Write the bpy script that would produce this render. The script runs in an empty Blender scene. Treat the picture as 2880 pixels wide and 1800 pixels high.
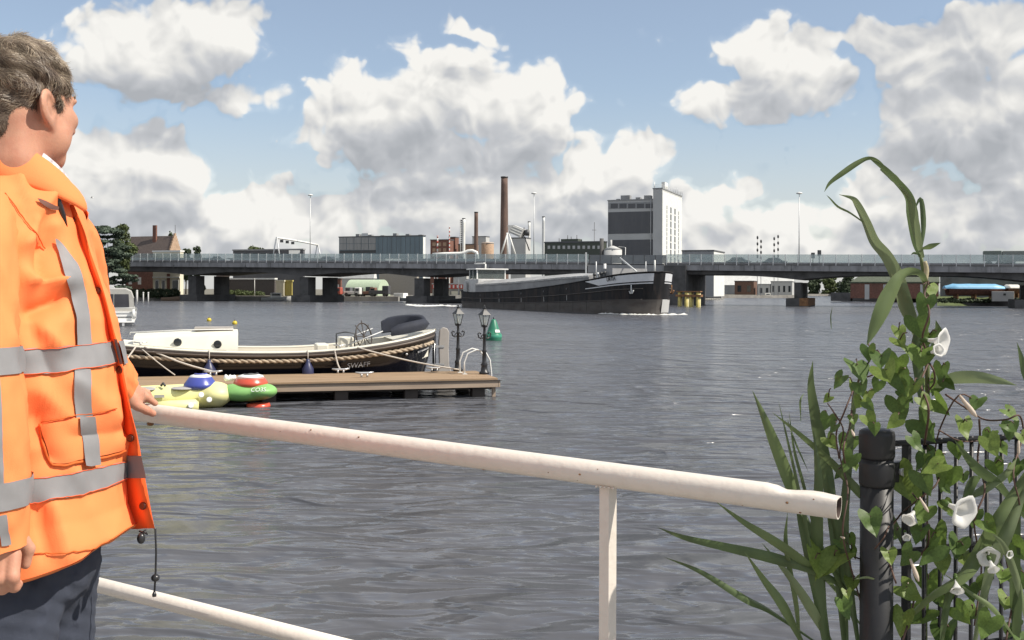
import bpy, bmesh, math, random
import numpy as np
from mathutils import Vector, Matrix

# ------------------------------------------------------------------ camera
sc = bpy.context.scene
COL = sc.collection
FPX, CXP, HZP, CAMZ, ROLL = 2900.0, 1440.0, 815.0, 2.6, 0.0036
cam_d = bpy.data.cameras.new("camera")
cam_d.sensor_width = 36.0
cam_d.lens = 36.0 * FPX / 2880.0
cam_d.shift_y = -(900.0 - HZP) / 2880.0
cam_d.clip_start = 0.05
cam_d.clip_end = 20000.0
cam = bpy.data.objects.new("camera", cam_d)
COL.objects.link(cam)
CR = Vector((math.cos(ROLL), 0, math.sin(ROLL)))
CU = Vector((-math.sin(ROLL), 0, math.cos(ROLL)))
cam.matrix_world = Matrix(((CR.x, CU.x, 0, 0), (0, 0, -1, 0), (CR.z, CU.z, 0, CAMZ), (0, 0, 0, 1)))
sc.camera = cam

def P(px, py, d):
    """world point seen at photo pixel (px, py) at distance d metres in front of the lens"""
    u = (px - CXP) / FPX; v = (HZP - py) / FPX
    return Vector((0, d, CAMZ)) + d * (u * CR + v * CU)

def G(px, py, z=0.0):
    """world point at height z seen at photo pixel"""
    u = (px - CXP) / FPX; v = (HZP - py) / FPX
    r = Vector((0, 1, 0)) + u * CR + v * CU
    t = (z - CAMZ) / r.z
    return Vector((0, 0, CAMZ)) + t * r

# ------------------------------------------------------------------ light
SUN_AZ, SUN_EL = math.radians(16.0), math.radians(47.0)      # azimuth: degrees towards the camera from +X
SUN_DIR = Vector((math.cos(SUN_EL) * math.cos(SUN_AZ), -math.cos(SUN_EL) * math.sin(SUN_AZ), math.sin(SUN_EL)))
sun_d = bpy.data.lights.new("sun", 'SUN')
sun_d.energy = 4.6
sun_d.angle = math.radians(0.53)
sun_d.color = (1.0, 0.93, 0.82)
sun = bpy.data.objects.new("sun", sun_d)
COL.objects.link(sun)
sun.rotation_euler = SUN_DIR.to_track_quat('Z', 'Y').to_euler()
sun.location = (30, -10, 40)

sc.view_settings.view_transform = 'Standard'
sc.view_settings.look = 'None'
sc.view_settings.exposure = 0.25
sc.view_settings.gamma = 1.0
sc.view_settings.use_curve_mapping = False
sc.cycles.use_denoising = True
sc.cycles.max_bounces = 6
sc.cycles.transparent_max_bounces = 12
sc.cycles.caustics_reflective = False
sc.cycles.caustics_refractive = False

# ------------------------------------------------------------------ sky with cumulus clouds
world = bpy.data.worlds.new("World")
sc.world = world
world.use_nodes = True
WT = world.node_tree
WT.nodes.clear()

def nd(t, typ, **kw):
    n = t.nodes.new(typ)
    for k, v in kw.items():
        setattr(n, k, v)
    return n

def mth(t, op, a, b=None, c=None, clamp=False):
    n = t.nodes.new('ShaderNodeMath'); n.operation = op; n.use_clamp = clamp
    for i, x in enumerate((a, b, c)):
        if x is None: continue
        if isinstance(x, (int, float)): n.inputs[i].default_value = x
        else: t.links.new(x, n.inputs[i])
    return n.outputs[0]

def vm(t, op, a, b=None, c=None, out=0):
    n = t.nodes.new('ShaderNodeVectorMath'); n.operation = op
    for i, x in enumerate((a, b, c)):
        if x is None: continue
        if isinstance(x, (tuple, list, Vector)): n.inputs[i].default_value = x
        elif isinstance(x, (int, float)): n.inputs[3].default_value = x
        else: t.links.new(x, n.inputs[i])
    return n.outputs[1] if op in ('LENGTH', 'DOT_PRODUCT', 'DISTANCE') else n.outputs[0]

def mrange(t, v, a, b, c=0.0, d=1.0, smooth=False):
    n = t.nodes.new('ShaderNodeMapRange')
    n.interpolation_type = 'SMOOTHSTEP' if smooth else 'LINEAR'
    t.links.new(v, n.inputs[0])
    for i, x in enumerate((a, b, c, d)): n.inputs[i + 1].default_value = x
    return n.outputs[0]

def px_dir(px, py):
    v = (P(px, py, 1.0) - Vector((0, 0, CAMZ))).normalized()
    return math.degrees(math.atan2(v.x, v.y)), math.degrees(math.asin(v.z))

# each cloud lobe: centre and half-size in photo pixels, weight
LOBES = [
    (430, 150, 210, 130, 1.0), (590, 120, 140, 130, .95), (330, 215, 120, 70, .8), (690, 275, 130, 60, .8), (480, 250, 230, 60, .8),
    (200, 470, 230, 120, 1.0), (420, 470, 120, 90, 1.0), (520, 500, 90, 60, .9), (300, 560, 330, 110, 1.0), (180, 390, 110, 60, .85),
    (690, 570, 110, 60, .9), (820, 600, 190, 55, .9), (930, 610, 120, 50, .85), (640, 640, 420, 70, 1.0),
    (1170, 270, 140, 120, 1.0), (1040, 330, 140, 120, 1.0), (920, 400, 100, 90, .95), (1330, 290, 170, 140, 1.0), (1450, 240, 110, 90, .9), (1490, 330, 110, 130, .95), (1200, 420, 340, 80, 1.0),
    (1340, 105, 90, 35, .75),
    (1640, 440, 110, 75, 1.0), (1830, 450, 110, 80, 1.0), (1620, 540, 300, 110, 1.0), (1330, 560, 300, 110, .95), (1150, 600, 200, 90, .9), (1480, 630, 500, 80, 1.0),
    (2170, 190, 130, 100, 1.0), (2290, 210, 110, 90, 1.0), (2020, 260, 150, 50, .9), (2160, 275, 220, 55, .95),
    (2420, 120, 300, 45, .85), (2740, 120, 300, 75, 1.0), (2600, 205, 170, 22, .6),
    (2660, 290, 160, 110, 1.0), (2820, 270, 150, 140, 1.0), (2680, 410, 170, 110, 1.0), (2850, 430, 160, 120, 1.0), (2600, 250, 80, 60, .8),
    (2000, 590, 90, 70, .75), (2090, 570, 70, 50, .8), (1930, 640, 120, 60, .8), (2160, 640, 120, 50, .7),
    (2400, 600, 220, 60, .85), (2500, 540, 130, 60, .8), (2700, 590, 260, 90, .95), (2250, 690, 700, 55, .9), (700, 715, 900, 55, .9),
]

def cloud_group(name):
    g = bpy.data.node_groups.new(name, 'ShaderNodeTree')
    g.interface.new_socket("Direction", in_out='INPUT', socket_type='NodeSocketVector')
    g.interface.new_socket("Cover", in_out='OUTPUT', socket_type='NodeSocketFloat')
    i = g.nodes.new('NodeGroupInput'); o = g.nodes.new('NodeGroupOutput')
    s = nd(g, 'ShaderNodeSeparateXYZ'); g.links.new(i.outputs[0], s.inputs[0])
    a = mth(g, 'MULTIPLY', mth(g, 'ARCTAN2', s.outputs[0], s.outputs[1]), 180 / math.pi)
    e = mth(g, 'MULTIPLY', mth(g, 'ARCSINE', s.outputs[2]), 180 / math.pi)
    c = nd(g, 'ShaderNodeCombineXYZ'); g.links.new(a, c.inputs[0]); g.links.new(e, c.inputs[1])
    return g, i.outputs[0], s, a, e, c.outputs[0], o.inputs[0]
# 1: where the clouds stand
cg, dirn, sp, az, el, ae, gout = cloud_group("cloud_cover")
nw = nd(cg, 'ShaderNodeTexNoise', noise_dimensions='2D'); nw.inputs['Scale'].default_value = 0.23; nw.inputs['Detail'].default_value = 3.0
cg.links.new(ae, nw.inputs['Vector'])
aev = vm(cg, 'ADD', ae, vm(cg, 'MULTIPLY', vm(cg, 'SUBTRACT', nw.outputs['Color'], (.5, .5, .5)), (4.0, 3.0, 0.0)))
acc = None
for (px, py, rx, ry, w) in LOBES:
    a0, e0 = px_dir(px, py)
    kx, ky = FPX * math.pi / 180 / rx, FPX * math.pi / 180 / ry
    v = vm(cg, 'MULTIPLY_ADD', aev, (kx, ky, 0), (-a0 * kx, -e0 * ky, 0))
    l = mth(cg, 'MULTIPLY_ADD', vm(cg, 'LENGTH', v), -0.62 * w, 1.0 * w)
    acc = l if acc is None else mth(cg, 'SMOOTH_MAX', acc, l, 0.12)
# broken cumulus all round, outside the part of the sky the lobes describe
dz = mth(cg, 'ADD', mth(cg, 'MAXIMUM', sp.outputs[2], 0.0), 0.22)
cz = nd(cg, 'ShaderNodeCombineXYZ')
for i in range(3): cg.links.new(dz, cz.inputs[i])
pl = vm(cg, 'DIVIDE', dirn, cz.outputs[0])
ng = nd(cg, 'ShaderNodeTexNoise', noise_dimensions='2D'); ng.inputs['Scale'].default_value = 1.9; ng.inputs['Detail'].default_value = 2.0
cg.links.new(pl, ng.inputs['Vector'])
gen = mrange(cg, ng.outputs['Fac'], 0.36, 0.66, 0.05, 0.85)
inside = mth(cg, 'MULTIPLY', mrange(cg, mth(cg, 'ABSOLUTE', az), 25, 34, 1, 0, True), mrange(cg, el, 15, 20, 1, 0, True))
gen = mth(cg, 'MULTIPLY', gen, mth(cg, 'SUBTRACT', 1.0, inside))
cg.links.new(mth(cg, 'SMOOTH_MAX', acc, gen, 0.1), gout)
# 2: cauliflower detail
dg_, dirn, sp, az, el, ae, gout = cloud_group("cloud_detail")
nz = nd(dg_, 'ShaderNodeTexNoise', noise_dimensions='3D'); nz.inputs['Scale'].default_value = 16.0; nz.inputs['Detail'].default_value = 8.0; nz.inputs['Roughness'].default_value = 0.52
dg_.links.new(dirn, nz.inputs['Vector'])
vo = nd(dg_, 'ShaderNodeTexVoronoi', feature='SMOOTH_F1', voronoi_dimensions='2D'); vo.inputs['Scale'].default_value = 0.46
vo.inputs['Detail'].default_value = 2.0; vo.inputs['Roughness'].default_value = 0.5; vo.inputs['Smoothness'].default_value = 0.3
nv = nd(dg_, 'ShaderNodeTexNoise', noise_dimensions='2D'); nv.inputs['Scale'].default_value = 0.3; nv.inputs['Detail'].default_value = 2.0
dg_.links.new(ae, nv.inputs['Vector'])
dg_.links.new(vm(dg_, 'ADD', ae, vm(dg_, 'MULTIPLY', nv.outputs['Color'], (2.4, 2.4, 0))), vo.inputs['Vector'])
puff = mth(dg_, 'MULTIPLY_ADD', vo.outputs['Distance'], -0.46, 0.21)
dg_.links.new(mth(dg_, 'ADD', mth(dg_, 'MULTIPLY_ADD', nz.outputs['Fac'], 0.78, -0.39), puff), gout)

# 3: grey undersides of the thickest clouds
bg_, dirn, sp, az, el, ae, gout = cloud_group("cloud_bases")
acc = None
for (px, py, rx, ry, w) in [(2620, 95, 520, 95, .85), (1150, 445, 340, 85, .45), (2730, 455, 230, 85, .45), (430, 255, 300, 70, .42), (1560, 600, 300, 70, .22), (330, 620, 360, 80, .25), (2150, 300, 200, 45, .2)]:
    a0, e0 = px_dir(px, py); kx, ky = FPX * math.pi / 180 / rx, FPX * math.pi / 180 / ry
    l = mth(bg_, 'MULTIPLY', mth(bg_, 'SUBTRACT', 1.0, vm(bg_, 'LENGTH', vm(bg_, 'MULTIPLY_ADD', ae, (kx, ky, 0), (-a0 * kx, -e0 * ky, 0))), clamp=True), w)
    acc = l if acc is None else mth(bg_, 'ADD', acc, l)
bg_.links.new(acc, gout)

geo = nd(WT, 'ShaderNodeTexCoord')
wdir = vm(WT, 'NORMALIZE', geo.outputs['Generated'])
def grp(g, v):
    n = WT.nodes.new('ShaderNodeGroup'); n.node_tree = g
    WT.links.new(v, n.inputs[0]); return n.outputs[0]
up1 = vm(WT, 'NORMALIZE', vm(WT, 'ADD', wdir, (0.003, 0.0, 0.010)))
up2 = vm(WT, 'NORMALIZE', vm(WT, 'ADD', wdir, (0.008, 0.0, 0.042)))
c0 = grp(cg, wdir); c2 = grp(cg, up2)
t0 = grp(dg_, wdir); t1 = grp(dg_, up1)
d0 = mth(WT, 'SUBTRACT', mth(WT, 'ADD', c0, t0), 0.12)
wel = nd(WT, 'ShaderNodeSeparateXYZ'); WT.links.new(wdir, wel.inputs[0])
haze = mrange(WT, wel.outputs[2], 0.0, 0.20, 0.80, 0.22, True)
alpha = mth(WT, 'MAXIMUM', mrange(WT, d0, 0.02, 0.22, 0, 1, True), haze)
fine = mth(WT, 'MULTIPLY', mth(WT, 'SUBTRACT', t0, t1), 1.25)
broad = mth(WT, 'MULTIPLY', mth(WT, 'SUBTRACT', c0, c2), 1.05)
thick = mrange(WT, d0, 0.05, 0.80, 0.16, -0.14)
lit = mth(WT, 'SUBTRACT', mth(WT, 'ADD', mth(WT, 'ADD', mth(WT, 'ADD', fine, broad), thick), 0.53), grp(bg_, wdir), clamp=True)
ramp = nd(WT, 'ShaderNodeValToRGB')
cr = ramp.color_ramp
cr.elements[0].position = 0.0; cr.elements[0].color = (0.43, 0.45, 0.48, 1)
cr.elements[1].position = 1.0; cr.elements[1].color = (0.93, 0.915, 0.875, 1)
e = cr.elements.new(0.45); e.color = (0.57, 0.585, 0.61, 1)
e = cr.elements.new(0.75); e.color = (0.77, 0.765, 0.745, 1)
incl = mrange(WT, d0, -0.05, 0.15, 0, 1, True)
lit2 = mth(WT, 'ADD', mth(WT, 'MULTIPLY', lit, incl), mth(WT, 'MULTIPLY_ADD', incl, -0.60, 0.60))
WT.links.new(lit2, ramp.inputs[0])
sky = nd(WT, 'ShaderNodeTexSky', sky_type='NISHITA')
sky.sun_disc = False
sky.sun_elevation = SUN_EL
sky.sun_rotation = math.pi / 2 + SUN_AZ
sky.air_density = 1.0; sky.dust_density = 0.6; sky.ozone_density = 1.5
bg1 = nd(WT, 'ShaderNodeBackground'); bg1.inputs[1].default_value = 0.115
WT.links.new(sky.outputs[0], bg1.inputs[0])
bg2 = nd(WT, 'ShaderNodeBackground'); bg2.inputs[1].default_value = 0.84
WT.links.new(ramp.outputs[0], bg2.inputs[0])
mx = nd(WT, 'ShaderNodeMixShader')
WT.links.new(alpha, mx.inputs[0]); WT.links.new(bg1.outputs[0], mx.inputs[1]); WT.links.new(bg2.outputs[0], mx.inputs[2])
wo = nd(WT, 'ShaderNodeOutputWorld'); WT.links.new(mx.outputs[0], wo.inputs[0])
world.cycles.sampling_method = 'NONE'

# ------------------------------------------------------------------ materials
MATS = {}
def hexlin(r, g, b):
    return tuple(((c / 255) / 12.92 if c / 255 <= 0.04045 else ((c / 255 + .055) / 1.055) ** 2.4) for c in (r, g, b))

def pmat(name, col, rough=0.6, metal=0.0, var=0.12, scale=3.0, bump=0.0, bscale=40.0, spec=0.5, stretch=(1, 1, 1), dirt=None, dirt_scale=0.8, dirt_amt=0.4, sss=0.0, trans=0.0, detail=5.0):
    """principled material whose colour wanders with noise; optional second tone in stains; optional bump"""
    if name in MATS: return MATS[name]
    m = bpy.data.materials.new(name); m.use_nodes = True
    t = m.node_tree; b = t.nodes['Principled BSDF']
    b.inputs['Roughness'].default_value = rough
    b.inputs['Metallic'].default_value = metal
    b.inputs['Specular IOR Level'].default_value = spec
    tc = nd(t, 'ShaderNodeTexCoord'); mp = nd(t, 'ShaderNodeMapping'); mp.inputs['Scale'].default_value = stretch
    t.links.new(tc.outputs['Object'], mp.inputs[0])
    n = nd(t, 'ShaderNodeTexNoise'); n.inputs['Scale'].default_value = scale; n.inputs['Detail'].default_value = detail
    t.links.new(mp.outputs[0], n.inputs['Vector'])
    mixn = nd(t, 'ShaderNodeMix', data_type='RGBA')
    f = mrange(t, n.outputs['Fac'], 0.3, 0.7)
    t.links.new(f, mixn.inputs[0])
    mixn.inputs[6].default_value = tuple(c * (1 - var) for c in col) + (1,)
    mixn.inputs[7].default_value = tuple(min(1, c * (1 + var)) for c in col) + (1,)
    out = mixn.outputs[2]
    if dirt:
        n2 = nd(t, 'ShaderNodeTexNoise'); n2.inputs['Scale'].default_value = dirt_scale; n2.inputs['Detail'].default_value = 8.0; n2.inputs['Roughness'].default_value = .65
        t.links.new(mp.outputs[0], n2.inputs['Vector'])
        mx2 = nd(t, 'ShaderNodeMix', data_type='RGBA')
        t.links.new(mrange(t, n2.outputs['Fac'], 0.48, 0.68, 0, dirt_amt), mx2.inputs[0])
        t.links.new(out, mx2.inputs[6]); mx2.inputs[7].default_value = tuple(dirt) + (1,)
        out = mx2.outputs[2]
    t.links.new(out, b.inputs['Base Color'])
    if bump:
        nb = nd(t, 'ShaderNodeTexNoise'); nb.inputs['Scale'].default_value = bscale; nb.inputs['Detail'].default_value = 4.0
        t.links.new(mp.outputs[0], nb.inputs['Vector'])
        bp = nd(t, 'ShaderNodeBump'); bp.inputs['Strength'].default_value = bump; bp.inputs['Distance'].default_value = 0.02
        t.links.new(nb.outputs['Fac'], bp.inputs['Height']); t.links.new(bp.outputs[0], b.inputs['Normal'])
    if sss:
        b.inputs['Subsurface Weight'].default_value = sss
        b.inputs['Subsurface Radius'].default_value = (0.01, 0.004, 0.002)
        b.inputs['Subsurface Scale'].default_value = 1.0
    if trans:
        tr = nd(t, 'ShaderNodeBsdfTranslucent'); t.links.new(out, tr.inputs['Color'])
        ms = nd(t, 'ShaderNodeMixShader'); ms.inputs[0].default_value = trans
        t.links.new(b.outputs[0], ms.inputs[1]); t.links.new(tr.outputs[0], ms.inputs[2])
        t.links.new(ms.outputs[0], t.nodes['Material Output'].inputs['Surface'])
    MATS[name] = m
    return m

def glassmat(name, col=(0.8, 0.85, 0.85), alpha=0.3, rough=0.05):
    """thin clear pane: part mirror, part see-through"""
    if name in MATS: return MATS[name]
    m = bpy.data.materials.new(name); m.use_nodes = True
    t = m.node_tree; b = t.nodes['Principled BSDF']
    b.inputs['Base Color'].default_value = col + (1,); b.inputs['Roughness'].default_value = rough
    tr = nd(t, 'ShaderNodeBsdfTransparent'); tr.inputs[0].default_value = (0.93, 0.97, 0.96, 1)
    n = nd(t, 'ShaderNodeTexNoise'); n.inputs['Scale'].default_value = 0.6
    ms = nd(t, 'ShaderNodeMixShader')
    t.links.new(mrange(t, n.outputs['Fac'], 0.3, 0.7, alpha * .8, alpha * 1.2), ms.inputs[0])
    t.links.new(tr.outputs[0], ms.inputs[1]); t.links.new(b.outputs[0], ms.inputs[2])
    t.links.new(ms.outputs[0], t.nodes['Material Output'].inputs['Surface'])
    MATS[name] = m
    return m

# ------------------------------------------------------------------ mesh builder
class MB:
    def __init__(s): s.v = []; s.f = []; s.sm = []; s.mi = []
    def add(s, vs, fs, smooth=False, mi=0):
        o = len(s.v); s.v.extend([tuple(v) for v in vs])
        for f in fs: s.f.append(tuple(i + o for i in f)); s.sm.append(smooth); s.mi.append(mi)
        return s
    def box(s, lo, hi, mi=0):
        (x0, y0, z0), (x1, y1, z1) = lo, hi
        return s.add([(x0, y0, z0), (x1, y0, z0), (x1, y1, z0), (x0, y1, z0), (x0, y0, z1), (x1, y0, z1), (x1, y1, z1), (x0, y1, z1)],
                     [(0, 3, 2, 1), (4, 5, 6, 7), (0, 1, 5, 4), (1, 2, 6, 5), (2, 3, 7, 6), (3, 0, 4, 7)], False, mi)
    def prism(s, pts, z0, z1, mi=0):
        n = len(pts)
        vs = [(x, y, z0) for x, y in pts] + [(x, y, z1) for x, y in pts]
        return s.add(vs, [tuple(range(n - 1, -1, -1)), tuple(range(n, 2 * n))] + [(i, (i + 1) % n, n + (i + 1) % n, n + i) for i in range(n)], False, mi)
    def bar(s, a, b, w, h, up=(0, 0, 1), mi=0):
        """rectangular bar from a to b"""
        a = Vector(a); b = Vector(b); d = (b - a).normalized(); u = Vector(up)
        if abs(d.dot(u)) > .98: u = Vector((0, 1, 0))
        r = d.cross(u).normalized(); u = r.cross(d)
        c = [(-.5, -.5), (.5, -.5), (.5, .5), (-.5, .5)]
        vs = [a + r * (x * w) + u * (y * h) for x, y in c] + [b + r * (x * w) + u * (y * h) for x, y in c]
        return s.add(vs, [(0, 1, 2, 3)[::-1], (4, 5, 6, 7), (0, 1, 5, 4), (1, 2, 6, 5), (2, 3, 7, 6), (3, 0, 4, 7)], False, mi)
    def tube(s, pts, r, n=8, cap=True, mi=0, flat=None):
        """tube through pts; r a number or one per point"""
        pts = [Vector(p) for p in pts]; m = len(pts)
        rs = r if isinstance(r, (list, tuple)) else [r] * m
        d0 = (pts[1] - pts[0]).normalized()
        ref = Vector((0, 0, 1)) if abs(d0.z) < .9 else Vector((1, 0, 0))
        x = d0.cross(ref).normalized()
        vs = []
        for i, p in enumerate(pts):
            d = (pts[min(i + 1, m - 1)] - pts[max(i - 1, 0)])
            d = d.normalized() if d.length > 1e-9 else d0
            x = (x - d * x.dot(d)).normalized(); y = d.cross(x)
            for k in range(n):
                a = 2 * math.pi * k / n
                vs.append(p + x * (math.cos(a) * rs[i]) + y * (math.sin(a) * rs[i] * (flat or 1)))
        fs = [(i * n + k, i * n + (k + 1) % n, (i + 1) * n + (k + 1) % n, (i + 1) * n + k) for i in range(m - 1) for k in range(n)]
        s.add(vs, fs, True, mi)
        if cap:
            o = len(s.v) - len(vs)
            s.f.append(tuple(o + k for k in range(n - 1, -1, -1))); s.sm.append(False); s.mi.append(mi)
            s.f.append(tuple(o + (m - 1) * n + k for k in range(n))); s.sm.append(False); s.mi.append(mi)
        return s
    def lathe(s, prof, c=(0, 0, 0), n=20, mi=0, smooth=True):
        """profile of (radius, z) turned about a vertical axis through c"""
        vs = [(c[0] + r * math.cos(2 * math.pi * k / n), c[1] + r * math.sin(2 * math.pi * k / n), c[2] + z) for r, z in prof for k in range(n)]
        fs = [(i * n + k, i * n + (k + 1) % n, (i + 1) * n + (k + 1) % n, (i + 1) * n + k) for i in range(len(prof) - 1) for k in range(n)]
        if prof[0][0] > 1e-6: fs.append(tuple(range(n - 1, -1, -1)))
        if prof[-1][0] > 1e-6: fs.append(tuple((len(prof) - 1) * n + k for k in range(n)))
        return s.add(vs, fs, smooth, mi)
    def ball(s, c, r, n=12, mi=0):
        rx, ry, rz = r if isinstance(r, (tuple, list)) else (r, r, r)
        m = max(4, n // 2); vs = []; fs = []
        for i in range(m + 1):
            t = math.pi * i / m
            for k in range(n):
                a = 2 * math.pi * k / n
                vs.append((c[0] + rx * math.sin(t) * math.cos(a), c[1] + ry * math.sin(t) * math.sin(a), c[2] - rz * math.cos(t)))
        for i in range(m):
            for k in range(n):
                fs.append((i * n + k, i * n + (k + 1) % n, (i + 1) * n + (k + 1) % n, (i + 1) * n + k))
        return s.add(vs, fs, True, mi)
    def grid(s, rows, smooth=True, closed=False, mi=0):
        """rows of points, equal length"""
        m = len(rows); n = len(rows[0]); vs = [p for r in rows for p in r]
        fs = []
        for i in range(m - 1):
            for k in range(n if closed else n - 1):
                fs.append((i * n + k, i * n + (k + 1) % n, (i + 1) * n + (k + 1) % n, (i + 1) * n + k))
        return s.add(vs, fs, smooth, mi)
    def mesh(s, name, mats):
        me = bpy.data.meshes.new(name)
        me.from_pydata([tuple(v) for v in s.v], [], s.f)
        me.polygons.foreach_set("use_smooth", s.sm)
        for m in (mats if isinstance(mats, (list, tuple)) else [mats]): me.materials.append(m)
        if any(s.mi): me.polygons.foreach_set("material_index", s.mi)
        me.validate(); me.update()
        return me
    def build(s, name, mats, parent=None, loc=None, rotz=None):
        o = bpy.data.objects.new(name, s.mesh(name, mats))
        COL.objects.link(o)
        if parent: o.parent = parent
        if loc is not None: o.location = loc
        if rotz is not None: o.rotation_euler = (0, 0, rotz)
        return o

def put(name, me, parent=None, loc=(0, 0, 0), rot=(0, 0, 0), scale=None):
    o = bpy.data.objects.new(name, me); COL.objects.link(o)
    o.parent = parent; o.location = loc; o.rotation_euler = rot
    if scale: o.scale = scale
    return o

LABELS = {}
def tag(o, label, cat, group=None):
    o["label"] = label; o["category"] = cat
    if group: o["group"] = group
    return o
def struct(o): o["kind"] = "structure"; return o
def stuff(o, label=None, cat=None):
    o["kind"] = "stuff"
    if label: o["label"] = label
    if cat: o["category"] = cat
    return o
def thing(name, label, cat, loc=(0, 0, 0), rotz=0, group=None):
    o = bpy.data.objects.new(name, None); COL.objects.link(o)
    o.empty_display_size = .2
    o.location = loc; o.rotation_euler = (0, 0, rotz)
    return tag(o, label, cat, group)
def bevel(o, w=0.01, seg=2):
    m = o.modifiers.new("bevel", 'BEVEL'); m.width = w; m.segments = seg; m.limit_method = 'ANGLE'
    return o

def text_mesh(body, size, mat, parent, mtx, name="lettering", depth=0.004, shear=0.0, bold=0.0):
    cu = bpy.data.curves.new(name, 'FONT'); cu.body = body; cu.size = size; cu.extrude = depth / 2; cu.align_x = 'CENTER'; cu.align_y = 'CENTER'; cu.shear = shear; cu.offset = bold
    tmp = bpy.data.objects.new("tmp", cu); COL.objects.link(tmp)
    dg = bpy.context.evaluated_depsgraph_get()
    me = bpy.data.meshes.new_from_object(tmp.evaluated_get(dg))
    bpy.data.objects.remove(tmp)
    me.materials.clear(); me.materials.append(mat)
    o = bpy.data.objects.new(name, me); COL.objects.link(o)
    o.parent = parent; o.matrix_local = mtx
    return o

# smooth implicit surfaces: numpy distance fields turned into quads (surface nets)
def smin(a, b, k):
    h = np.clip(0.5 + 0.5 * (b - a) / k, 0, 1)
    return b * (1 - h) + a * h - k * h * (1 - h)
def sd_ell(p, c, r, rot=None):
    q = p - np.array(c)
    if rot is not None: q = q @ np.array(rot)
    r = np.array(r); k0 = np.sqrt(((q / r) ** 2).sum(-1)); k1 = np.sqrt(((q / (r * r)) ** 2).sum(-1))
    return k0 * (k0 - 1.0) / np.maximum(k1, 1e-6)
def sd_cap(p, a, b, ra, rb):
    a = np.array(a, float); b = np.array(b, float); ba = b - a
    h = np.clip(((p - a) @ ba) / max(ba @ ba, 1e-9), 0, 1)
    return np.sqrt((((p - a) - h[..., None] * ba) ** 2).sum(-1)) - (ra + (rb - ra) * h)
def surface_net(fn, lo, hi, h):
    lo = np.array(lo, float); hi = np.array(hi, float)
    n = np.ceil((hi - lo) / h).astype(int) + 1
    ax = [lo[i] + h * np.arange(n[i]) for i in range(3)]
    p = np.stack(np.meshgrid(*ax, indexing='ij'), -1)
    d = fn(p)
    s = d < 0
    c = s[:-1, :-1, :-1].astype(np.int8)
    corners = [(i, j, k) for i in (0, 1) for j in (0, 1) for k in (0, 1)]
    sub = lambda arr, i, j, k: arr[i:arr.shape[0] - 1 + i, j:arr.shape[1] - 1 + j, k:arr.shape[2] - 1 + k]
    cnt = sum(sub(s, *q).astype(int) for q in corners)
    act = (cnt > 0) & (cnt < 8)
    acc = np.zeros(act.shape + (3,)); num = np.zeros(act.shape)
    for a in corners:
        for ax_i in range(3):
            if a[ax_i]: continue
            b = list(a); b[ax_i] = 1
            da, db = sub(d, *a), sub(d, *b)
            cross = (da < 0) != (db < 0)
            t = np.where(cross, da / np.where(cross, da - db, 1), 0)
            for q in range(3):
                acc[..., q] += np.where(cross, a[q] + (t if q == ax_i else 0), 0)
            num += cross
    idx = -np.ones(act.shape, int); ii = np.argwhere(act); idx[act] = np.arange(len(ii))
    verts = lo + h * (ii + acc[act] / num[act][:, None])
    faces = []
    for ax_i in range(3):
        o1, o2 = [(1, 2), (2, 0), (0, 1)][ax_i]
        sl = [slice(1, -1)] * 3; sl[ax_i] = slice(0, -1)
        sl2 = list(sl); sl2[ax_i] = slice(1, None)
        A = s[tuple(sl)]; B = s[tuple(sl2)]
        e = np.argwhere(A != B)
        if not len(e): continue
        base = e.copy(); base[:, o1] += 1; base[:, o2] += 1
        flip = A[tuple(e.T)]
        def at(da, db):
            q = base.copy(); q[:, o1] -= da; q[:, o2] -= db
            return idx[tuple(q.T)]
        q = np.stack([at(1, 1), at(0, 1), at(0, 0), at(1, 0)], -1)
        q[~flip] = q[~flip][:, ::-1]
        faces.append(q)
    f = np.concatenate(faces) if faces else np.zeros((0, 4), int)
    f = f[(f >= 0).all(1)]
    return verts, f
def np_mesh(name, v, f, mats, smooth=True, mi=None):
    me = bpy.data.meshes.new(name)
    me.from_pydata(v.tolist(), [], f.tolist() if hasattr(f, 'tolist') else f)
    me.polygons.foreach_set("use_smooth", [smooth] * len(me.polygons))
    for m in (mats if isinstance(mats, (list, tuple)) else [mats]): me.materials.append(m)
    if mi is not None: me.polygons.foreach_set("material_index", mi)
    me.update()
    return me

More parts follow.
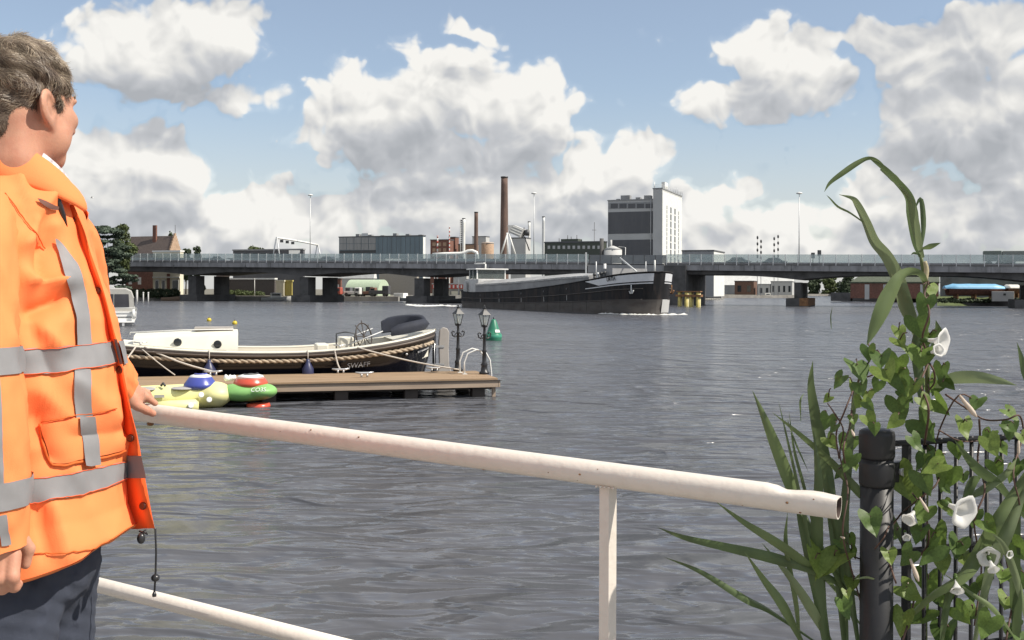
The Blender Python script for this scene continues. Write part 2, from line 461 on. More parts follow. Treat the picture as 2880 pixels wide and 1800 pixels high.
# ------------------------------------------------------------------ water
def water_material():
    m = bpy.data.materials.new("river_water"); m.use_nodes = True
    t = m.node_tree; b = t.nodes['Principled BSDF']
    b.inputs['Base Color'].default_value = (0.096, 0.099, 0.112, 1)
    b.inputs['Roughness'].default_value = 0.20
    b.inputs['IOR'].default_value = 1.333
    tc = nd(t, 'ShaderNodeTexCoord')
    def noise(scale, stretch, rot, detail, rough=.5, dist=0.0):
        mp = nd(t, 'ShaderNodeMapping'); mp.inputs['Scale'].default_value = stretch; mp.inputs['Rotation'].default_value = (0, 0, math.radians(rot))
        t.links.new(tc.outputs['Object'], mp.inputs[0])
        n = nd(t, 'ShaderNodeTexNoise'); n.inputs['Scale'].default_value = scale; n.inputs['Detail'].default_value = detail
        n.inputs['Roughness'].default_value = rough; n.inputs['Distortion'].default_value = dist
        t.links.new(mp.outputs[0], n.inputs['Vector'])
        return n.outputs['Fac']
    big = noise(0.55, (0.6, 1.15, 1), 16, 2.0, .45, .7)
    mid = noise(1.6, (0.55, 1.2, 1), 6, 2.0, .45, .7)
    sml = noise(5.0, (0.6, 1.1, 1), -6, 2.0, .45, .5)
    hgt = mth(t, 'ADD', mth(t, 'ADD', mth(t, 'MULTIPLY', big, 1.0), mth(t, 'MULTIPLY', mid, 0.50)), mth(t, 'MULTIPLY', sml, 0.05))
    # gusts: calmer and rougher patches
    gust = mrange(t, noise(0.035, (0.5, 1.6, 1), 10, 3.0), 0.35, 0.65, 0.6, 1.25)
    bp = nd(t, 'ShaderNodeBump'); bp.inputs['Distance'].default_value = 1.0
    t.links.new(gust, bp.inputs['Strength']); t.links.new(hgt, bp.inputs['Height'])
    t.links.new(bp.outputs[0], b.inputs['Normal'])
    return m
WATER = water_material()
mb = MB()
# a regular sheet, finer squares near the shore; far sheet carries on to the horizon
mb.add([(-6000, -40, 0), (6000, -40, 0), (6000, 9000, 0), (-6000, 9000, 0)], [(0, 1, 2, 3)])
water = struct(mb.build("water", WATER))

# ------------------------------------------------------------------ frame shared by the bridge and the town
E = Vector((0.930, -0.367, 0.0)).normalized()          # along the bridge, to the right
NB = Vector((-E.y, E.x, 0.0))                          # away from the camera
FROT = math.atan2(E.y, E.x)
B0 = Vector((-66.7, 215.0, 0.0))
def px_s(px, w=0.0):
    """distance along the bridge where its line (w metres back) crosses pixel column px"""
    u = (px - CXP) / FPX; o = B0 + NB * w
    return (o.y * u - o.x) / (E.x - E.y * u)
def deck_z(s): return 8.5 - 1.3 * s / 122.0
def BP(s, w, z): return B0 + E * s + NB * w + Vector((0, 0, z))

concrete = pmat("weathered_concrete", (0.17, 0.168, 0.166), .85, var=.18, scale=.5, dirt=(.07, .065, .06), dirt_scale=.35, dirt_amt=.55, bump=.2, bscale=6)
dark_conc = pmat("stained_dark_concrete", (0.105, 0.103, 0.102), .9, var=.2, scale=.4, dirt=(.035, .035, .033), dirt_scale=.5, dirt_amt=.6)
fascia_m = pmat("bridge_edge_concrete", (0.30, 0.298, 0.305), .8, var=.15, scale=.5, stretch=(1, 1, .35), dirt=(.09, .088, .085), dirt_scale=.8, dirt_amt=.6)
steel_l = pmat("pale_grey_steel", (0.62, 0.63, 0.63), .45, metal=.2, var=.06)
steel_d = pmat("dark_steel", (0.07, 0.072, 0.076), .5, metal=.3, var=.15)
white_p = pmat("white_paint", (0.78, 0.78, 0.75), .5, var=.05, scale=1.0, dirt=(.5, .48, .44), dirt_scale=.6, dirt_amt=.3)
cream_p = pmat("cream_paint", (0.74, 0.69, 0.55), .6, var=.06)
glass_b = glassmat("bridge_glass", (0.55, 0.62, 0.62), .38)
win_m = pmat("window_glass_dark", (0.03, 0.035, 0.04), .08, var=.3, scale=.5)
asphalt = pmat("asphalt", (0.05, 0.05, 0.05), .9, var=.15)
brick_m = pmat("red_brown_brick", (0.20, 0.095, 0.07), .85, var=.25, scale=2.5, dirt=(.10, .055, .045), dirt_scale=.4, dirt_amt=.5)
brick_t = pmat("tan_brick", (0.42, 0.29, 0.20), .85, var=.2, scale=2.0)
grey_w = pmat("mid_grey_cladding", (0.30, 0.305, 0.31), .6, var=.08, scale=.5, stretch=(1, 1, .15), dirt=(.19, .19, .185), dirt_scale=.7, dirt_amt=.45)
grey_l = pmat("light_grey_render", (0.50, 0.50, 0.49), .7, var=.06, scale=.4, dirt=(.33, .33, .32), dirt_scale=.2, dirt_amt=.4)
grey_d = pmat("charcoal_cladding", (0.105, 0.107, 0.115), .6, var=.1, scale=.5, stretch=(1, 1, .15), dirt=(.15, .15, .15), dirt_scale=.6, dirt_amt=.4)
blue_w = pmat("blue_grey_cladding", (0.15, 0.20, 0.235), .5, var=.10, scale=.4, stretch=(1, 1, .12), dirt=(.11, .14, .16), dirt_scale=.6, dirt_amt=.5)
roof_m = pmat("brown_roof_tiles", (0.115, 0.09, 0.08), .85, var=.2, scale=3.0)
green_d = pmat("dark_green_cladding", (0.07, 0.082, 0.065), .7, var=.15)
grass_m = pmat("bank_grass", (0.085, 0.11, 0.035), .9, var=.35, scale=.9, bump=.5, bscale=8)
earth_m = pmat("far_ground", (0.16, 0.15, 0.12), .95, var=.25, scale=.05)
quay_m = pmat("quay_concrete", (0.30, 0.285, 0.26), .85, var=.2, scale=.6, dirt=(.12, .11, .10), dirt_scale=.5, dirt_amt=.5)
yellow_m = pmat("yellow_timber_paint", (0.55, 0.46, 0.15), .6, var=.12)
rust_m = pmat("rusty_steel", (0.25, 0.13, 0.06), .85, var=.35, scale=2.0)
red_m = pmat("red_paint", (0.48, 0.075, 0.055), .5, var=.12)
pale_green = pmat("pale_green_sheet", (0.46, 0.55, 0.40), .6, var=.08)
steel_br = pmat("chimney_brick", (0.16, 0.105, 0.085), .9, var=.18, scale=.6, stretch=(1, 1, .35), dirt=(.07, .055, .05), dirt_scale=.25, dirt_amt=.6)
leaf_far = [pmat("tree_leaves_dark", (0.050, 0.072, 0.034), .7, var=.35, scale=.6, trans=.15),
            pmat("tree_leaves_mid", (0.085, 0.110, 0.035), .7, var=.35, scale=.6, trans=.15),
            pmat("tree_leaves_blue", (0.075, 0.105, 0.070), .7, var=.35, scale=.6, trans=.12)]
bark = pmat("bark", (0.10, 0.08, 0.06), .9, var=.3, scale=4)

# ------------------------------------------------------------------ land beyond the water
def land(name, pts, z, mats):
    mb = MB(); n = len(pts)
    mb.add([(x, y, z) for x, y in pts], [tuple(range(n))], mi=0)
    mb.add([(x, y, z - .004) for x, y in pts] + [(x, y, -2.0) for x, y in pts], [(i, n + i, n + (i + 1) % n, (i + 1) % n) for i in range(n)], mi=1)
    return struct(mb.build(name, mats))
def xy(px, d): p = P(px, HZP, d); return (p.x, p.y)
land("far_bank", [xy(-900, 214), xy(200, 218), xy(498, 224), xy(640, 228), xy(930, 226), xy(1120, 224), xy(1150, 300), xy(1345, 305), xy(1900, 352), xy(2232, 372), xy(2245, 520), xy(2420, 540), xy(2420, 700), (700, 3000), (2500, 7000), (-3500, 7000), (-1500, 2500)], 1.0, [earth_m, quay_m])
rb = [xy(2366, 262), xy(2640, 240), xy(2640, 192), xy(2880, 178), xy(3700, 160), xy(5200, 190), (900, 900), (300, 640), xy(2440, 420)]
land("right_bank", rb, 1.1, [grass_m, dark_conc])
# sloping grass at the right water's edge
mb = MB(); rows = []
random.seed(4)
for j in range(7):
    r = []
    for i in range(40):
        px = 2636 + i * 28; t = j / 6
        p = P(px, HZP, 186 - 7 * (i / 40) + t * 11 - 13 * max(0, (i - 10) / 40)); r.append((p.x, p.y, -0.25 + 1.9 * (t ** .7) + random.uniform(-.16, .16) * (t > 0)))
    rows.append(r)
struct(mb.grid(rows).build("grass_bank", grass_m))

# ------------------------------------------------------------------ bridge
S0, S1 = px_s(-900), px_s(3300)
SB0, SB1 = px_s(1652), px_s(1866)                      # lifting span
DW = 17.0
bridge = thing("road_bridge", "long grey concrete road bridge with glass wind screens crossing the river", "bridge", B0)
def bprof(mbx, s0, s1, prof, n, zf):
    """sweep a (w, dz) outline along the bridge; zf(s) gives the reference height"""
    rows = []
    for i in range(n + 1):
        s = s0 + (s1 - s0) * i / n
        rows.append([tuple(BP(s, w, zf(s) + dz(s) if callable(dz) else zf(s) + dz) - B0) for w, dz in prof])
    mbx.grid(rows, smooth=False, closed=True)
    m = len(prof); o = len(mbx.v) - len(rows) * m
    mbx.f.append(tuple(o + k for k in range(m))); mbx.sm.append(False); mbx.mi.append(0)
    mbx.f.append(tuple(o + (len(rows) - 1) * m + k for k in range(m - 1, -1, -1))); mbx.sm.append(False); mbx.mi.append(0)
PIERS = [px_s(526), px_s(842), px_s(1168), px_s(2240), px_s(2900)]
def haunch(s):
    h = min(abs(s - p) for p in PIERS)
    return -2.35 + .38 * min(1.2, max(0, s / 122)) - 0.80 * max(0, 1 - h / 11.0) ** 1.6
for nm, a, b in (("deck", S0, SB0 - .15), ("deck", SB1 + .15, S1)):
    mb = MB(); bprof(mb, a, b, [(0, -1.35), (0, -.35), (.02, 0), (.4, 0), (.4, -.5), (DW - .4, -.5), (DW - .4, 0), (DW, 0), (DW, -1.35)], 24, deck_z)
    mb.build(nm, fascia_m, bridge)
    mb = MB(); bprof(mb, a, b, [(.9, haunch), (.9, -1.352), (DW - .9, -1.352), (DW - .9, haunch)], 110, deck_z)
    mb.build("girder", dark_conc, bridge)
    mb = MB(); bprof(mb, a, b, [(.42, -.496), (.42, -.40), (DW - .42, -.40), (DW - .42, -.496)], 12, deck_z)
    mb.build("roadway", asphalt, bridge)
    mb = MB(); bprof(mb, a, b, [(-.06, -.40), (-.06, -.18), (-.004, -.18), (-.004, -.40)], 12, deck_z)
    mb.build("edge_rail", steel_l if False else concrete, bridge)
mb = MB(); bprof(mb, SB0, SB1, [(.25, -1.9), (.25, -.45), (DW - .25, -.45), (DW - .25, -1.9)], 6, deck_z); mb.build("lifting_span", grey_w, bridge)
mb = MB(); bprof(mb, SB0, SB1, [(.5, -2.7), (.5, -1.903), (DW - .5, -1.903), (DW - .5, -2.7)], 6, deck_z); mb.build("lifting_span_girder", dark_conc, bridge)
mb = MB(); bprof(mb, SB0, SB1, [(.2, -.448), (.2, -.25), (.42, -.25), (.42, -.448)], 6, deck_z); mb.build("edge_rail", steel_d, bridge)
# piers
for k, s in enumerate(PIERS):
    zb = deck_z(s) - 3.2
    for w in (3.0, 11.5):
        mb = MB(); q = [BP(s + a, w + b, 0) - B0 for a, b in ((-.55, -1.4), (.55, -1.4), (.55, 1.4), (-.55, 1.4))]
        if k < 3: q = [BP(s + a, w + b, 0) - B0 for a, b in ((-1.0, -1.4), (1.0, -1.4), (1.0, 1.4), (-1.0, 1.4))]
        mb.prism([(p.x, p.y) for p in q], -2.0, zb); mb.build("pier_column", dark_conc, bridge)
    fw = 1.75 if k == 3 else 2.2
    q = [BP(s + a, w, 0) - B0 for a, w in ((-fw, .4), (fw, .4), (fw, 13.5), (-fw, 13.5))]
    mb = MB(); mb.prism([(p.x, p.y) for p in q], -2.0, 1.35); o = mb.build("pier_footing", dark_conc, bridge)
    if k == 3:
        q = [BP(s + a, w, 0) - B0 for a, w in ((fw * .25, .37), (fw + .03, .37), (fw + .03, 13.4), (fw * .25, 13.4))]
        mb = MB(); mb.prism([(p.x, p.y) for p in q], .1, 1.38); mb.build("fender_timbers", rust_m, bridge)
q = [BP(s, w, 0) - B0 for s, w in ((SB1 + .2, -.5), (SB1 + 4.0, -.5), (SB1 + 4.0, 17), (SB1 + .2, 17))]
mb = MB(); mb.prism([(p.x, p.y) for p in q], -2.0, deck_z(SB1) - .55); mb.build("bascule_pier", dark_conc, bridge)
q = [BP(s, w, 0) - B0 for s, w in ((SB0 - 3.2, .5), (SB0 - .1, .5), (SB0 - .1, 16), (SB0 - 3.2, 16))]
mb = MB(); mb.prism([(p.x, p.y) for p in q], -2.0, deck_z(SB0) - 1.4); mb.build("bascule_pier", dark_conc, bridge)
# wind screen: post and pane after post and pane
post_me = MB().box((-.06, -.07, -.45), (.06, .07, 1.42)).mesh("post", steel_l)
post2_me = MB().box((-.04, -.05, -.45), (.04, .05, 1.30)).mesh("post", steel_d)
STEP = 2.0
pane_me = MB().box((.07, -.012, .05), (STEP - .07, .012, 1.40)).mesh("glass_pane", glass_b)
mesh_m = glassmat("grey_mesh_screen", (0.26, 0.27, 0.28), .7, .5)
pane2_me = MB().box((.05, -.012, -.2), (STEP - .05, .012, 1.28)).mesh("mesh_panel", mesh_m)
s = px_s(250)
tilt = math.atan(1.3 / 122.0)
while s < px_s(2960):
    lift = SB0 - .5 < s < SB1 - 1
    p = BP(s, -.02 if not lift else .3, deck_z(s)) - B0
    put("post", post2_me if lift else post_me, bridge, p, (0, 0, FROT))
    put("mesh_panel" if lift else "glass_pane", pane2_me if lift else pane_me, bridge, p, (0, tilt, FROT))
    s += STEP
mb = MB(); bprof(mb, px_s(-900), SB0 - .3, [(DW - .3, .0), (DW - .3, 1.0), (DW - .2, 1.0), (DW - .2, 0)], 4, deck_z); mb.build("far_parapet", grey_w, bridge)
mb = MB(); bprof(mb, SB1, px_s(2960), [(DW - .3, .0), (DW - .3, .5), (DW - .2, .5), (DW - .2, 0)], 4, deck_z); mb.build("far_parapet", grey_w, bridge)
# joints in the edge beam, drain spouts
jm = MB().box((-.03, -.022, -1.34), (.03, .05, -.41)).mesh("beam_joint", dark_conc); dm = MB().tube([(0, -.12, -1.0), (0, -.12, -1.75)], .07, 6).mesh("drain_pipe", dark_conc)
s = px_s(300); k = 0
while s < px_s(2940):
    if not (SB0 - 1 < s < SB1 + 1):
        p = BP(s, 0, deck_z(s)) - B0; put("beam_joint", jm, bridge, p, (0, 0, FROT))
        if k % 3 == 0: put("drain_pipe", dm, bridge, p, (0, 0, FROT))
    s += 6.0; k += 1
# white mast at the joint of the lifting span
mb = MB(); p = BP(SB0 - .2, -.2, deck_z(SB0)) - B0; mb.box((p.x - .14, p.y - .14, p.z - 2.2), (p.x + .14, p.y + .14, p.z + 1.7)); mb.build("joint_post", steel_l, bridge)

def lamp_mast(px, ytop, lab):
    s = px_s(px, 8.5); base = BP(s, 8.5, deck_z(s) - .3)
    top = P(px, ytop, base.y).z - base.z
    t = thing("lamp_mast", lab, "lamp mast", base, group="tall lamp masts on the bridge")
    MB().tube([(0, 0, 0), (0, 0, top)], [.11, .06], 8).build("mast", steel_l, t)
    mb = MB(); mb.lathe([(.05, -.1), (.55, .0), (.5, .18), (.12, .3)], (0, 0, top), 12); mb.build("lamp_head", white_p, t)
lamp_mast(872, 550, "thin tall lamp mast on the bridge beside the white gantry beam")
lamp_mast(1501, 545, "thin tall lamp mast on the bridge just right of the brick chimney")
lamp_mast(2247, 545, "thin tall lamp mast standing alone above the right bridge pier")

# gantry over the road
g0 = BP(px_s(777, .8), .8, 0); g1 = BP(px_s(893, 16.2), 16.2, 0)
gt = thing("sign_gantry", "white tubular sign gantry on two grey A-frames over the bridge road", "gantry", g0)
zg = deck_z(px_s(777)); za = P(777, 669, g0.y).z; zb_ = P(893, 689, g1.y).z
for gg, zt, sp in ((g0, za, 1.0), (g1, zb_, 1.1)):
    mb = MB(); c = gg - g0
    for sgn in (-1, 1):
        mb.tube([(c.x + E.x * sgn * sp, c.y + E.y * sgn * sp, zg - .4), (c.x + E.x * sgn * .12, c.y + E.y * sgn * .12, zt)], .13, 8)
    mb.build("leg_frame", steel_l, gt)
mb = MB(); a = Vector((0, 0, za)); b = g1 - g0 + Vector((0, 0, zb_))
mb.tube([a, a.lerp(b, .3) + Vector((0, 0, .12)), a.lerp(b, .7) + Vector((0, 0, .1)), b], .2, 10); mb.build("beam", white_p, gt)
for f in (.12, .25, .38):
    c = a.lerp(b, f); MB().box((c.x - .3, c.y - .2, c.z - .75), (c.x + .3, c.y + .2, c.z - .2)).build("signal_box", steel_d, gt)
def board(px0, px1, y0, y1, w, lab, m, name="road_sign"):
    s = px_s((px0 + px1) / 2, w); b = BP(s, w, 0)
    t = thing(name, lab, "road sign", b + Vector((0, 0, deck_z(s) - .4)))
    wd = (px1 - px0) / FPX * b.y / 2; z1 = P(px0, y0, b.y).z - b.z - deck_z(s) + .4; z0 = P(px0, y1, b.y).z - b.z - deck_z(s) + .4
    bevel(MB().box((-wd, -.04, z0), (wd, .04, z1)).build("panel", m, t), .02)
    for q in (-.6, .6): MB().tube([(q * wd, .1, 0), (q * wd, .1, z1)], .05, 6).build("pole", steel_l, t)
board(812, 843, 704, 714, 12, "white road sign board on the bridge in front of the grey building", white_p)
board(1083, 1127, 728, 733, 10, "long low white sign on the bridge before the blue warehouse", white_p)

# ------------------------------------------------------------------ vehicles on the bridge
def wheels(t, xs, y0, y1, r):
    for x in xs:
        for y in (y0, y1):
            MB().tube([(x, y - .12, r), (x, y + .12, r)], r, 12).build("wheel", asphalt, t)
def road_car(px, w, col, lab):
    s = px_s(px, w); t = thing("car", lab, "car", BP(s, w, deck_z(s) - .4), FROT, "cars on the bridge")
    m = pmat("car_paint_%d" % px, col, .3, var=.05, spec=.7)
    prof = [(-2.1, .3), (-2.15, .75), (-1.6, .9), (-1.0, 1.4), (.6, 1.42), (1.2, .95), (2.0, .8), (2.1, .3)]
    mb = MB(); mb.grid([[(x, y, z) for x, z in prof] for y in (-.85, .85)], False); n = len(prof)
    mb.add([(x, -.85, z) for x, z in prof], [tuple(range(n))]); mb.add([(x, .85, z) for x, z in prof], [tuple(range(n - 1, -1, -1))])
    bevel(mb.build("body", m, t), .08)
    MB().add([(-1.35, -.87, .95), (-.95, -.87, 1.32), (.55, -.87, 1.34), (1.0, -.87, .95)], [(0, 3, 2, 1)]).build("side_window", win_m, t)
    wheels(t, (-1.35, 1.3), -.8, .8, .32)
road_car(2078, 4, (.05, .05, .06), "dark car crossing the bridge right of the silo tower")
road_car(2180, 6, (.12, .12, .13), "grey car on the bridge above the right pier")
road_car(925, 5, (.04, .04, .05), "dark car on the bridge under the right end of the white gantry")
road_car(618, 6, (.25, .26, .28), "silver car on the bridge right of the stepped-gable house")
def truck(px, ln, col, lab):
    s = px_s(px, 5); t = thing("truck", lab, "truck", BP(s, 5, deck_z(s) - .4), FROT, "trucks on the bridge")
    m = pmat("truck_box_%d" % px, col, .6, var=.08)
    bevel(MB().box((-ln / 2, -1.2, .95), (ln / 2, 1.2, 2.55)).build("cargo_box", m, t), .05)
    bevel(MB().box((ln / 2 + .15, -1.15, .5), (ln / 2 + 2.0, 1.15, 2.3)).build("cab", pmat("truck_cab", (.3, .32, .3), .4), t), .15)
    MB().box((ln / 2 + .8, -1.17, 1.45), (ln / 2 + 1.8, -1.153, 2.1)).build("cab_window", win_m, t)
    wheels(t, (-ln / 2 + .8, ln / 2 - .3, ln / 2 + 1.1), -1.05, 1.05, .48)
truck(2790, 2.6, (.16, .185, .165), "short grey-green truck behind the bridge glass at the right edge")
truck(2868, 5.0, (.22, .235, .215), "long grey-green truck cut off by the right edge of the picture")

# ------------------------------------------------------------------ buildings
def fbox(name, label, cat, x0, x1, x2, ytop, d, mat, z0=.9, side=None, depth=None, roof=None, group=None):
    """box with its near right corner at pixel x1 and distance d; front from x0, lit right side to x2"""
    A = P(x1, HZP, d); A.z = 0
    u0 = (x0 - CXP) / FPX; wd = (A.x - u0 * A.y) / (E.x - E.y * u0)
    if depth is None:
        u2 = (x2 - CXP) / FPX; depth = (u2 * A.y - A.x) / (NB.x - NB.y * u2)
    h = P(x1, ytop, d).z
    t = thing(name, label, cat, A, FROT, group)
    t["w"] = wd; t["dp"] = depth; t["h"] = h
    mb = MB(); mb.box((-wd, 0, z0), (0, depth, h)); 
    mb.build("wall", mat, t)
    mb = MB(); mb.box((-wd - .15, -.15, h), (.15, depth + .15, h + .35)); mb.build("roof", roof or grey_d, t)
    return t, wd, depth, h
def front_px(t, px, d):
    """local x on the front plane of a building at pixel px"""
    A = t.location; u = (px - CXP) / FPX
    return -((A.x - u * A.y) / (E.x - E.y * u))
def zpx(t, px, py):
    x = front_px(t, px, 0); y = A_y = t.location.y - E.y * -x
    return P(px, py, t.location.y + E.y * x).z
def panel(t, px0, px1, y0, y1, mat, name, out=.04, th=.08):
    xa, xb = front_px(t, px0, 0), front_px(t, px1, 0)
    za, zb = zpx(t, px0, y1), zpx(t, px0, y0)
    return MB().box((xa, -out, za), (xb, -out + th, zb)).build(name, mat, t)
def side_panel(t, b0, b1, z0, z1, mat, name, out=.05):
    return MB().box((out - .1, b0, z0), (out, b1, z1)).build(name, mat, t)

# stepped-gable house on the left bank
hs, wd, dp, h = fbox("gable_house", "brick house with steep brown roof and stepped gable left of the bridge", "house", 352, 477, 507, 712, 246, brick_m, roof=roof_m)
for ch in list(hs.children):
    if ch.name.startswith("roof"): bpy.data.objects.remove(ch)
zr = P(477, 662, 246).z
mb = MB(); mb.add([(-wd, -.25, h - .1), (-.25, -.25, h - .1), (-.25, dp / 2, zr), (-wd, dp / 2, zr), (-wd, dp + .25, h - .1), (-.25, dp + .25, h - .1)], [(0, 1, 2, 3), (3, 2, 5, 4), (0, 3, 4)])
mb.build("roof", roof_m, hs)
mb = MB(); pts = []
nst = 7
for i in range(nst):
    f = i / nst; pts += [(dp / 2 * f, h + (zr - h) * f + (.55 if i else -.2)), (dp / 2 * f, h + (zr - h) * (i + 1) / nst + .6)]
ol = pts + [(dp - y, z) for y, z in pts[::-1]]
n = len(ol); mb.add([(-.3, y, z) for y, z in ol] + [(.12, y, z) for y, z in ol], [tuple(range(n - 1, -1, -1)), tuple(range(n, 2 * n))] + [(i, i + 1, n + i + 1, n + i) for i in range(n - 1)])
mb.build("stepped_gable", brick_t, hs)
MB().tube([(0, dp / 2, zr + .6), (0, dp / 2, zr + 2.6)], .06, 6).build("finial", steel_d, hs)
xa = front_px(hs, 424, 0); MB().box((xa - .5, dp * .3, h + .5), (xa + .5, dp * .42, zr + 2.6)).build("chimney", brick_m, hs)
for a in (.2, .45, .7): side_panel(hs, dp * a, dp * a + 1.1, h - 1.9, h - .2, white_p, "window")
for px in (362, 388):
    w = panel(hs, px, px + 9, 780, 800, white_p, "window"); w["label"] = "white framed window in the shaded brick side"
an, awd, adp, ah = fbox("porch_annex", "cream annex with bay windows in front of the stepped-gable house", "annex", 430, 506, 516, 708, 240, cream_p, roof=white_p)
for a, b in ((436, 448), (455, 466), (484, 503)):
    w = panel(an, a, b, 786, 818, white_p, "window", .1, .15); panel(an, a + 2, b - 2, 789, 815, win_m, "pane", .13, .05).parent = an
panel(an, 470, 478, 770, 828, brick_m, "pillar", .12, .2)
panel(an, 430, 506, 778, 782, white_p, "cornice", .2, .3)

# row of low buildings, left to right
gb, *_ = fbox("flat_grey_building", "low flat-roofed dark grey building behind the white gantry", "building", 655, 852, 857, 703, 262, grey_d, roof=grey_w)
for px in range(662, 840, 24): panel(gb, px, px + 15, 712, 730, win_m, "window", .03, .06)
wh, *_ = fbox("blue_warehouse", "large blue-grey warehouse with grey panel corner above the bridge", "warehouse", 953, 1189, 1196, 664, 345, blue_w, side=white_p)
for r, (ya, yb) in enumerate(((668, 685), (686, 703))):
    for k in range(5):
        panel(wh, 955 + k * 20.6, 974 + k * 20.6, ya, yb, grey_w, "cladding_panel", .12, .2)
panel(wh, 955, 1057, 705, 712, steel_d, "ledge", .1, .2)
MB().box((front_px(wh, 1000, 0), 4, P(1000, 664, 345).z), (front_px(wh, 1018, 0), 6, P(1000, 650, 345).z)).build("roof_unit", steel_l, wh)
side_panel(wh, 0.1, wh["dp"] - .1, 1.2, wh["h"] - .3, white_p, "sunlit_side")  # sunlight on the blue end wall, put in as white colour

fb, *_ = fbox("brick_factory", "red brown brick factory block with white striped pipes, left of the chimneys", "factory", 1210, 1262, 1275, 675, 430, brick_m)
for k in range(3):
    for r in range(3): panel(fb, 1216 + k * 15, 1225 + k * 15, 682 + r * 16, 692 + r * 16, brick_t, "window", .1, .2)
fb2, *_ = fbox("brick_factory", "taller narrow brick factory block beside the white ladder stack", "factory", 1262, 1280, 1290, 668, 440, brick_m)
fb3, *_ = fbox("brick_factory", "low tan brick works hall behind the white curved pipe", "factory", 1288, 1338, 1345, 688, 435, brick_t)
st, *_ = fbox("concrete_tower", "square pale concrete tower block behind the thin brick chimney", "tower", 1328, 1366, 1376, 666, 470, grey_l)

def stack(name, lab, xl, xr, ytop, d, mat, taper=.82, bands=None, ladder=False, z0=.9):
    c = P((xl + xr) / 2, HZP, d); r = (xr - xl) / 2 / FPX * d; h = P(xl, ytop, d).z
    t = thing(name, lab, "chimney", (c.x, c.y, 0))
    mb = MB(); n = 14
    mb.lathe([(r * (1 - (1 - taper) * i / n), z0 + (h - z0) * i / n) for i in range(n + 1)], (0, 0, 0), 20); mb.build("shaft", mat, t)
    mb = MB(); mb.lathe([(r * taper * 1.12, h - .05 * (h) * .2), (r * taper * 1.12, h + .05)], (0, 0, 0), 20); mb.build("rim", steel_d if bands is None else mat, t)
    if bands:
        for i in range(bands):
            z = h - (h * .45) * i / bands - .8; MB().lathe([(r * 1.06, z), (r * 1.06, z + (h * .45) / bands * .45)], (0, 0, 0), 12).build("band", red_m, t)
    if ladder:
        mb = MB()
        for q in (-1.2, 1.2): mb.tube([(-r * 1.9, -q * r * .4, z0), (-r * 1.9, -q * r * .4, h)], .12, 6)
        mb.build("ladder_rails", steel_l, t)
        for i in range(26):
            z = h * .35 + (h * .64) * i / 26; MB().box((-r * 2.3, -r * .6, z), (-r * .9, r * .6, z + .5)).build("ladder_rung", steel_d, t)
    return t
stack("brick_chimney", "tall brown brick factory chimney, the highest thing on the skyline", 1404, 1431, 497, 410, steel_br, .68)
stack("brick_chimney", "slimmer weathered brick chimney left of the tall one", 1332, 1345, 596, 420, steel_br, .8)
stack("steel_stack", "white steel stack with a dark rung ladder on its left", 1299, 1308, 614, 425, white_p, 1.0, ladder=True)
stack("steel_stack", "slim pale steel stack between the grey hopper and the dark green building", 1524, 1532, 609, 390, steel_l, 1.0)
stack("steel_stack", "short white flue rising behind the grey hopper", 1484, 1491, 623, 405, white_p, 1.0)
stack("striped_pipe", "thin red and white banded vent pipe on the brick factory", 1228, 1232, 664, 428, white_p, 1.0, bands=5)
stack("striped_pipe", "tall thin red and white banded vent pipe beside the ladder stack", 1262, 1265, 638, 428, white_p, 1.0, bands=8)
c = P(1371, HZP, 430); tk = thing("round_silo", "round tan concrete silo beside the tall brick chimney", "silo", (c.x, c.y, 0))
hh = P(1371, 683, 430).z; MB().lathe([(2.6, .9), (2.6, hh), (2.4, hh + .2)], n=24).build("drum", brick_t, tk)
MB().lathe([(2.75, hh - .3), (2.75, hh - .02), (0.0, hh + .5)], n=24).build("cap", grey_l, tk)

# white curved pipe
d = 300; pts = [P(1216, 716, d), P(1250, 714, d), P(1295, 713, d), P(1306, 711, d), P(1316, 706, d), P(1328, 705, d), P(1340, 710, d), P(1343, 722, d), P(1344, 745, d)]
o0 = P(1216, HZP, d); o0.z = 0
pp = thing("white_pipeline", "white curved process pipe on legs behind the bridge railing", "pipeline", o0)
MB().tube([p - o0 for p in pts], .5, 10).build("pipe", white_p, pp)
for px in (1222, 1255, 1290): a = P(px, 716, d) - o0; MB().tube([(a.x, a.y, 1), (a.x, a.y, a.z)], .14, 6).build("pipe_leg", steel_l, pp)
a = P(1306, 712, d) - o0; MB().lathe([(1.9, a.z - 4.2), (1.4, a.z - 3.0), (.5, a.z - 1.4), (.4, a.z)], (a.x, a.y, 0), 14).build("funnel", white_p, pp)

# tilted grey hopper on A-frame legs (raised bridge counterweight)
d = 345; o0 = P(1450, HZP, d); o0.z = 0
hp = thing("raised_hopper", "grey tilted box frame on splayed legs right of the tall chimney", "hopper", o0)
a = P(1432, 634, d) - o0; b = P(1449, 634, d) - o0; c = P(1476, 645, d) - o0; e_ = P(1466, 668, d) - o0; f_ = P(1436, 655, d) - o0
mb = MB(); ol = [a, b, c, e_, f_]; n = 5
mb.add([p + NB * -1.5 for p in ol] + [p + NB * 1.5 for p in ol], [tuple(range(n - 1, -1, -1)), tuple(range(n, 2 * n))] + [(i, (i + 1) % n, n + (i + 1) % n, n + i) for i in range(n)])
mb.build("box", grey_l, hp)
for k in range(3):
    q = b.lerp(f_, .15 + .3 * k); r_ = c.lerp(e_, .15 + .3 * k); MB().bar(q - NB * 1.56, r_ - NB * 1.56, .12, .3).build("rib", white_p, hp)
for (x0_, y0_, x1_, y1_) in ((1432, 655, 1410, 725), (1434, 655, 1459, 735), (1430, 655, 1432, 725)):
    MB().tube([P(x0_, y0_, d) - o0 - NB * 1.2, P(x1_, y1_, d) - o0 - NB * 1.2], .28, 8).build("leg", white_p, hp)
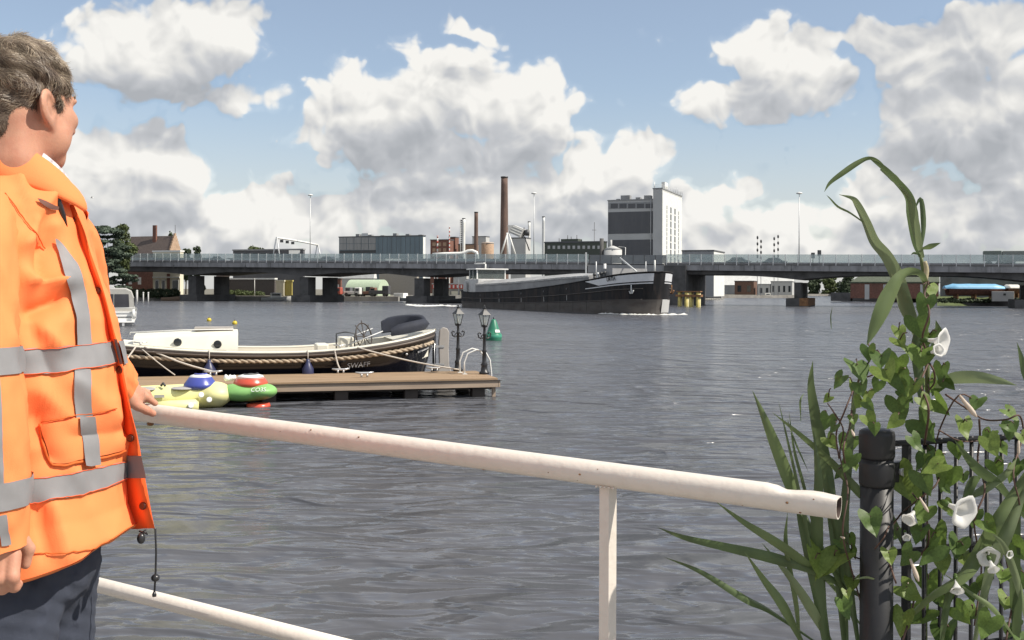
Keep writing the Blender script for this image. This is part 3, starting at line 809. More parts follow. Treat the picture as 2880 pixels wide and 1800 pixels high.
for (x0_, y0_, x1_, y1_) in ((1462, 668, 1475, 640), (1470, 668, 1483, 645), (1475, 665, 1489, 705), (1470, 655, 1488, 652)):
    MB().tube([P(x0_, y0_, d) - o0, P(x1_, y1_, d) - o0], .22, 6).build("strut", steel_d, hp)
p = P(1482, 655, d) - o0; MB().lathe([(.1, -1.0), (.9, -.9), (.9, .9), (.1, 1.0)], p, 12).build("drive_wheel", steel_d, hp)
fbox("concrete_hall", "pale concrete hall half hidden behind the grey hopper legs", "building", 1436, 1478, 1492, 670, 372, grey_l)

dgb, *_ = fbox("dark_green_works", "dark green works building with a row of square windows above the bridge", "factory", 1531, 1699, 1706, 681, 300, green_d)
for px in range(1540, 1690, 14): panel(dgb, px, px + 7, 691, 700, grey_l, "window", .05, .08)
x0_ = front_px(dgb, 1574, 0); x1_ = front_px(dgb, 1622, 0); MB().box((x0_, 1, P(1600, 681, 305).z), (x1_, 5, P(1600, 672, 305).z)).build("roof_house", green_d, dgb)
for px, yt in ((1566, 668), (1590, 660), (1600, 664), (1616, 660)): x0_ = front_px(dgb, px, 0); MB().tube([(x0_, 2, P(px, 682, 303).z), (x0_, 2, P(px, yt, 303).z)], .1, 6).build("roof_pipe", steel_d, dgb)
d = 330; o0 = P(1671, HZP, d); o0.z = 0
am = thing("antenna_mast", "thin cross-armed antenna mast left of the silo building", "antenna", o0)
MB().tube([(0, 0, .9), (0, 0, P(1671, 625, d).z)], .09, 6).build("pole", steel_d, am)
MB().tube([P(1665, 647, d) - o0, P(1677, 647, d) - o0], .07, 6).build("cross_arm", steel_d, am)

d = 278; c = P(1723, HZP, d); tk = thing("storage_tank", "pale grey cylindrical storage tank with conical roof before the silo building", "tank", (c.x, c.y, 0))
r = 26 / FPX * d; hh = P(1723, 702, d).z
MB().lathe([(r, .9), (r, hh)], n=28).build("drum", grey_l, tk); MB().lathe([(r * 1.03, hh), (r * .4, hh + .75), (.3, hh + 1.0), (0, hh + 1.05)], n=28).build("cone_roof", grey_l, tk)
MB().tube([(r * .9, -r * .2, .9), (r * 1.3, -r * .2, .9), (r * 1.35, -r * .2, hh + .6), (r * .6, -r * .2, hh + .8)], .1, 6).build("fill_pipe", steel_l, tk)
MB().tube([(-r * 1.2, 0, .9), (-r * 1.2, 0, hh + 3.0)], .55, 8).build("flue", dark_conc, tk)
MB().tube([(-r * .2, 0, hh), (-r * .2, 0, hh + 2.6)], .3, 8).build("flue", grey_l, tk)

# silo building: slab and white tower
sl, wd, dp, h = fbox("silo_building", "grey slab silo building with dark bands, joined to the white tower", "silo", 1709, 1838, 1842, 562, 300, grey_l, roof=grey_w)
panel(sl, 1710, 1838, 597, 658, grey_d, "dark_band", .06, .1)
panel(sl, 1722, 1838, 675, 722, grey_d, "dark_band", .06, .1)
panel(sl, 1711, 1838, 571, 588, grey_w, "gallery", .05, .08)
for k in range(5): panel(sl, 1717 + k * 24.5, 1737 + k * 24.5, 573, 586, grey_d, "gallery_window", .08, .1)
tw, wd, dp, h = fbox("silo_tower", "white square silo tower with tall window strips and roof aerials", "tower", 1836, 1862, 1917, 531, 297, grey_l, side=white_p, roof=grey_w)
side_panel(tw, .15, dp - .15, 1.0, h - .6, white_p, "lit_face", .04)  # right face coloured whiter than the rest to carry its sunlight
zt = h
for k, (bf, z0f, z1f, wd_) in enumerate(((.20, .42, .90, .8), (.38, .14, .90, 1.7), (.59, .14, .90, 1.7), (.80, .40, .88, .8))):
    zA, zB = zt * z0f, zt * z1f - 1
    nn = 11
    for i in range(nn):
        a = zA + (zB - zA) * i / nn
        w = side_panel(tw, dp * bf, dp * bf + wd_, a, a + (zB - zA) / nn * .84, win_m, "window", .062)
for bf in (.19, .80): side_panel(tw, dp * bf, dp * bf + 1.3, zt * .18, zt * .38, steel_d, "louvre", .07)
for i in range(12):
    a = i / 11; x_ = -wd + .3 if i < 6 else .1; y_ = dp * a if i >= 6 else .2 + a
    MB().tube([(x_, y_, zt + .3), (x_, y_, zt + 1.6 + (i % 3) * .3)], .06, 5).build("roof_aerial", steel_l, tw)
MB().box((-1.2, dp * .15, zt + .35), (-.2, dp * .3, zt + 2.4)).build("roof_housing", white_p, tw)
mb = MB()
for z in (zt + .8, zt + 1.2): mb.tube([(-wd, 0, z), (0, 0, z), (.05, dp, z)], .04, 5)
mb.build("roof_railing", steel_l, tw)
side_panel(tw, dp * .05, dp * .95, 5.0, 9.5, concrete, "loading_canopy", 1.4)

for i, (a, b, hh) in enumerate(((.1, .25, 1.2), (.35, .45, .8), (.6, .8, 1.6), (.85, .92, .7))): MB().box((-sl["w"] * b, 2 + i, sl["h"] + .35), (-sl["w"] * a, 4 + i, sl["h"] + .35 + hh)).build("roof_unit", grey_w, sl)
for i in range(7): MB().tube([(-sl["w"] + .25 + i * .0, -.12 - .0 * i, 1 + i), (-sl["w"] + .25, -.12, 2 + i)], .07, 6) if False else None
MB().tube([(-sl["w"] * .06, -.14, 1.0), (-sl["w"] * .06, -.14, sl["h"])], .1, 6).build("down_pipe", steel_l, sl)
for i in range(6): MB().box((-wh["w"] * (.1 + .15 * i), 3, wh["h"] + .3), (-wh["w"] * (.1 + .15 * i) + 1.4, 4.5, wh["h"] + .7 + .3 * (i % 3))).build("roof_unit", grey_w, wh)
for i in range(10): MB().box((-wh["w"] * (.04 + .054 * i) - .04, -.05, 1.0), (-wh["w"] * (.04 + .054 * i) + .04, .02, wh["h"] - .1)).build("panel_joint", grey_d, wh)
sh, *_ = fbox("grey_shed", "grey flat shed with bright sunlit end right of the silo tower", "shed", 1918, 2007, 2037, 706, 285, grey_w)
side_panel(sh, .1, sh["dp"] - .1, 1, sh["h"] - .2, white_p, "sunlit_end")  # sun on the shed's grey end, painted as a white sheet
MB().box((front_px(sh, 1956, 0), -.1, P(1956, 737, 285).z), (front_px(sh, 1968, 0), 0, P(1956, 727, 285).z)).build("notice_board", white_p, sh)
for px, yt, lab in ((2130, 670, "leftmost of four beaded radio masts above the right bridge deck"), (2140, 681, "shorter beaded radio mast, second from left of four"), (2177, 673, "third beaded radio mast from left above the right bridge deck"), (2188, 667, "rightmost and tallest of four beaded radio masts")):
    d = 330; o0 = P(px, HZP, d); o0.z = 0; t = thing("radio_mast", lab, "mast", o0, group="beaded radio masts")
    hh = P(px, yt, d).z; MB().tube([(0, 0, .9), (0, 0, hh)], .10, 6).build("pole", grey_l, t)
    for i in range(6): z = 9 + (hh - 9) * i / 5.2; MB().lathe([(.05, z), (.30, z + .3), (.30, z + .9), (.05, z + 1.2)], n=8).build("bead", steel_d, t)
for px, yt in ((2286, 712), (2304, 705)):
    s = px_s(px, 16); b = BP(s, 16, deck_z(s) - .4)
    t = thing("traffic_light", "dark traffic signal on the bridge, %s of the pair right of the lone mast" % ("left" if px < 2290 else "taller right"), "traffic light", b)
    hh = P(px, yt, b.y).z - b.z
    MB().tube([(0, 0, 0), (0, 0, hh)], .08, 6).build("pole", steel_d, t); bevel(MB().box((-.3, -.2, hh - .9), (.3, .2, hh + .1)).build("signal_head", steel_d, t), .05)

# under and behind the bridge
def shed(name, lab, cat, x0, x1, x2, yt, d, m, wins=0, roofm=None, ridge=0, wm=None):
    t, wd, dp, h = fbox(name, lab, cat, x0, x1, x2, yt, d, m, roof=roofm)
    for k in range(wins):
        a = -wd + wd * (k + .3) / wins; MB().box((a, -.06, h * .35), (a + wd / wins * .4, .04, h * .75)).build("window", wm or win_m, t)
    if ridge:
        for ch in list(t.children):
            if ch.name.startswith("roof"): bpy.data.objects.remove(ch)
        mb = MB(); mb.add([(-wd - .3, -.3, h), (.3, -.3, h), (.3, dp / 2, h + ridge), (-wd - .3, dp / 2, h + ridge), (-wd - .3, dp + .3, h), (.3, dp + .3, h)], [(0, 1, 2, 3), (3, 2, 5, 4), (0, 3, 4), (1, 5, 2)]); mb.build("roof", roofm or roof_m, t)
    return t
shed("cream_cottage", "small cream cottage half hidden by shrubs under the left bridge span", "house", 612, 630, 642, 778, 262, cream_p, 1, roof_m, 1.5)
shed("timber_shed", "long dark timber shed under the left bridge span", "shed", 642, 772, 778, 786, 250, pmat("dark_timber", (.085, .075, .07), .9, var=.2, stretch=(4, 4, .4)), 0, white_p)
for k, (x0_, x1_, yt, m, lab) in enumerate(((776, 800, 792, cream_p, "cream shipping container stack left of the second bridge pier"), (801, 823, 792, yellow_m, "yellow shipping container beside the second bridge pier"), (858, 880, 793, white_p, "white container seen between the columns of the second pier"), (912, 934, 796, yellow_m, "yellow container just right of the second bridge pier"))):
    t, wd, dp, h = fbox("container", lab, "container", x0_, x1_ - 1, x1_, yt, 236, m, roof=m)
    for i in range(6):
        a = -wd + wd * (i + .2) / 6; MB().box((a, -.07, 1.1), (a + wd / 14, .02, h - .1)).build("rib", m, t)
shed("sunlit_hall", "long hall with bright roof edge seen under the middle span", "warehouse", 925, 1050, 1056, 783, 300, grey_l, 0, white_p, 3.4)
# pale green half-round shed
d = 262; o0 = P(1062, HZP, d); o0.z = 0
ag = thing("arched_shed", "pale green half-round shed with a dark doorway under the middle span", "shed", o0, FROT)
r = 3.4; hgt = P(1030, 786, d).z - .9; L = (1062 - 962) / FPX * d / E.x
mb = MB(); ring = [(0, .9 + 0)] ; arc = [(r - r * math.cos(math.pi * i / 12), .9 + hgt * math.sin(math.pi * i / 12)) for i in range(13)]
mb.grid([[(x, y, z) for y, z in arc] for x in (-L, -2.2, 0)], True); mb.add([(0, y, z) for y, z in arc], [tuple(range(13))]); mb.build("shell", pale_green, ag)
MB().box((-3.4, -.12, .9), (-1.4, .1, .9 + hgt * .55)).build("doorway", win_m, ag); MB().box((-7.5, -.1, .9), (-4.2, .3, .9 + hgt * .5)).build("side_panel", pmat("grey_green", (.16, .18, .15), .7), ag)
shed("beige_block", "plain beige concrete block behind the third bridge pier", "building", 1066, 1172, 1180, 762, 300, pmat("beige_render", (.34, .31, .27), .8), 0)
shed("brick_row", "small brick sheds with white frames left of the arched shed", "shed", 912, 958, 962, 786, 270, brick_m, 3, roof_m, 0, white_p)
# long red and white hall with tan quay
rh = shed("red_white_hall", "long low hall with red and white striped front left of the barge", "building", 1216, 1338, 1346, 800, 312, quay_m, 0, grey_l)
panel(rh, 1216, 1338, 800, 812, red_m, "red_band", .08, .1)
for k in range(11): panel(rh, 1219 + k * 11, 1223 + k * 11, 802, 810, white_p, "white_stripe", .12, .1)
for k in range(5): panel(rh, 1222 + k * 24, 1240 + k * 24, 819, 834, cream_p, "quay_panel", .12, .15)
shed("white_block", "white box building with bright right part behind the barge stern", "building", 1275, 1312, 1318, 762, 335, grey_l, 0)
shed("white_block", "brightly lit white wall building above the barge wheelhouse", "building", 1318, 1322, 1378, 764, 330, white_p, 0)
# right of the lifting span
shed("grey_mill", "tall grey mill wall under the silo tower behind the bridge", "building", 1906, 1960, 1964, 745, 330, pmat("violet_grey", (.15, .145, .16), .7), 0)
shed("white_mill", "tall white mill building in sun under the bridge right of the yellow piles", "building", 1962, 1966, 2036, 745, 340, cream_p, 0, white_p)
shed("long_white_hall", "very long white warehouse roof under the right bridge span", "warehouse", 2036, 2225, 2232, 802, 420, grey_w, 0, white_p, 5.6)
shed("brown_shed", "brown boat shed in front of the long white warehouse", "shed", 2066, 2120, 2130, 792, 400, pmat("brown_board", (.15, .085, .06), .8), 2, roof_m)
shed("pale_unit", "pale panelled workshop unit left of the right bridge pier", "workshop", 2132, 2166, 2170, 801, 398, grey_l, 2, grey_w)
shed("pale_unit", "taller pale panelled workshop unit touching the right bridge pier", "workshop", 2168, 2228, 2236, 793, 395, grey_l, 4, grey_w)
shed("brown_barge_quay", "low brown moored barge hull before the workshop units", "barge", 2128, 2226, 2234, 822, 384, pmat("brown_hull", (.13, .09, .075), .8), 0, z0) if False else None

# brick engine house under the right end of the bridge
be, wd, dp, h = fbox("brick_engine_house", "brown brick building with pale pilasters under the right end of the bridge", "building", 2392, 2640, 0, 797, 236, brick_m, depth=9, roof=pmat("mossy_roof", (.085, .10, .07), .9, var=.3))
for px in (2432, 2484, 2536, 2588): panel(be, px, px + 13, 800, 842, grey_l, "pilaster", .12, .2)
mb = MB(); za = P(2392, 797, 236).z; mb.add([(-wd - .2, -.2, za + .3), (.2, -.2, za + .3), (.2, dp, za + 3), (-wd + 3.0, dp, za + 3)], [(0, 1, 2, 3)]); mb.build("sloping_roof", MATS["mossy_roof"], be)
mb = MB(); mb.prism([(-wd - 4.5, .5), (-wd, 0), (-wd, dp), (-wd - 4.5, dp)], .2, 2.2); mb.build("abutment", dark_conc, be)
# solid approach wall at far right under the deck
shed("abutment_wall", "shaded concrete abutment wall behind the blue covered boats", "wall", 2644, 2960, 2970, 778, 196, concrete, 0, concrete)

# ------------------------------------------------------------------ trees
def leaf_cloud(n, lobes, size, seed, upright=.0):
    """n leaf-clump quads spread through ellipsoid lobes: (cx, cy, cz, rx, ry, rz)"""
    rng = np.random.default_rng(seed)
    wts = np.array([l[3] * l[4] * l[5] for l in lobes]) ** .67; wts /= wts.sum()
    ids = rng.choice(len(lobes), n, p=wts); L = np.array(lobes)[ids]
    dirs = rng.normal(size=(n, 3)); dirs /= np.linalg.norm(dirs, axis=1)[:, None]
    rad = rng.uniform(.45, 1.05, n) ** .6
    c = L[:, :3] + dirs * L[:, 3:] * rad[:, None]
    nrm = dirs + rng.normal(size=(n, 3)) * .7; nrm[:, 2] += .35; nrm /= np.linalg.norm(nrm, axis=1)[:, None]
    ref = rng.normal(size=(n, 3)); u = np.cross(nrm, ref); u /= np.linalg.norm(u, axis=1)[:, None]; v = np.cross(nrm, u)
    s = size * rng.uniform(.5, 1.3, n)[:, None]; ar = rng.uniform(.5, 1, n)[:, None]
    vs = np.stack([c - u * s * .5, c + v * s * .5 * ar, c + u * s * .7, c - v * s * .5 * ar], 1).reshape(-1, 3)
    f = np.arange(4 * n).reshape(-1, 4)
    return vs, f
def tree(name, lab, base, h, lobes, n, size, mat, seed, group, trunk_r=.25):
    t = thing(name, lab, "tree", base, group=group)
    rng = random.Random(seed)
    mb = MB(); mb.tube([(0, 0, -.3), (.1, 0, h * .3), (0, .1, h * .75)], [trunk_r, trunk_r * .7, trunk_r * .2], 8)
    for l in lobes[:8]:
        z0_ = h * rng.uniform(.2, .5); mb.tube([(.05, 0, z0_), (l[0] * .5, l[1] * .5, (z0_ + l[2]) / 2), (l[0] * .85, l[1] * .85, l[2])], [trunk_r * .4, trunk_r * .22, trunk_r * .06], 5)
    mb.build("trunk", bark, t)
    v, f = leaf_cloud(n, lobes, size, seed)
    o = bpy.data.objects.new("crown", np_mesh("crown", v, f, mat, False)); COL.objects.link(o); o.parent = t
    return t
def lobes_for(px0, px1, y0, y1, d, seed, n=14, flat=.8):
    rng = random.Random(seed); W = (px1 - px0) / 2 / FPX * d; zt = P(px0, y0, d).z; zb = P(px0, y1, d).z; out = []
    for i in range(n):
        f = rng.uniform(0, 1) ** .8; z = zb + (zt - zb) * (.12 + .76 * f)
        ww = W * math.sqrt(max(.15, 1 - (2 * (.12 + .76 * f) - .85) ** 2 * .75))
        a = rng.uniform(0, 6.28); rr = rng.uniform(.1, .72) * ww; r = ww * rng.uniform(.28, .5)
        out.append((math.cos(a) * rr, math.sin(a) * rr, z, r, r, r * flat * min(1, (zt - zb) / W / 1.2)))
    out.append((0, 0, (zt + zb) / 2, W * .55, W * .55, (zt - zb) * .42))
    return out, zt
TREES = [
 ("conifer_tree", "big dark cedar-like tree on the left bank beside the stepped-gable house", 236, 368, 624, 815, 205, leaf_far[2], 16000, .42, "trees on the far bank"),
 ("broadleaf_tree", "bright green tree behind and right of the big dark left-bank tree", 300, 388, 620, 790, 214, leaf_far[1], 9000, .45, "trees on the far bank"),
 ("broadleaf_tree", "round tree behind the bridge right of the stepped-gable house", 500, 545, 690, 800, 300, leaf_far[0], 2500, .7, "trees on the far bank"),
 ("broadleaf_tree", "taller pointed tree, right of the round one by the gable house", 538, 572, 681, 800, 310, leaf_far[0], 2500, .7, "trees on the far bank"),
 ("broadleaf_tree", "tree top showing above the low grey building", 664, 768, 686, 800, 320, leaf_far[1], 3000, .8, "trees on the far bank"),
 ("poplar_top", "small dark tree top behind the stepped gable", 466, 492, 645, 720, 300, leaf_far[0], 1200, .6, "trees on the far bank"),
 ("shrub_tree", "bright shrub between the first pier columns under the bridge", 545, 578, 786, 832, 232, leaf_far[1], 1500, .45, "shrubs under the bridge"),
 ("shrub_tree", "light green shrub just right of the first pier under the bridge", 612, 640, 790, 842, 230, leaf_far[1], 1500, .45, "shrubs under the bridge"),
 ("broadleaf_tree", "dark tree right of the right bridge pier, leftmost of that wood", 2262, 2320, 778, 838, 545, leaf_far[0], 2500, 1.1, "trees beyond the right span"),
 ("broadleaf_tree", "mid green tree in the middle of the wood right of the right pier", 2305, 2365, 774, 838, 540, leaf_far[1], 2500, 1.1, "trees beyond the right span"),
 ("broadleaf_tree", "dark tree at the right end of the wood beside the brick building", 2350, 2420, 770, 838, 530, leaf_far[0], 2500, 1.1, "trees beyond the right span"),
]
for i, (nm, lab, x0_, x1_, y0_, y1_, d, m, n, sz, grp_) in enumerate(TREES):
    lb, h = lobes_for(x0_, x1_, y0_, y1_, d, 50 + i, 16)
    if nm == "conifer_tree":                            # drooping pads in tiers
        rr = random.Random(9); W = (x1_ - x0_) / 2 / FPX * d; zt = P(x0_, y0_, d).z; zb = P(x0_, y1_, d).z; lb = []
        for k in range(70):
            f = rr.random() ** .85; z = zb + (zt - zb) * (.06 + .9 * f); ww = W * 1.15 * (1 - .62 * f ** 1.7); a = rr.uniform(0, 6.28); q = ww * rr.uniform(.35, .95)
            lb.append((math.cos(a) * q, math.sin(a) * q, z - .15 * q, rr.uniform(.9, 1.7), rr.uniform(.9, 1.7), rr.uniform(.25, .45)))
    b = P((x0_ + x1_) / 2, HZP, d); b.z = .8
    lb = [(l[0], l[1], l[2] - .8, *l[3:]) for l in lb]
    tree(nm, lab, b, h - .8, lb, n, sz, m, 80 + i, grp_)
# hedge along the left bank
rng = np.random.default_rng(3)
def hedge(name, lab, px0, px1, y0, y1, d, m, seed, n):
    b0 = P(px0, HZP, d); b1 = P(px1, HZP, d); zt = P(px0, y0, d).z; ln = (b1 - b0).length; k = max(3, int(ln / 1.5))
    lb = []
    rr = random.Random(seed)
    for i in range(k):
        p = b0.lerp(b1, (i + .5) / k); r = (zt - .6) / 2 * rr.uniform(.8, 1.1); lb.append((p.x - b0.x, p.y - b0.y, .6 + r, ln / k * .8, 1.2, r))
    v, f = leaf_cloud(n, lb, .35, seed)
    o = bpy.data.objects.new(name, np_mesh(name, v, f, m, False)); COL.objects.link(o); o.location = (b0.x, b0.y, 0)
    tag(o, lab, "hedge")
hedge("bank_hedge", "dark clipped hedge along the left bank below the gable house", 372, 500, 812, 846, 222, leaf_far[0], 5, 3500)
hedge("bank_hedge", "low green hedge before the timber shed under the bridge", 640, 740, 815, 835, 242, leaf_far[1], 6, 2500)
hedge("bank_hedge", "rough dark scrub along the right grass bank", 2640, 2900, 838, 852, 184, leaf_far[0], 8, 3500)

def wood(name, lab, px0, px1, d, h, seed, n):
    rr = random.Random(seed); b0 = P(px0, HZP, d); b1 = P(px1, HZP, d); lb = []
    for i in range(60):
        p = b0.lerp(b1, rr.random()); r = h * rr.uniform(.35, .6); lb.append((p.x - b0.x, p.y - b0.y + rr.uniform(-8, 8), r * rr.uniform(.7, 1.2), r * 1.3, r * 1.1, r))
    v, f = leaf_cloud(n, lb, 2.4, seed)
    o = bpy.data.objects.new(name, np_mesh(name, v, f, leaf_far[0], False)); COL.objects.link(o); o.location = (b0.x, b0.y, .8)
    stuff(o, lab, "trees")
wood("distant_wood", "distant dark wood behind the left end of the bridge", -1300, 330, 420, 11, 21, 9000)
wood("distant_wood", "distant dark wood beyond the right end of the bridge", 2660, 4200, 520, 9, 22, 9000)

# ------------------------------------------------------------------ barge
hull_dk = pmat("barge_black_paint", (0.014, 0.014, 0.016), .7, spec=.3, var=.3, scale=.6, stretch=(1.5, 1.5, .3), dirt=(.075, .052, .042), dirt_scale=.8, dirt_amt=.5, bump=.15, bscale=1.5)
hull_lo = pmat("barge_weathered_band", (0.085, 0.076, 0.07), .7, var=.25, scale=.5, stretch=(.6, .6, 2), dirt=(.05, .035, .028), dirt_scale=.7, dirt_amt=.7)
coam_m = pmat("barge_grey_coaming", (0.31, 0.31, 0.315), .7, var=.18, scale=.4, dirt=(.12, .12, .12), dirt_scale=.5, dirt_amt=.4)
hatch_m = pmat("barge_hatch_covers", (0.40, 0.40, 0.395), .5, var=.12, scale=.5, dirt=(.18, .17, .16), dirt_scale=.6, dirt_amt=.5)
foam_m = pmat("white_foam", (0.75, 0.75, 0.72), .8, var=.2, scale=1.5)
BOW = G(1852, 886); STERN = G(1338, 863)
axis = (BOW - STERN); BL = axis.length; axis.normalize()
BROT = math.atan2(axis.y, axis.x)                    # local +x points to the bow, +y to port
barge = thing("cargo_barge", "long black inland cargo barge with grey hatches and white bow panels under way", "barge", STERN, BROT)
HB = 3.3
def bhalf(t):
    w = 1.0
    if t > .90: w = math.sqrt(max(0.0, 1 - ((t - .90) / .10) ** 2.4))
    if t < .07: w = .35 + .65 * math.sqrt(max(0, 1 - ((.07 - t) / .07) ** 2))
    return HB * w
def bsheer(t):
    return 2.2 + .35 * max(0, (.12 - t) / .12) ** 1.5 + 2.35 * max(0, (t - .12) / .88) ** 1.9
def bpt(t, zf, side, inset=0.0):
    """hull point: t along, zf 0 waterline - 1 sheer"""
    z = bsheer(t) * zf
    flare = 1.0 + (.10 * max(0, (t - .86) / .14)) * (zf - .5)
    rake = (.9 * zf - .2) * max(0, (t - .93) / .07) - 1.6 * (1 - zf) * -max(0, (.06 - t) / .06)
    return Vector((t * BL + rake - .3, side * (bhalf(t) * flare - inset), z))
TS = [0, .01, .025, .045, .07, .12] + [.12 + .78 * i / 26 for i in range(1, 27)] + [.915, .93, .945, .955, .965, .975, .983, .99, .995, .9985, 1.0]
def hull_rows(z0, z1, side, t0=0, t1=1, nz=4, out=0.0):
    return [[tuple(bpt(t, z0 + (z1 - z0) * j / nz, side, -out)) for t in TS if t0 <= t <= t1] for j in range(nz + 1)]
mb = MB()
for sd in (-1, 1):
    mb.grid(hull_rows(.36, 1.0, sd, nz=6), True, mi=0)
    r = [[tuple(Vector(bpt(t, 0, sd)) * 1.0 + Vector((0, 0, min(bsheer(t) * .36, .95) * j / 3 - (.5 if j == 0 else 0)))) for t in TS] for j in range(4)]
    for k, t in enumerate(TS): r[3][k] = tuple(bpt(t, .36, sd))
    mb.grid(r, True, mi=1)
mb.build("hull", [hull_dk, hull_lo], barge)
mb = MB(); mb.grid([[tuple(bpt(t, .88, sd, .1)) for t in TS] for sd in (-1, 1)], False); mb.build("deck", coam_m, barge)
mb = MB()
for sd in (-1, 1): mb.tube([bpt(t, 1.0, sd) for t in TS], .07, 6)
mb.build("gunwale", hull_dk, barge)
for zf, rr_ in ((.62, .055), (.365, .05)):
    mb = MB()
    for sd in (-1, 1): mb.tube([bpt(t, zf, sd, -.02) for t in TS if t < .992], rr_, 6)
    mb.build("rubbing_strake", hull_lo, barge)
for i in range(13):
    t = .1 + .065 * i
    for sd in (-1, 1): MB().tube([bpt(t, .04, sd, -.012), bpt(t, .5, sd, -.012), bpt(t, .97, sd, -.004)], .010, 5).build("plate_seam", hull_dk, barge)
for t in (.2, .33, .47, .6, .72):
    q = bpt(t, .82, -1, -.03); MB().box((q.x - .18, q.y - .03, q.z - .1), (q.x + .18, q.y + .03, q.z + .1)).build("freeing_port", steel_d, barge)
    q = bpt(t, .52, -1, -.02); MB().box((q.x - .04, q.y - .02, q.z - .35), (q.x + .04, q.y + .02, q.z + .25)).build("draught_mark", grey_l, barge)
# coaming and hatches
c0, c1 = .13, .80
def ctop(t): return 3.95 + .85 * ((t - c0) / (c1 - c0)) ** 1.0 - .3 * max(0, (t - .66) / .14)
NT = [c0 + (c1 - c0) * i / 24 for i in range(25)]
mb = MB(); rows = []
for t in NT: z0_ = bsheer(t) * .86; rows.append([(t * BL, -2.75, z0_), (t * BL, -2.75, (z0_ + ctop(t)) / 2 + .35), (t * BL, 2.75, (z0_ + ctop(t)) / 2 + .35), (t * BL, 2.75, z0_)])
mb.grid(rows, False); n = 4; mb.add(rows[0], [(0, 1, 2, 3)]); mb.add(rows[-1], [(3, 2, 1, 0)]); mb.build("coaming", coam_m, barge)
for i in range(24):
    ta, tb = NT[i] + .0008, NT[i + 1] - .0008
    mb = MB(); rr = []
    for t in (ta, tb):
        zb = (bsheer(t) * .86 + ctop(t)) / 2 + .354; zt = ctop(t)
        rr.append([(t * BL, -2.85, zb - .12), (t * BL, -2.85, zb + .1), (t * BL, -1.6, zt - .1), (t * BL, 0, zt), (t * BL, 1.6, zt - .1), (t * BL, 2.85, zb + .1), (t * BL, 2.85, zb - .12)])
    mb.grid(rr, False); mb.add(rr[0], [tuple(range(7))]); mb.add(rr[1], [tuple(range(6, -1, -1))]); mb.build("hatch_cover", hatch_m, barge)
# white bow panels with name and stripe
wp = pmat("barge_white_panel", (0.66, 0.67, 0.69), .5, var=.05)
for sd in (-1, 1):
    ts = [t for t in TS if .80 <= t <= .9986]
    up = lambda t: .985 - .02; lo = lambda t: -.0 + .985 - .20 * min(1, max(0.02, (t - .80) / .07))
    mb = MB(); mb.grid([[tuple(bpt(t, f(t), sd, -.03)) for t in ts if t < .9986] for f in (up, lo)], True); mb.build("bow_panel", wp, barge)
    mb = MB(); mb.grid([[tuple(bpt(t, f, sd, -.03)) for t in ts if t < .9986] for f in (.755, .73)], True); mb.build("bow_stripe", wp, barge)
    mb = MB(); mb.grid([[tuple(bpt(t, f, sd, -.05)) for t in TS if t >= .9985] for f in (1.0, .8, .55)], True); mb.build("stem_plate", hull_dk, barge)
    p0 = bpt(.935, .905, sd, -.06); p1 = bpt(.90, .905, sd, -.06); dx = (p0 - p1).normalized()
    if sd < 0:
        xax = dx; zax = Vector((0, 0, 1)); yax = Vector((0, 0, 1)); nrm = xax.cross(yax).normalized(); yax = nrm.cross(xax)
    else:
        xax = -dx; yax = Vector((0, 0, 1)); nrm = xax.cross(yax).normalized(); yax = nrm.cross(xax)
    M = Matrix(((xax.x, yax.x, nrm.x, 0), (xax.y, yax.y, nrm.y, 0), (xax.z, yax.z, nrm.z, 0), (0, 0, 0, 1)))
    c = bpt(.925, .905, sd, -.09); M.translation = c
    text_mesh("URTIA", .62, hull_dk, barge, M, "name_lettering", .02)
    a = bpt(.975, .56, sd, -.15)
    mb = MB(); mb.tube([a + Vector((0, 0, .7)), a, a + Vector((.0, 0, -.25))], .07, 6); mb.tube([a + Vector((-.45, 0, .12)), a + Vector((-.2, 0, -.2)), a + Vector((.2, 0, -.2)), a + Vector((.45, 0, .12))], .08, 6); mb.build("anchor", rust_m if sd > 0 else steel_l, barge)
    mb = MB(); mb.grid([[tuple(bpt(t, f, sd, -.04)) for t in TS if t >= .93 and t < .999] for f in (.36, .30, .2, .05)], True); mb.build("draught_plate", grey_l if sd > 0 else hull_lo, barge)
# wheelhouse
x0_, x1_ = .055 * BL, .118 * BL
bevel(MB().box((x0_, -2.5, 2.0), (x1_ + 1.0, 2.5, 4.15)).build("wheelhouse_base", pmat("barge_white", (.55, .55, .54), .5, dirt=(.3, .29, .27), dirt_scale=.5), barge), .06)
for (a, b, c, d_) in ((x0_ + .3, -2.2, .16, .16), (x1_ - .1, -2.2, .16, .16), (x0_ + .3, 2.2, .16, .16), (x1_ - .1, 2.2, .16, .16), ((x0_ + x1_) / 2, -2.2, .12, .12)):
    MB().box((a - c / 2, b - d_ / 2, 4.15), (a + c / 2, b + d_ / 2, 5.5)).build("corner_post", white_p, barge)
for sd in (-1, 1): MB().box((x0_ + .3, sd * 2.2 - .02, 4.2), (x1_ - .1, sd * 2.2 + .02, 5.5)).build("window_pane", glassmat("wheelhouse_glass", (.12, .14, .14), .6), barge)
MB().box((x1_ - .12, -2.2, 4.2), (x1_ - .08, 2.2, 5.5)).build("window_pane", MATS["wheelhouse_glass"], barge)
MB().box((x0_ + .26, -2.2, 4.2), (x0_ + .3, 2.2, 5.5)).build("window_pane", MATS["wheelhouse_glass"], barge)
bevel(MB().box((x0_ - .2, -2.6, 5.5), (x1_ + .3, 2.6, 5.68)).build("wheelhouse_roof", white_p, barge), .05)
mb = MB(); mb.tube([(x0_ + 1.0, 0, 5.68), (x0_ + 1.0, 0, 6.4)], .12, 8); mb.box((x0_ - .5, -1.2, 6.38), (x0_ + 3.2, -.9, 6.55)); mb.build("radar_bar", white_p, barge)
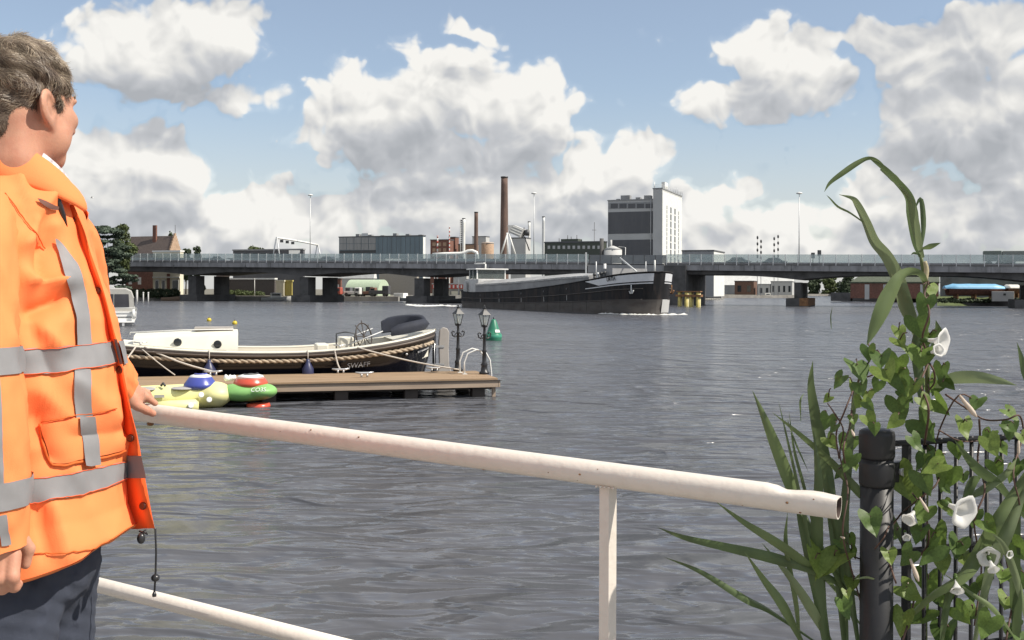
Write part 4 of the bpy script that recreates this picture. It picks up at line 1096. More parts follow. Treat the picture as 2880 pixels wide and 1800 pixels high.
MB().box((x0_ + .5, -.6, 4.2), (x0_ + 1.6, .6, 5.2)).build("steering_console", steel_d, barge)
# aft deckhouse
bevel(MB().box((.6, -2.0, 2.3), (x0_ - .9, 2.0, 4.0)).build("deckhouse", grey_l, barge), .06)
for a in (1.0, 1.9): MB().box((a, -2.05, 2.95), (a + .55, -1.98, 3.55)).build("deckhouse_window", win_m, barge)
MB().box((x0_ - .6, -2.9, 1.9), (x0_ + .5, -2.7, 3.7)).build("side_fairing", grey_l, barge)
mb = MB()
for i in range(4): mb.tube([(1.2, -.5 + i * .3, 4.0), (.9 + i * .25, -.5 + i * .2, 5.2 + .2 * i)], .04, 5)
mb.build("rigging_spar", steel_d, barge)
# masts and bollards forward
for t, h0, h1, r in ((.81, 3.6, 5.6, .16), (.77, 4.2, 5.9, .07), (.95, 4.2, 5.7, .05), (.985, 4.3, 5.8, .09)):
    MB().tube([(t * BL, -1.0 if t < .9 else 0, h0), (t * BL, -1.0 if t < .9 else 0, h1)], r, 8).build("mast", white_p if r > .08 else steel_l, barge)
mb = MB(); mb.tube([(.93 * BL, -.5, 4.6), (.86 * BL, -.5, 6.2)], .08, 6); mb.build("boom", steel_l, barge)
for t in (.82, .835, .85, .865):
    mb = MB(); mb.tube([(t * BL, -2.6, bsheer(t) - .2), (t * BL, -2.6, bsheer(t) + .55)], .16, 8); mb.ball((t * BL, -2.6, bsheer(t) + .6), .22, 8); mb.build("bollard", steel_d if t != .835 else steel_l, barge)
MB().box((.835 * BL, -2.2, 3.6), (.885 * BL, 2.2, 5.0)).build("forecastle_hatch", coam_m, barge)
# bow wave and wake lying on the water
def foam(name, lab, pts, w, seed, sc=1.0):
    """ragged flat foam patches strung along a line"""
    rng = random.Random(seed); mb = MB()
    for i in range(len(pts) - 1):
        a, b = Vector(pts[i]), Vector(pts[i + 1]); L = (b - a).length; k = max(2, int(L / (.35 * sc)))
        for j in range(k):
            c = a.lerp(b, (j + rng.random()) / k) + Vector((rng.uniform(-w, w), rng.uniform(-w, w), 0)); s_ = rng.uniform(.15, .55) * sc
            n = 7; vs = [(c.x + s_ * 1.5 * math.cos(6.283 * q / n) * rng.uniform(.5, 1.1), c.y + s_ * math.sin(6.283 * q / n) * rng.uniform(.5, 1.1), .03) for q in range(n)]
            vs.append((c.x, c.y, .05 + rng.uniform(.05, .16) * sc)); mb.add(vs, [(q, (q + 1) % n, n) for q in range(n)], True)
    return stuff(mb.build(name, foam_m), lab, "foam")
s0 = barge.location; stb = Vector((axis.y, -axis.x, 0))
bw = lambda x, y: s0 + axis * x - stb * y
foam("bow_foam", "white bow wave foam at the barge stem", [bw(BL * .9, -3.75), bw(BL * .96, -2.9), bw(BL + .1, -.9), bw(BL + 1.2, .4)], .35, 1, .9)
foam("bow_foam", "white bow wave foam on the far side of the stem", [bw(BL + 1.0, 0), bw(BL + .4, 2.2), bw(BL - .5, 4)], .4, 2, 1.0)
foam("wake_foam", "thin white wake line trailing left of the barge stern", [G(1150, 858), G(1190, 862), G(1240, 860), G(1300, 863), G(1340, 864)], .7, 3, 1.1)

# ------------------------------------------------------------------ yellow mooring piles right of the barge
for k, (px, yb) in enumerate(((1884, 858), (1916, 862), (1948, 864))):
    p = G(px + 6, yb); t = thing("mooring_dolphin", ["leftmost yellow pile cluster, partly behind the barge bow", "middle yellow pile cluster right of the barge bow", "rightmost yellow pile cluster beside the barge bow"][k], "pile", p, FROT, "yellow mooring piles")
    for a in (-.55, .55):
        for b in (-.5, .6): MB().tube([(a, b, -2), (a, b, 2.35)], .26, 10).build("pile", yellow_m if b < 0 else pmat("pale_yellow", (.72, .66, .38), .6, var=.1), t)
    MB().box((-1.1, -.9, 1.6), (1.1, .9, 1.95)).build("cross_beam", rust_m, t)
    MB().box((-1.0, -.85, 2.35), (1.0, .95, 2.5)).build("cap", rust_m, t)

# ------------------------------------------------------------------ small moored craft along the far bank
def runabout(name, lab, px, yw, ln, col, heading, cabin=True, group="small boats on the far bank"):
    p = G(px, yw); t = thing(name, lab, "boat", p, heading, group)
    m = pmat("boat_col_%s" % str(col), col, .4, var=.06)
    mb = MB(); rows = []
    for i in range(9):
        f = i / 8; hb = ln * .17 * math.sqrt(max(.02, 1 - max(0, (f - .45) / .55) ** 2)); x = (f - .5) * ln; zt = .7 + .35 * f * f
        rows.append([(x, -hb, zt), (x, -hb * .8, .1), (x, 0, -.2), (x, hb * .8, .1), (x, hb, zt)])
    mb.grid(rows, True); mb.add(rows[0], [tuple(range(5))]); mb.build("hull", m, t)
    mb = MB(); mb.grid([[r[0][:2] + (r[0][2] - .08,), r[4][:2] + (r[4][2] - .08,)] for r in rows], False); mb.build("deck", white_p, t)
    if cabin:
        bevel(MB().box((-ln * .2, -ln * .11, .6), (ln * .15, ln * .11, 1.75)).build("cabin", white_p, t), .08)
        MB().box((-ln * .16, -ln * .115, 1.15), (ln * .1, -ln * .108, 1.55)).build("cabin_window", win_m, t)
    return t
runabout("motor_boat", "white cabin motor boat under the bridge left of the yellow containers", 778, 846, 6.5, (.7, .7, .68), .3)
runabout("motor_boat", "small open white boat by the hedge under the left span", 690, 845, 4.5, (.6, .6, .58), .2, False)
runabout("motor_boat", "white motor yacht moored beyond the yellow piles", 1985, 838, 11, (.78, .78, .76), 2.9)
runabout("motor_boat", "small white boat moored before the brown boat shed", 2110, 836, 7, (.75, .75, .74), .1)
runabout("motor_boat", "little white boat left of the right bridge pier", 2160, 838, 5, (.75, .75, .74), .1)
runabout("motor_boat", "grey blue boat on the slip before the third pier", 1125, 846, 8, (.30, .36, .42), 2.6)
runabout("motor_boat", "dark low boat drifting right of the third pier", 1270, 853, 5, (.05, .05, .05), .2, False)
runabout("motor_boat", "small brown wooden boat at the left bank under the hedge", 483, 846, 4.2, (.30, .21, .15), .1, False)
# trucks and machines on the middle quay
def machine(px, d, col, lab, sc=1.0):
    b = P(px, HZP, d); b.z = 1.0
    t = thing("yard_vehicle", lab, "vehicle", b, FROT + .2, "vehicles on the quay"); m = pmat("yard_col_%d" % px, col, .5, var=.1)
    bevel(MB().box((-1.9 * sc, -.85, .5), (.6 * sc, .85, 1.15 * sc)).build("bed", m, t), .05)
    bevel(MB().box((.65 * sc, -.85, .45), (1.9 * sc, .85, 2.0 * sc)).build("cab", m, t), .15)
    MB().box((.9 * sc, -.87, 1.2 * sc), (1.7 * sc, -.853, 1.75 * sc)).build("cab_window", win_m, t)
    wheels(t, (-1.2 * sc, 1.1 * sc), -.8, .8, .42)
machine(938, 228, (.42, .10, .07), "red flatbed vehicle on the quay right of the second pier")
machine(966, 230, (.12, .12, .13), "dark vehicle on the quay below the arched shed's left end")
machine(992, 229, (.7, .7, .68), "white pick-up on the quay before the arched shed")
machine(1035, 231, (.20, .10, .07), "brown vehicle on the quay before the arched shed doorway")
machine(1068, 230, (.08, .08, .085), "black vehicle on the quay beside the beige block", 1.2)
# quay-side posts, flagpole
for k, (px, yb, yt) in enumerate(((385, 848, 818), (403, 848, 824), (417, 848, 824))):
    p = G(px, yb); t = thing("mooring_post", ["thick", "first thin", "second thin"][k] + " pale mooring post at the left bank behind the white cruiser", "post", p, group="mooring posts at the left bank")
    h = P(px, yt, p.y).z; MB().tube([(0, 0, -1), (0, 0, h)], .22 if k == 0 else .13, 8).build("shaft", grey_l, t); MB().lathe([(.26 if k == 0 else .17, h), (.2, h + .12), (0, h + .2)], n=8).build("cap", white_p, t)
b = P(716, HZP, 232); b.z = 1; t = thing("flag_pole", "white pole on the bank in front of the timber shed", "pole", b); MB().tube([(0, 0, 0), (0, 0, P(716, 785, 232).z - 1)], [.09, .06], 8).build("pole", white_p, t); MB().ball((0, 0, P(716, 785, 232).z - 1), .14, 8).build("finial", white_p, t)

# blue covered boats on the right bank
def cover_boat(px0, px1, y0, y1, d, col, lab):
    a = P(px0, HZP, d); b = P(px1, HZP, d); a.z = b.z = 0; ln = (b - a).length; ang = math.atan2(b.y - a.y, b.x - a.x)
    zt = P(px0, y0, d).z; zb = P(px0, y1, d).z; r = (zt - zb) / 2
    t = thing("covered_boat", lab, "boat cover", (a.x, a.y, zb), ang, "covered boats on the right bank")
    m = pmat("cover_%d" % px0, col, .45, var=.1, scale=1.5, bump=.3, bscale=2.0)
    mb = MB(); rows = []
    for i in range(15):
        f = i / 14; k = min(1, .55 + 1.6 * min(f, 1 - f) * 2); rr = random.Random(i).uniform(.95, 1.04)
        rows.append([(ln * f, -1.25 * math.cos(math.pi * j / 10) * k, r * .25 + (r * 1.75) * math.sin(math.pi * j / 10) * k * rr) for j in range(11)])
    mb.grid(rows, True); mb.add(rows[0], [tuple(range(11))]); mb.add(rows[-1], [tuple(range(10, -1, -1))]); mb.build("tarpaulin", m, t)
    mb = MB(); mb.grid([[(ln * f, y, z) for y, z in ((-1.15, r * .25), (-.6, -.9), (0, -1.1), (.6, -.9), (1.15, r * .25))] for f in (.05, .5, .95)], True); mb.build("hull", brick_m, t)
    for f in (.2, .5, .8): MB().box((ln * f - .1, -.9, -1.6), (ln * f + .1, .9, -.85)).build("trestle", rust_m, t)
cover_boat(2655, 2822, 798, 814, 184, (.20, .45, .68), "long light blue tarpaulin covered boat on the right bank")
cover_boat(2826, 2866, 800, 812, 184, (.66, .64, .58), "short cream tarpaulin covered boat at the right edge of the bank")
t = thing("bank_hut", "small pale concrete hut on the grass at the right edge", "hut", P(2806, 838, 181), FROT); bevel(MB().box((-.9, 0, -.6), (2.6, 2, 1.15)).build("wall", grey_l, t), .04); MB().box((.9, -.06, .45), (1.3, .02, .8)).build("hatch", steel_d, t)

# ------------------------------------------------------------------ white cruiser at the left
p = G(322, 917)
cru = thing("cabin_cruiser", "white cabin cruiser with grey canvas canopy seen from astern behind the man", "boat", p, math.radians(19))
gel = pmat("white_gelcoat", (.80, .80, .78), .25, var=.04, scale=1.0, dirt=(.5, .48, .45), dirt_scale=1.2, dirt_amt=.25)
canvas = pmat("grey_canvas", (.42, .41, .38), .85, var=.08, scale=3, bump=.15, bscale=12)
rows = []
for i in range(10):
    f = i / 9; hb = 1.38 * math.sqrt(max(.0, 1 - max(0, (f - .5) / .5) ** 2.2)) + .02; zt = .95 + .35 * f
    rows.append([(-hb, f * 7.5, zt), (-hb * .97, f * 7.5, .45), (-hb * .85, f * 7.5, .05), (0, f * 7.5, -.25), (hb * .85, f * 7.5, .05), (hb * .97, f * 7.5, .45), (hb, f * 7.5, zt)])
mb = MB(); mb.grid(rows, True); mb.add(rows[0], [tuple(range(7))]); mb.build("hull", gel, cru)
bevel(MB().box((-1.3, -.55, .22), (1.3, -.005, .34)).build("swim_platform", gel, cru), .03)
MB().box((-1.36, -.03, .58), (1.36, .0, .64)).build("transom_stripe", steel_d, cru)
mb = MB(); mb.grid([[(-1.42, -.06, .9), (1.42, -.06, .9)], [(-1.42, -.06, 1.0), (1.42, -.06, 1.0)], [(-1.3, .4, 1.02), (1.3, .4, 1.02)]], False); mb.build("stern_rail_moulding", gel, cru)
mb = MB(); prof = [(-1.28, 1.0), (-1.22, 1.9), (-1.05, 2.38), (-.7, 2.55), (.7, 2.55), (1.05, 2.38), (1.22, 1.9), (1.28, 1.0)]
mb.grid([[(x, y, z * s_) for x, z in prof] for y, s_ in ((.15, 1), (1.6, 1.03), (3.2, 1.0))], True); mb.add([(x, .15, z) for x, z in prof], [tuple(range(8))]); mb.build("canopy", canvas, cru)
vinyl = pmat("tinted_vinyl", (.055, .055, .065), .15, var=.3, scale=1.0)
for a, b in ((-1.0, -.08), (-.02, .95)): MB().add([(a, .13, 1.3), (b, .13, 1.3), (b * .95, .13, 2.2), (a * .95, .13, 2.2)], [(0, 1, 2, 3)]).build("canopy_window", vinyl, cru)
for sd in (-1, 1): MB().add([(sd * 1.262, .5, 1.35), (sd * 1.262, 2.6, 1.35), (sd * 1.245, 2.6, 1.95), (sd * 1.245, .5, 1.95)], [(0, 1, 2, 3)]).build("canopy_window", vinyl, cru)
bevel(MB().box((-1.1, 3.2, 1.1), (1.1, 5.6, 1.75)).build("fore_cabin", gel, cru), .15)
mb = MB(); mb.tube([(-1.3, -.1, 1.0), (-1.3, -.1, 1.25), (1.3, -.1, 1.25), (1.3, -.1, 1.0)], .02, 6); mb.build("stern_rail", steel_l, cru)
MB().tube([(1.22, -.2, .5), (1.22, -.2, 1.15)], .1, 10).build("fender", white_p, cru)
for a in (-.5, .1, .5): MB().box((a, -.6, .02), (a + .16, -.555, .2)).build("reflector", steel_l, cru)
MB().tube([(0, 3.0, 2.5), (-.2, 3.0, 2.75), (-1.2, 3.0, 2.72)], .03, 6).build("arch_rail", steel_l, cru)

# yellow marker buoys, green buoy
for k, (px, py) in enumerate(((588, 903), (660, 912))):
    p = G(px, py); t = thing("marker_buoy", ["left", "right"][k] + " one of two small yellow ball buoys beyond the black boat", "buoy", p, group="yellow ball buoys")
    MB().ball((0, 0, .08), .19, 14).build("float_ball", pmat("buoy_yellow", (.62, .47, .04), .35, var=.06), t); MB().lathe([(.05, .25), (.05, .33), (.02, .34)], n=8).build("eye", steel_d, t)
p = G(1388, 957); gbm = pmat("buoy_green", (.03, .20, .12), .4, var=.12, scale=3, dirt=(.05, .12, .09), dirt_scale=2.0, dirt_amt=.4)
t = thing("green_buoy", "green conical channel buoy behind the right lamp post", "buoy", p)
MB().lathe([(.40, -.3), (.42, .12), (.42, .30), (.40, .34), (.36, .36), (.28, .62), (.13, 1.02), (.09, 1.08), (0, 1.09)], n=24).build("body", gbm, t)
MB().lathe([(.425, .13), (.432, .16), (.432, .27), (.425, .29)], n=24).build("rubbing_band", pmat("buoy_green_light", (.06, .30, .20), .4), t)
MB().lathe([(.03, 1.06), (.03, 1.15), (.05, 1.17), (0, 1.2)], n=8).build("lifting_eye", steel_d, t)
mb = MB(); mb.grid([[((.375 - .3 * f) * math.cos(a) * 1.02, (.375 - .3 * f) * math.sin(a) * 1.02, .40 + f * .75) for a in [math.radians(-75 + 10 * i) for i in range(6)]] for f in (.02, .2)], True); mb.build("reflective_patch", white_p, t)

# ------------------------------------------------------------------ floating dock
DA = math.radians(15.5); DE = Vector((math.cos(DA), math.sin(DA), 0)); DN = Vector((-DE.y, DE.x, 0))
DO = G(1400, 1063, .46); DO.z = 0                       # near right corner
dock = thing("wooden_dock", "long brown plank jetty in front of the black boat", "jetty", DO, DA)
deckm = [pmat("dock_plank_%d" % i, c, .8, var=.14, scale=2.0, stretch=(.4, 6, 1), bump=.25, bscale=25) for i, c in enumerate(((.34, .235, .145), (.37, .26, .165), (.32, .225, .14), (.36, .245, .15)))]
fasc = pmat("dock_fascia", (.40, .31, .235), .8, var=.14, scale=1.5, stretch=(.5, 4, 4), dirt=(.22, .16, .12), dirt_scale=1.0, dirt_amt=.4)
dpile = pmat("wet_pile", (.045, .035, .03), .6, var=.2)
DL, DWID = 12.5, 2.35
nb = 16; pw = DWID / nb
for i in range(nb):
    o = MB().box((-DL, i * pw + .004, .415), (0, (i + 1) * pw - .006, .455 + .003 * (i % 3))).build("deck_plank", deckm[i % 4], dock)
bevel(MB().box((-DL, -.05, .24), (.0, -.004, .40)).build("fascia_board", fasc, dock), .006)
bevel(MB().box((.004, -.05, .24), (.05, DWID, .40)).build("fascia_board", fasc, dock), .006)
MB().box((-DL, -.08, .40), (.08, .02, .412)).build("shadow_strip", dpile, dock)  # dark strip standing in for the shadow line under the plank edge
for k in range(8):
    x = -.45 - k * 1.65
    for y in (.25, 1.9): bevel(MB().box((x - .16, y - .16, -1.6), (x + .16, y + .16, .40)).build("pile", dpile, dock), .02)
for y in (.25, 1.15, 2.1): MB().box((-DL, y - .07, .18), (-.05, y + .07, .412)).build("joist", dpile, dock)
MB().box((-.12, .05, -.3), (-.04, .13, .24)).build("corner_strut", fasc, dock)
def DP(x, y, z=.46): return DO + DE * x + DN * y + Vector((0, 0, z))
galv = pmat("galvanised", (.55, .55, .55), .35, metal=.6, var=.1)
def cleat(x, y, lab):
    t = thing("mooring_cleat", lab, "cleat", DP(x, y), DA, "cleats on the jetty")
    for a in (-.07, .07): MB().tube([(a, 0, 0), (a, 0, .09)], .025, 8).build("foot", galv, t)
    MB().tube([(-.22, 0, .12), (-.1, 0, .1), (.1, 0, .1), (.22, 0, .12)], [.02, .03, .03, .02], 8).build("horn", galv, t)
def on_dock(px, py): p = G(px, py, .46); q = p - DO; return q.dot(DE), q.dot(DN)
CL = []
for px, py, lab in ((955, 1048, "galvanised cleat on the jetty's far edge taking the stern spring line"), (1025, 1061, "small cleat in the middle of the jetty's right half"), (600, 1055, "cleat on the jetty behind the blue inflatable dome"), (1218, 1044, "cleat on the jetty under the black boat's rudder")):
    x, y = on_dock(px, py); cleat(x, min(y, 2.2), lab); CL.append(DP(x, min(y, 2.2), .56))

# ornamental lamp posts
blk = pmat("black_cast_iron", (.016, .016, .018), .4, var=.2, spec=.6)
lampglass = glassmat("lantern_glass", (.7, .7, .66), .22, .1)
def lamp_post(px, py, lab):
    x, y = on_dock(px, py); h = 1.62
    t = thing("lamp_post", lab, "lamp post", DP(x, y), DA + .3, "lamp posts on the jetty")
    MB().lathe([(.13, 0), (.13, .05), (.09, .08), (.075, .2), (.09, .24), (.055, .3), (.05, .55), (.065, .58), (.042, .62), (.036, .98), (.055, 1.0), (.035, 1.03), (.03, 1.17), (.06, 1.2), (.03, 1.23)], n=14).build("shaft", blk, t)
    for sd in (-1, 1):
        mb = MB(); mb.tube([(0, 0, .93), (sd * .10, 0, .90), (sd * .17, 0, .94), (sd * .19, 0, 1.02), (sd * .15, 0, 1.06), (sd * .11, 0, 1.02)], .018, 8); mb.tube([(sd * .02, 0, 1.0), (sd * .08, 0, .98), (sd * .1, 0, .93)], .014, 6); mb.build("scroll_arm", blk, t)
        MB().tube([(0, 0, 1.18), (sd * .07, 0, 1.2), (sd * .1, 0, 1.28)], .012, 6).build("cradle", blk, t)
    # four-sided tapered lantern
    z0_, z1_, r0, r1 = 1.25, 1.50, .052, .098
    c = lambda r, z: [(sx * r, sy * r, z) for sx, sy in ((-1, -1), (1, -1), (1, 1), (-1, 1))]
    a, b = c(r0, z0_), c(r1, z1_)
    for i in range(4):
        MB().add([a[i], a[(i + 1) % 4], b[(i + 1) % 4], b[i]], [(0, 1, 2, 3)]).build("lantern_pane", lampglass, t)
        MB().tube([a[i], b[i]], .009, 6).build("lantern_bar", blk, t)
    MB().lathe([(.09, z0_ - .03), (.09, z0_)], n=4).build("lantern_base", blk, t)
    mb = MB(); e_ = c(r1 + .025, z1_); f_ = c(.05, z1_ + .1); mb.grid([e_, f_, c(.035, z1_ + .14)], False, True); mb.build("lantern_roof", blk, t)
    MB().lathe([(.035, z1_ + .14), (.05, z1_ + .17), (.02, z1_ + .2), (.03, z1_ + .225), (0, z1_ + .26)], n=10).build("lantern_finial", blk, t)
    MB().lathe([(.018, z0_), (.022, z0_ + .1), (.035, z0_ + .14), (.03, z0_ + .2), (0, z0_ + .22)], n=10).build("lamp_bulb", white_p, t)
lamp_post(1288, 1043, "left black ornamental lamp post on the jetty, by the rudder")
lamp_post(1362, 1052, "right black ornamental lamp post at the jetty corner by the ladder")
# white swim ladder
x, y = on_dock(1345, 1047)
ld = thing("swim_ladder", "white tubular swim ladder with two hoops at the jetty end", "ladder", DP(-.12, 1.55), DA, None)
for yy in (-.3, .22):
    MB().tube([(-.42, yy, 0), (-.43, yy, .3), (-.34, yy, .52), (-.1, yy, .62), (.12, yy, .56), (.24, yy, .35), (.28, yy, 0), (.28, yy, -1.2)], .02, 8).build("hoop_rail", white_p, ld)
for z in (-.1, -.4, -.7): MB().tube([(.28, -.3, z), (.28, .22, z)], .018, 8).build("rung", white_p, ld)
for yy in (-.3, .22): MB().box((-.48, yy - .06, 0), (-.36, yy + .06, .012)).build("foot_plate", white_p, ld)

# ------------------------------------------------------------------ black tender moored behind the dock
sloep_dir = Vector((math.cos(DA), math.sin(DA), 0))
SST = DP(-.80, 2.35 + 1.45, 0); SST.z = 0             # stern post on the centre line
SL, SBM = 9.6, 1.36
slo = thing("black_tender", "black open tender with cream deck, rope fender and grey rudder beyond the jetty", "boat", SST, DA)
# local: x from 0 (stern) to -SL (bow)
hullb = pmat("tender_black_gelcoat", (.008, .008, .012), .12, var=.2, scale=1.0, spec=.6)
creamg = pmat("tender_cream_gelcoat", (.78, .75, .64), .35, var=.04)
teak = pmat("teak_wale", (.045, .034, .028), .55, var=.2, scale=3, stretch=(.3, 3, 3))
rope_m = pmat("rope", (.42, .34, .25), .9, var=.2, scale=8)
line_m = pmat("mooring_line", (.55, .50, .44), .9, var=.15, scale=30)
navy = pmat("navy_canvas", (.022, .026, .040), .8, var=.15, scale=4, bump=.2, bscale=20)
def sb(t):  # half-breadth, t 0 stern - 1 bow
    a = max(0, (.22 - t) / .22); b = max(0, (t - .55) / .45)
    return SBM * math.sqrt(max(0, 1 - a ** 2.3)) * math.sqrt(max(0, 1 - b ** 2.0)) if t not in (0, 1) else 0.0
def ss(t):  # sheer height
    return 1.00 + .50 * max(0, (.42 - t) / .42) ** 1.9 + .42 * max(0, (t - .45) / .55) ** 1.9
def sp_(t, zf, sd, out=0.0):
    """zf 1 = sheer, 0 = waterline"""
    h = sb(t); taper = (.72 + .28 * max(zf, 0) ** .55) if 0 < t < 1 else 0
    x = -t * SL + (.0 if t > .5 else -.38 * (1 - zf) * max(0, 1 - t / .25)) + (.7 * (1 - zf) * max(0, (t - .85) / .15))
    return Vector((x, sd * (h * taper + out), ss(t) * zf - .02))
ST = [0, .006, .015, .03, .05, .075, .1, .13, .17, .22] + [.22 + .5 * i / 14 for i in range(1, 15)] + [.76, .8, .84, .88, .91, .94, .965, .98, .99, .997, 1.0]
mb = MB()
for sd in (-1, 1): mb.grid([[tuple(sp_(t, z, sd)) for t in ST] for z in (-.15, 0, .15, .3, .45, .6, .75, .88, 1.0)], True)
mb.build("hull", hullb, slo)
for sd in (-1, 1):
    # wale boards
    mb = MB(); mb.grid([[tuple(sp_(t, z, sd, o)) for t in ST] for z, o in ((.865, .02), (.87, .05), (.985, .06), (1.0, .03), (1.0, -.06))], True); mb.build("wale", teak, slo)
    mb = MB(); mb.grid([[tuple(sp_(t, z, sd, o)) for t in ST] for z, o in ((.905, .062), (.93, .085), (.945, .062))], True); mb.build("wale_moulding", pmat("wale_light", (.15, .12, .10), .5), slo)
    # twisted rope fender: two strands winding round each other
    c = [sp_(t, .80, sd, .045) for t in np.linspace(.004, .996, 260)]
    for ph in (0, math.pi):
        mb = MB(); pts = []
        ln = 0
        for i in range(len(c)):
            if i: ln += (c[i] - c[i - 1]).length
            a = ln / .17 * math.pi + ph; pts.append(c[i] + Vector((0, sd * .024 * math.cos(a), .024 * math.sin(a))))
        mb.tube(pts, .036, 6); mb.build("rope_fender", rope_m, slo)
# rim, cockpit, foredeck
mb = MB()
for sd in (-1, 1): mb.grid([[tuple(sp_(t, 1.0, sd, o) + Vector((0, 0, dz))) for t in ST] for o, dz in ((-.02, .0), (-.02, .035), (-.16, .045), (-.16, 0.0))], True)
mb.build("gunwale_deck", creamg, slo)
TI = [t for t in ST if .02 <= t <= .6]
mb = MB()
for sd in (-1, 1): mb.grid([[tuple(sp_(t, 1.0, sd, -.15) + Vector((0, sd * o, dz))) for t in TI] for o, dz in ((0, .03), (-.02, -.25), (-.05, -.62))], True)
mb.build("cockpit_lining", creamg, slo)
mb = MB(); mb.grid([[tuple(sp_(t, .38, sd, -.25)) for t in TI] for sd in (-1, 1)], False); mb.build("cockpit_sole", deckm[1], slo)
mb = MB(); mb.grid([[tuple(sp_(t, 1.0, sd, -.1) + Vector((0, 0, .03))) for t in ST if t >= .58] for sd in (-1, 1)], False); mb.build("foredeck", creamg, slo)
mb = MB(); mb.grid([[tuple(sp_(t, 1.0, sd, -.1) + Vector((0, 0, .028))) for t in ST if t <= .13] for sd in (-1, 1)], False); mb.build("stern_deck", creamg, slo)
# low cabin
def cab(t, f):  # f 0..1 across
    w = max(.15, sb(t) - .34)
    return w
xs = [.548, .57, .63, .70, .76, .81]
mb = MB(); rows = []
for t in xs:
    w = cab(t, 0); z0_ = ss(t) + .02; zt = 1.50 - .10 * max(0, (t - .6) / .25)
    rows.append([(-t * SL, -w, z0_), (-t * SL, -w + .06, zt - .08), (-t * SL, -w + .16, zt), (-t * SL, 0, zt + .04), (-t * SL, w - .16, zt), (-t * SL, w - .06, zt - .08), (-t * SL, w, z0_)])
mb.grid(rows, True); mb.add(rows[0], [tuple(range(7))]); mb.add(rows[-1], [tuple(range(6, -1, -1))]); mb.build("cabin", creamg, slo)
MB().box((-.66 * SL, -.5, 1.535), (-.56 * SL, .5, 1.60)).build("sliding_hatch", pmat("hatch_grey", (.36, .33, .30), .6), slo)
mb = MB(); w = cab(.7, 0) - .15
mb.tube([(-.56 * SL, -w, 1.5), (-.56 * SL, -w, 1.57), (-.68 * SL, -w, 1.56), (-.82 * SL, -w + .25, 1.5), (-.82 * SL, -w + .25, 1.44)], .016, 6); mb.build("grab_rail", white_p, slo)
for t in (.60, .70):
    w = cab(t, 0); o = MB().lathe([(.0, 0), (.085, 0), (.10, .015), (.10, .03), (.08, .035), (0, .035)], n=20).build("porthole", win_m, slo)
    o.location = (-t * SL, -w + .02, ss(t) + .17); o.rotation_euler = (math.radians(97), 0, 0)
# helm: console, wheel, engine box
bevel(MB().box((-.275 * SL, -.28, .4), (-.235 * SL, .28, 1.32)).build("helm_console", creamg, slo), .04)
mb = MB(); R = .36; cx, cz = 0, 0
mb.tube([(cx, R * math.cos(a), cz + R * math.sin(a)) for a in [2 * math.pi * i / 24 for i in range(25)]], .018, 6)
for i in range(4): a = math.pi * i / 4; mb.tube([(cx, R * 1.22 * math.cos(a), cz + R * 1.22 * math.sin(a)), (cx, -R * 1.22 * math.cos(a), cz - R * 1.22 * math.sin(a))], .013, 6)
wheel = mb.build("steering_wheel", teak, slo); wheel.location = (-.205 * SL, -.1, 1.33); wheel.rotation_euler = (0, math.radians(-12), math.radians(-42))
bevel(MB().box((-.34 * SL, -.35, .4), (-.305 * SL, .3, 1.15)).build("helm_seat", creamg, slo), .05)
mb = MB(); mb.tube([(-.285 * SL, -.4, 1.0), (-.285 * SL, -.4, 1.42), (-.26 * SL, -.35, 1.46), (-.235 * SL, -.4, 1.42), (-.235 * SL, -.4, 1.0)], .02, 6); mb.build("seat_rail", steel_d, slo)
for i in range(4): bevel(MB().box((-(.20 - .04 * i) * SL, -.55, .6), (-(.20 - .04 * i) * SL + .34, .55, 1.05 + .05 * i)).build("stern_cushion", pmat("cushion_grey", (.22, .22, .23), .9) if i % 2 else creamg, slo), .06)
# folded sprayhood round the stern
mb = MB(); rows = []
for i in range(19):
    a = math.pi * i / 18; ca, sa = math.cos(a), math.sin(a)
    cx = -.115 * SL - .95 * sa * 0; 
    x = -.140 * SL + 1.08 * sa; y = .92 * ca
    zb = 1.36 + .16 * sa; zt = 1.56 + .26 * sa ** .5 + (.0 if ca < 0 else .14 * ca ** .5)
    rows.append([(x, y, zb), (x + .10 * sa, y * 1.06, (zb + zt) / 2), (x - .02, y * .98, zt), (x - .12 * sa, y * .86, zt - .05), (x - .1 * sa, y * .85, zb + .03)])
mb.grid(rows, True, False); mb.add(rows[0], [tuple(range(5))]); mb.add(rows[-1], [tuple(range(4, -1, -1))]); mb.build("folded_hood", navy, slo)
for sd in (-1, 1): MB().tube([(-.26 * SL, sd * 1.0, 1.15), (-.165 * SL, sd * .98, 1.5)], .016, 6).build("hood_stay", steel_l, slo)
# rudder
rud = pmat("rudder_grey", (.40, .37, .34), .6, var=.1, scale=3)
mb = MB(); ol = [(.05, -.5), (.05, .15), (.12, .6), (.10, 1.15), (.13, 1.48), (.22, 1.56), (.34, 1.53), (.40, 1.42), (.38, 1.0), (.40, .5), (.62, -.1), (.62, -.5)]
n = len(ol); mb.add([(x, -.05, z) for x, z in ol] + [(x, .05, z) for x, z in ol], [tuple(range(n)), tuple(range(2 * n - 1, n - 1, -1))] + [((i + 1) % n, i, n + i, n + (i + 1) % n) for i in range(n)]); bevel(mb.build("rudder", rud, slo), .02)
mb = MB(); mb.tube([(-.02, 0, -.4), (-.02, 0, 1.40)], .05, 8); mb.build("stern_post", hullb, slo)
for z in (.5, 1.0): MB().box((-.1, -.07, z), (.25, .07, z + .06)).build("rudder_hinge", galv, slo)
MB().tube([(-.03, -.08, .3), (-.03, -.08, 1.1)], .014, 6).build("exhaust_pipe", galv, slo)
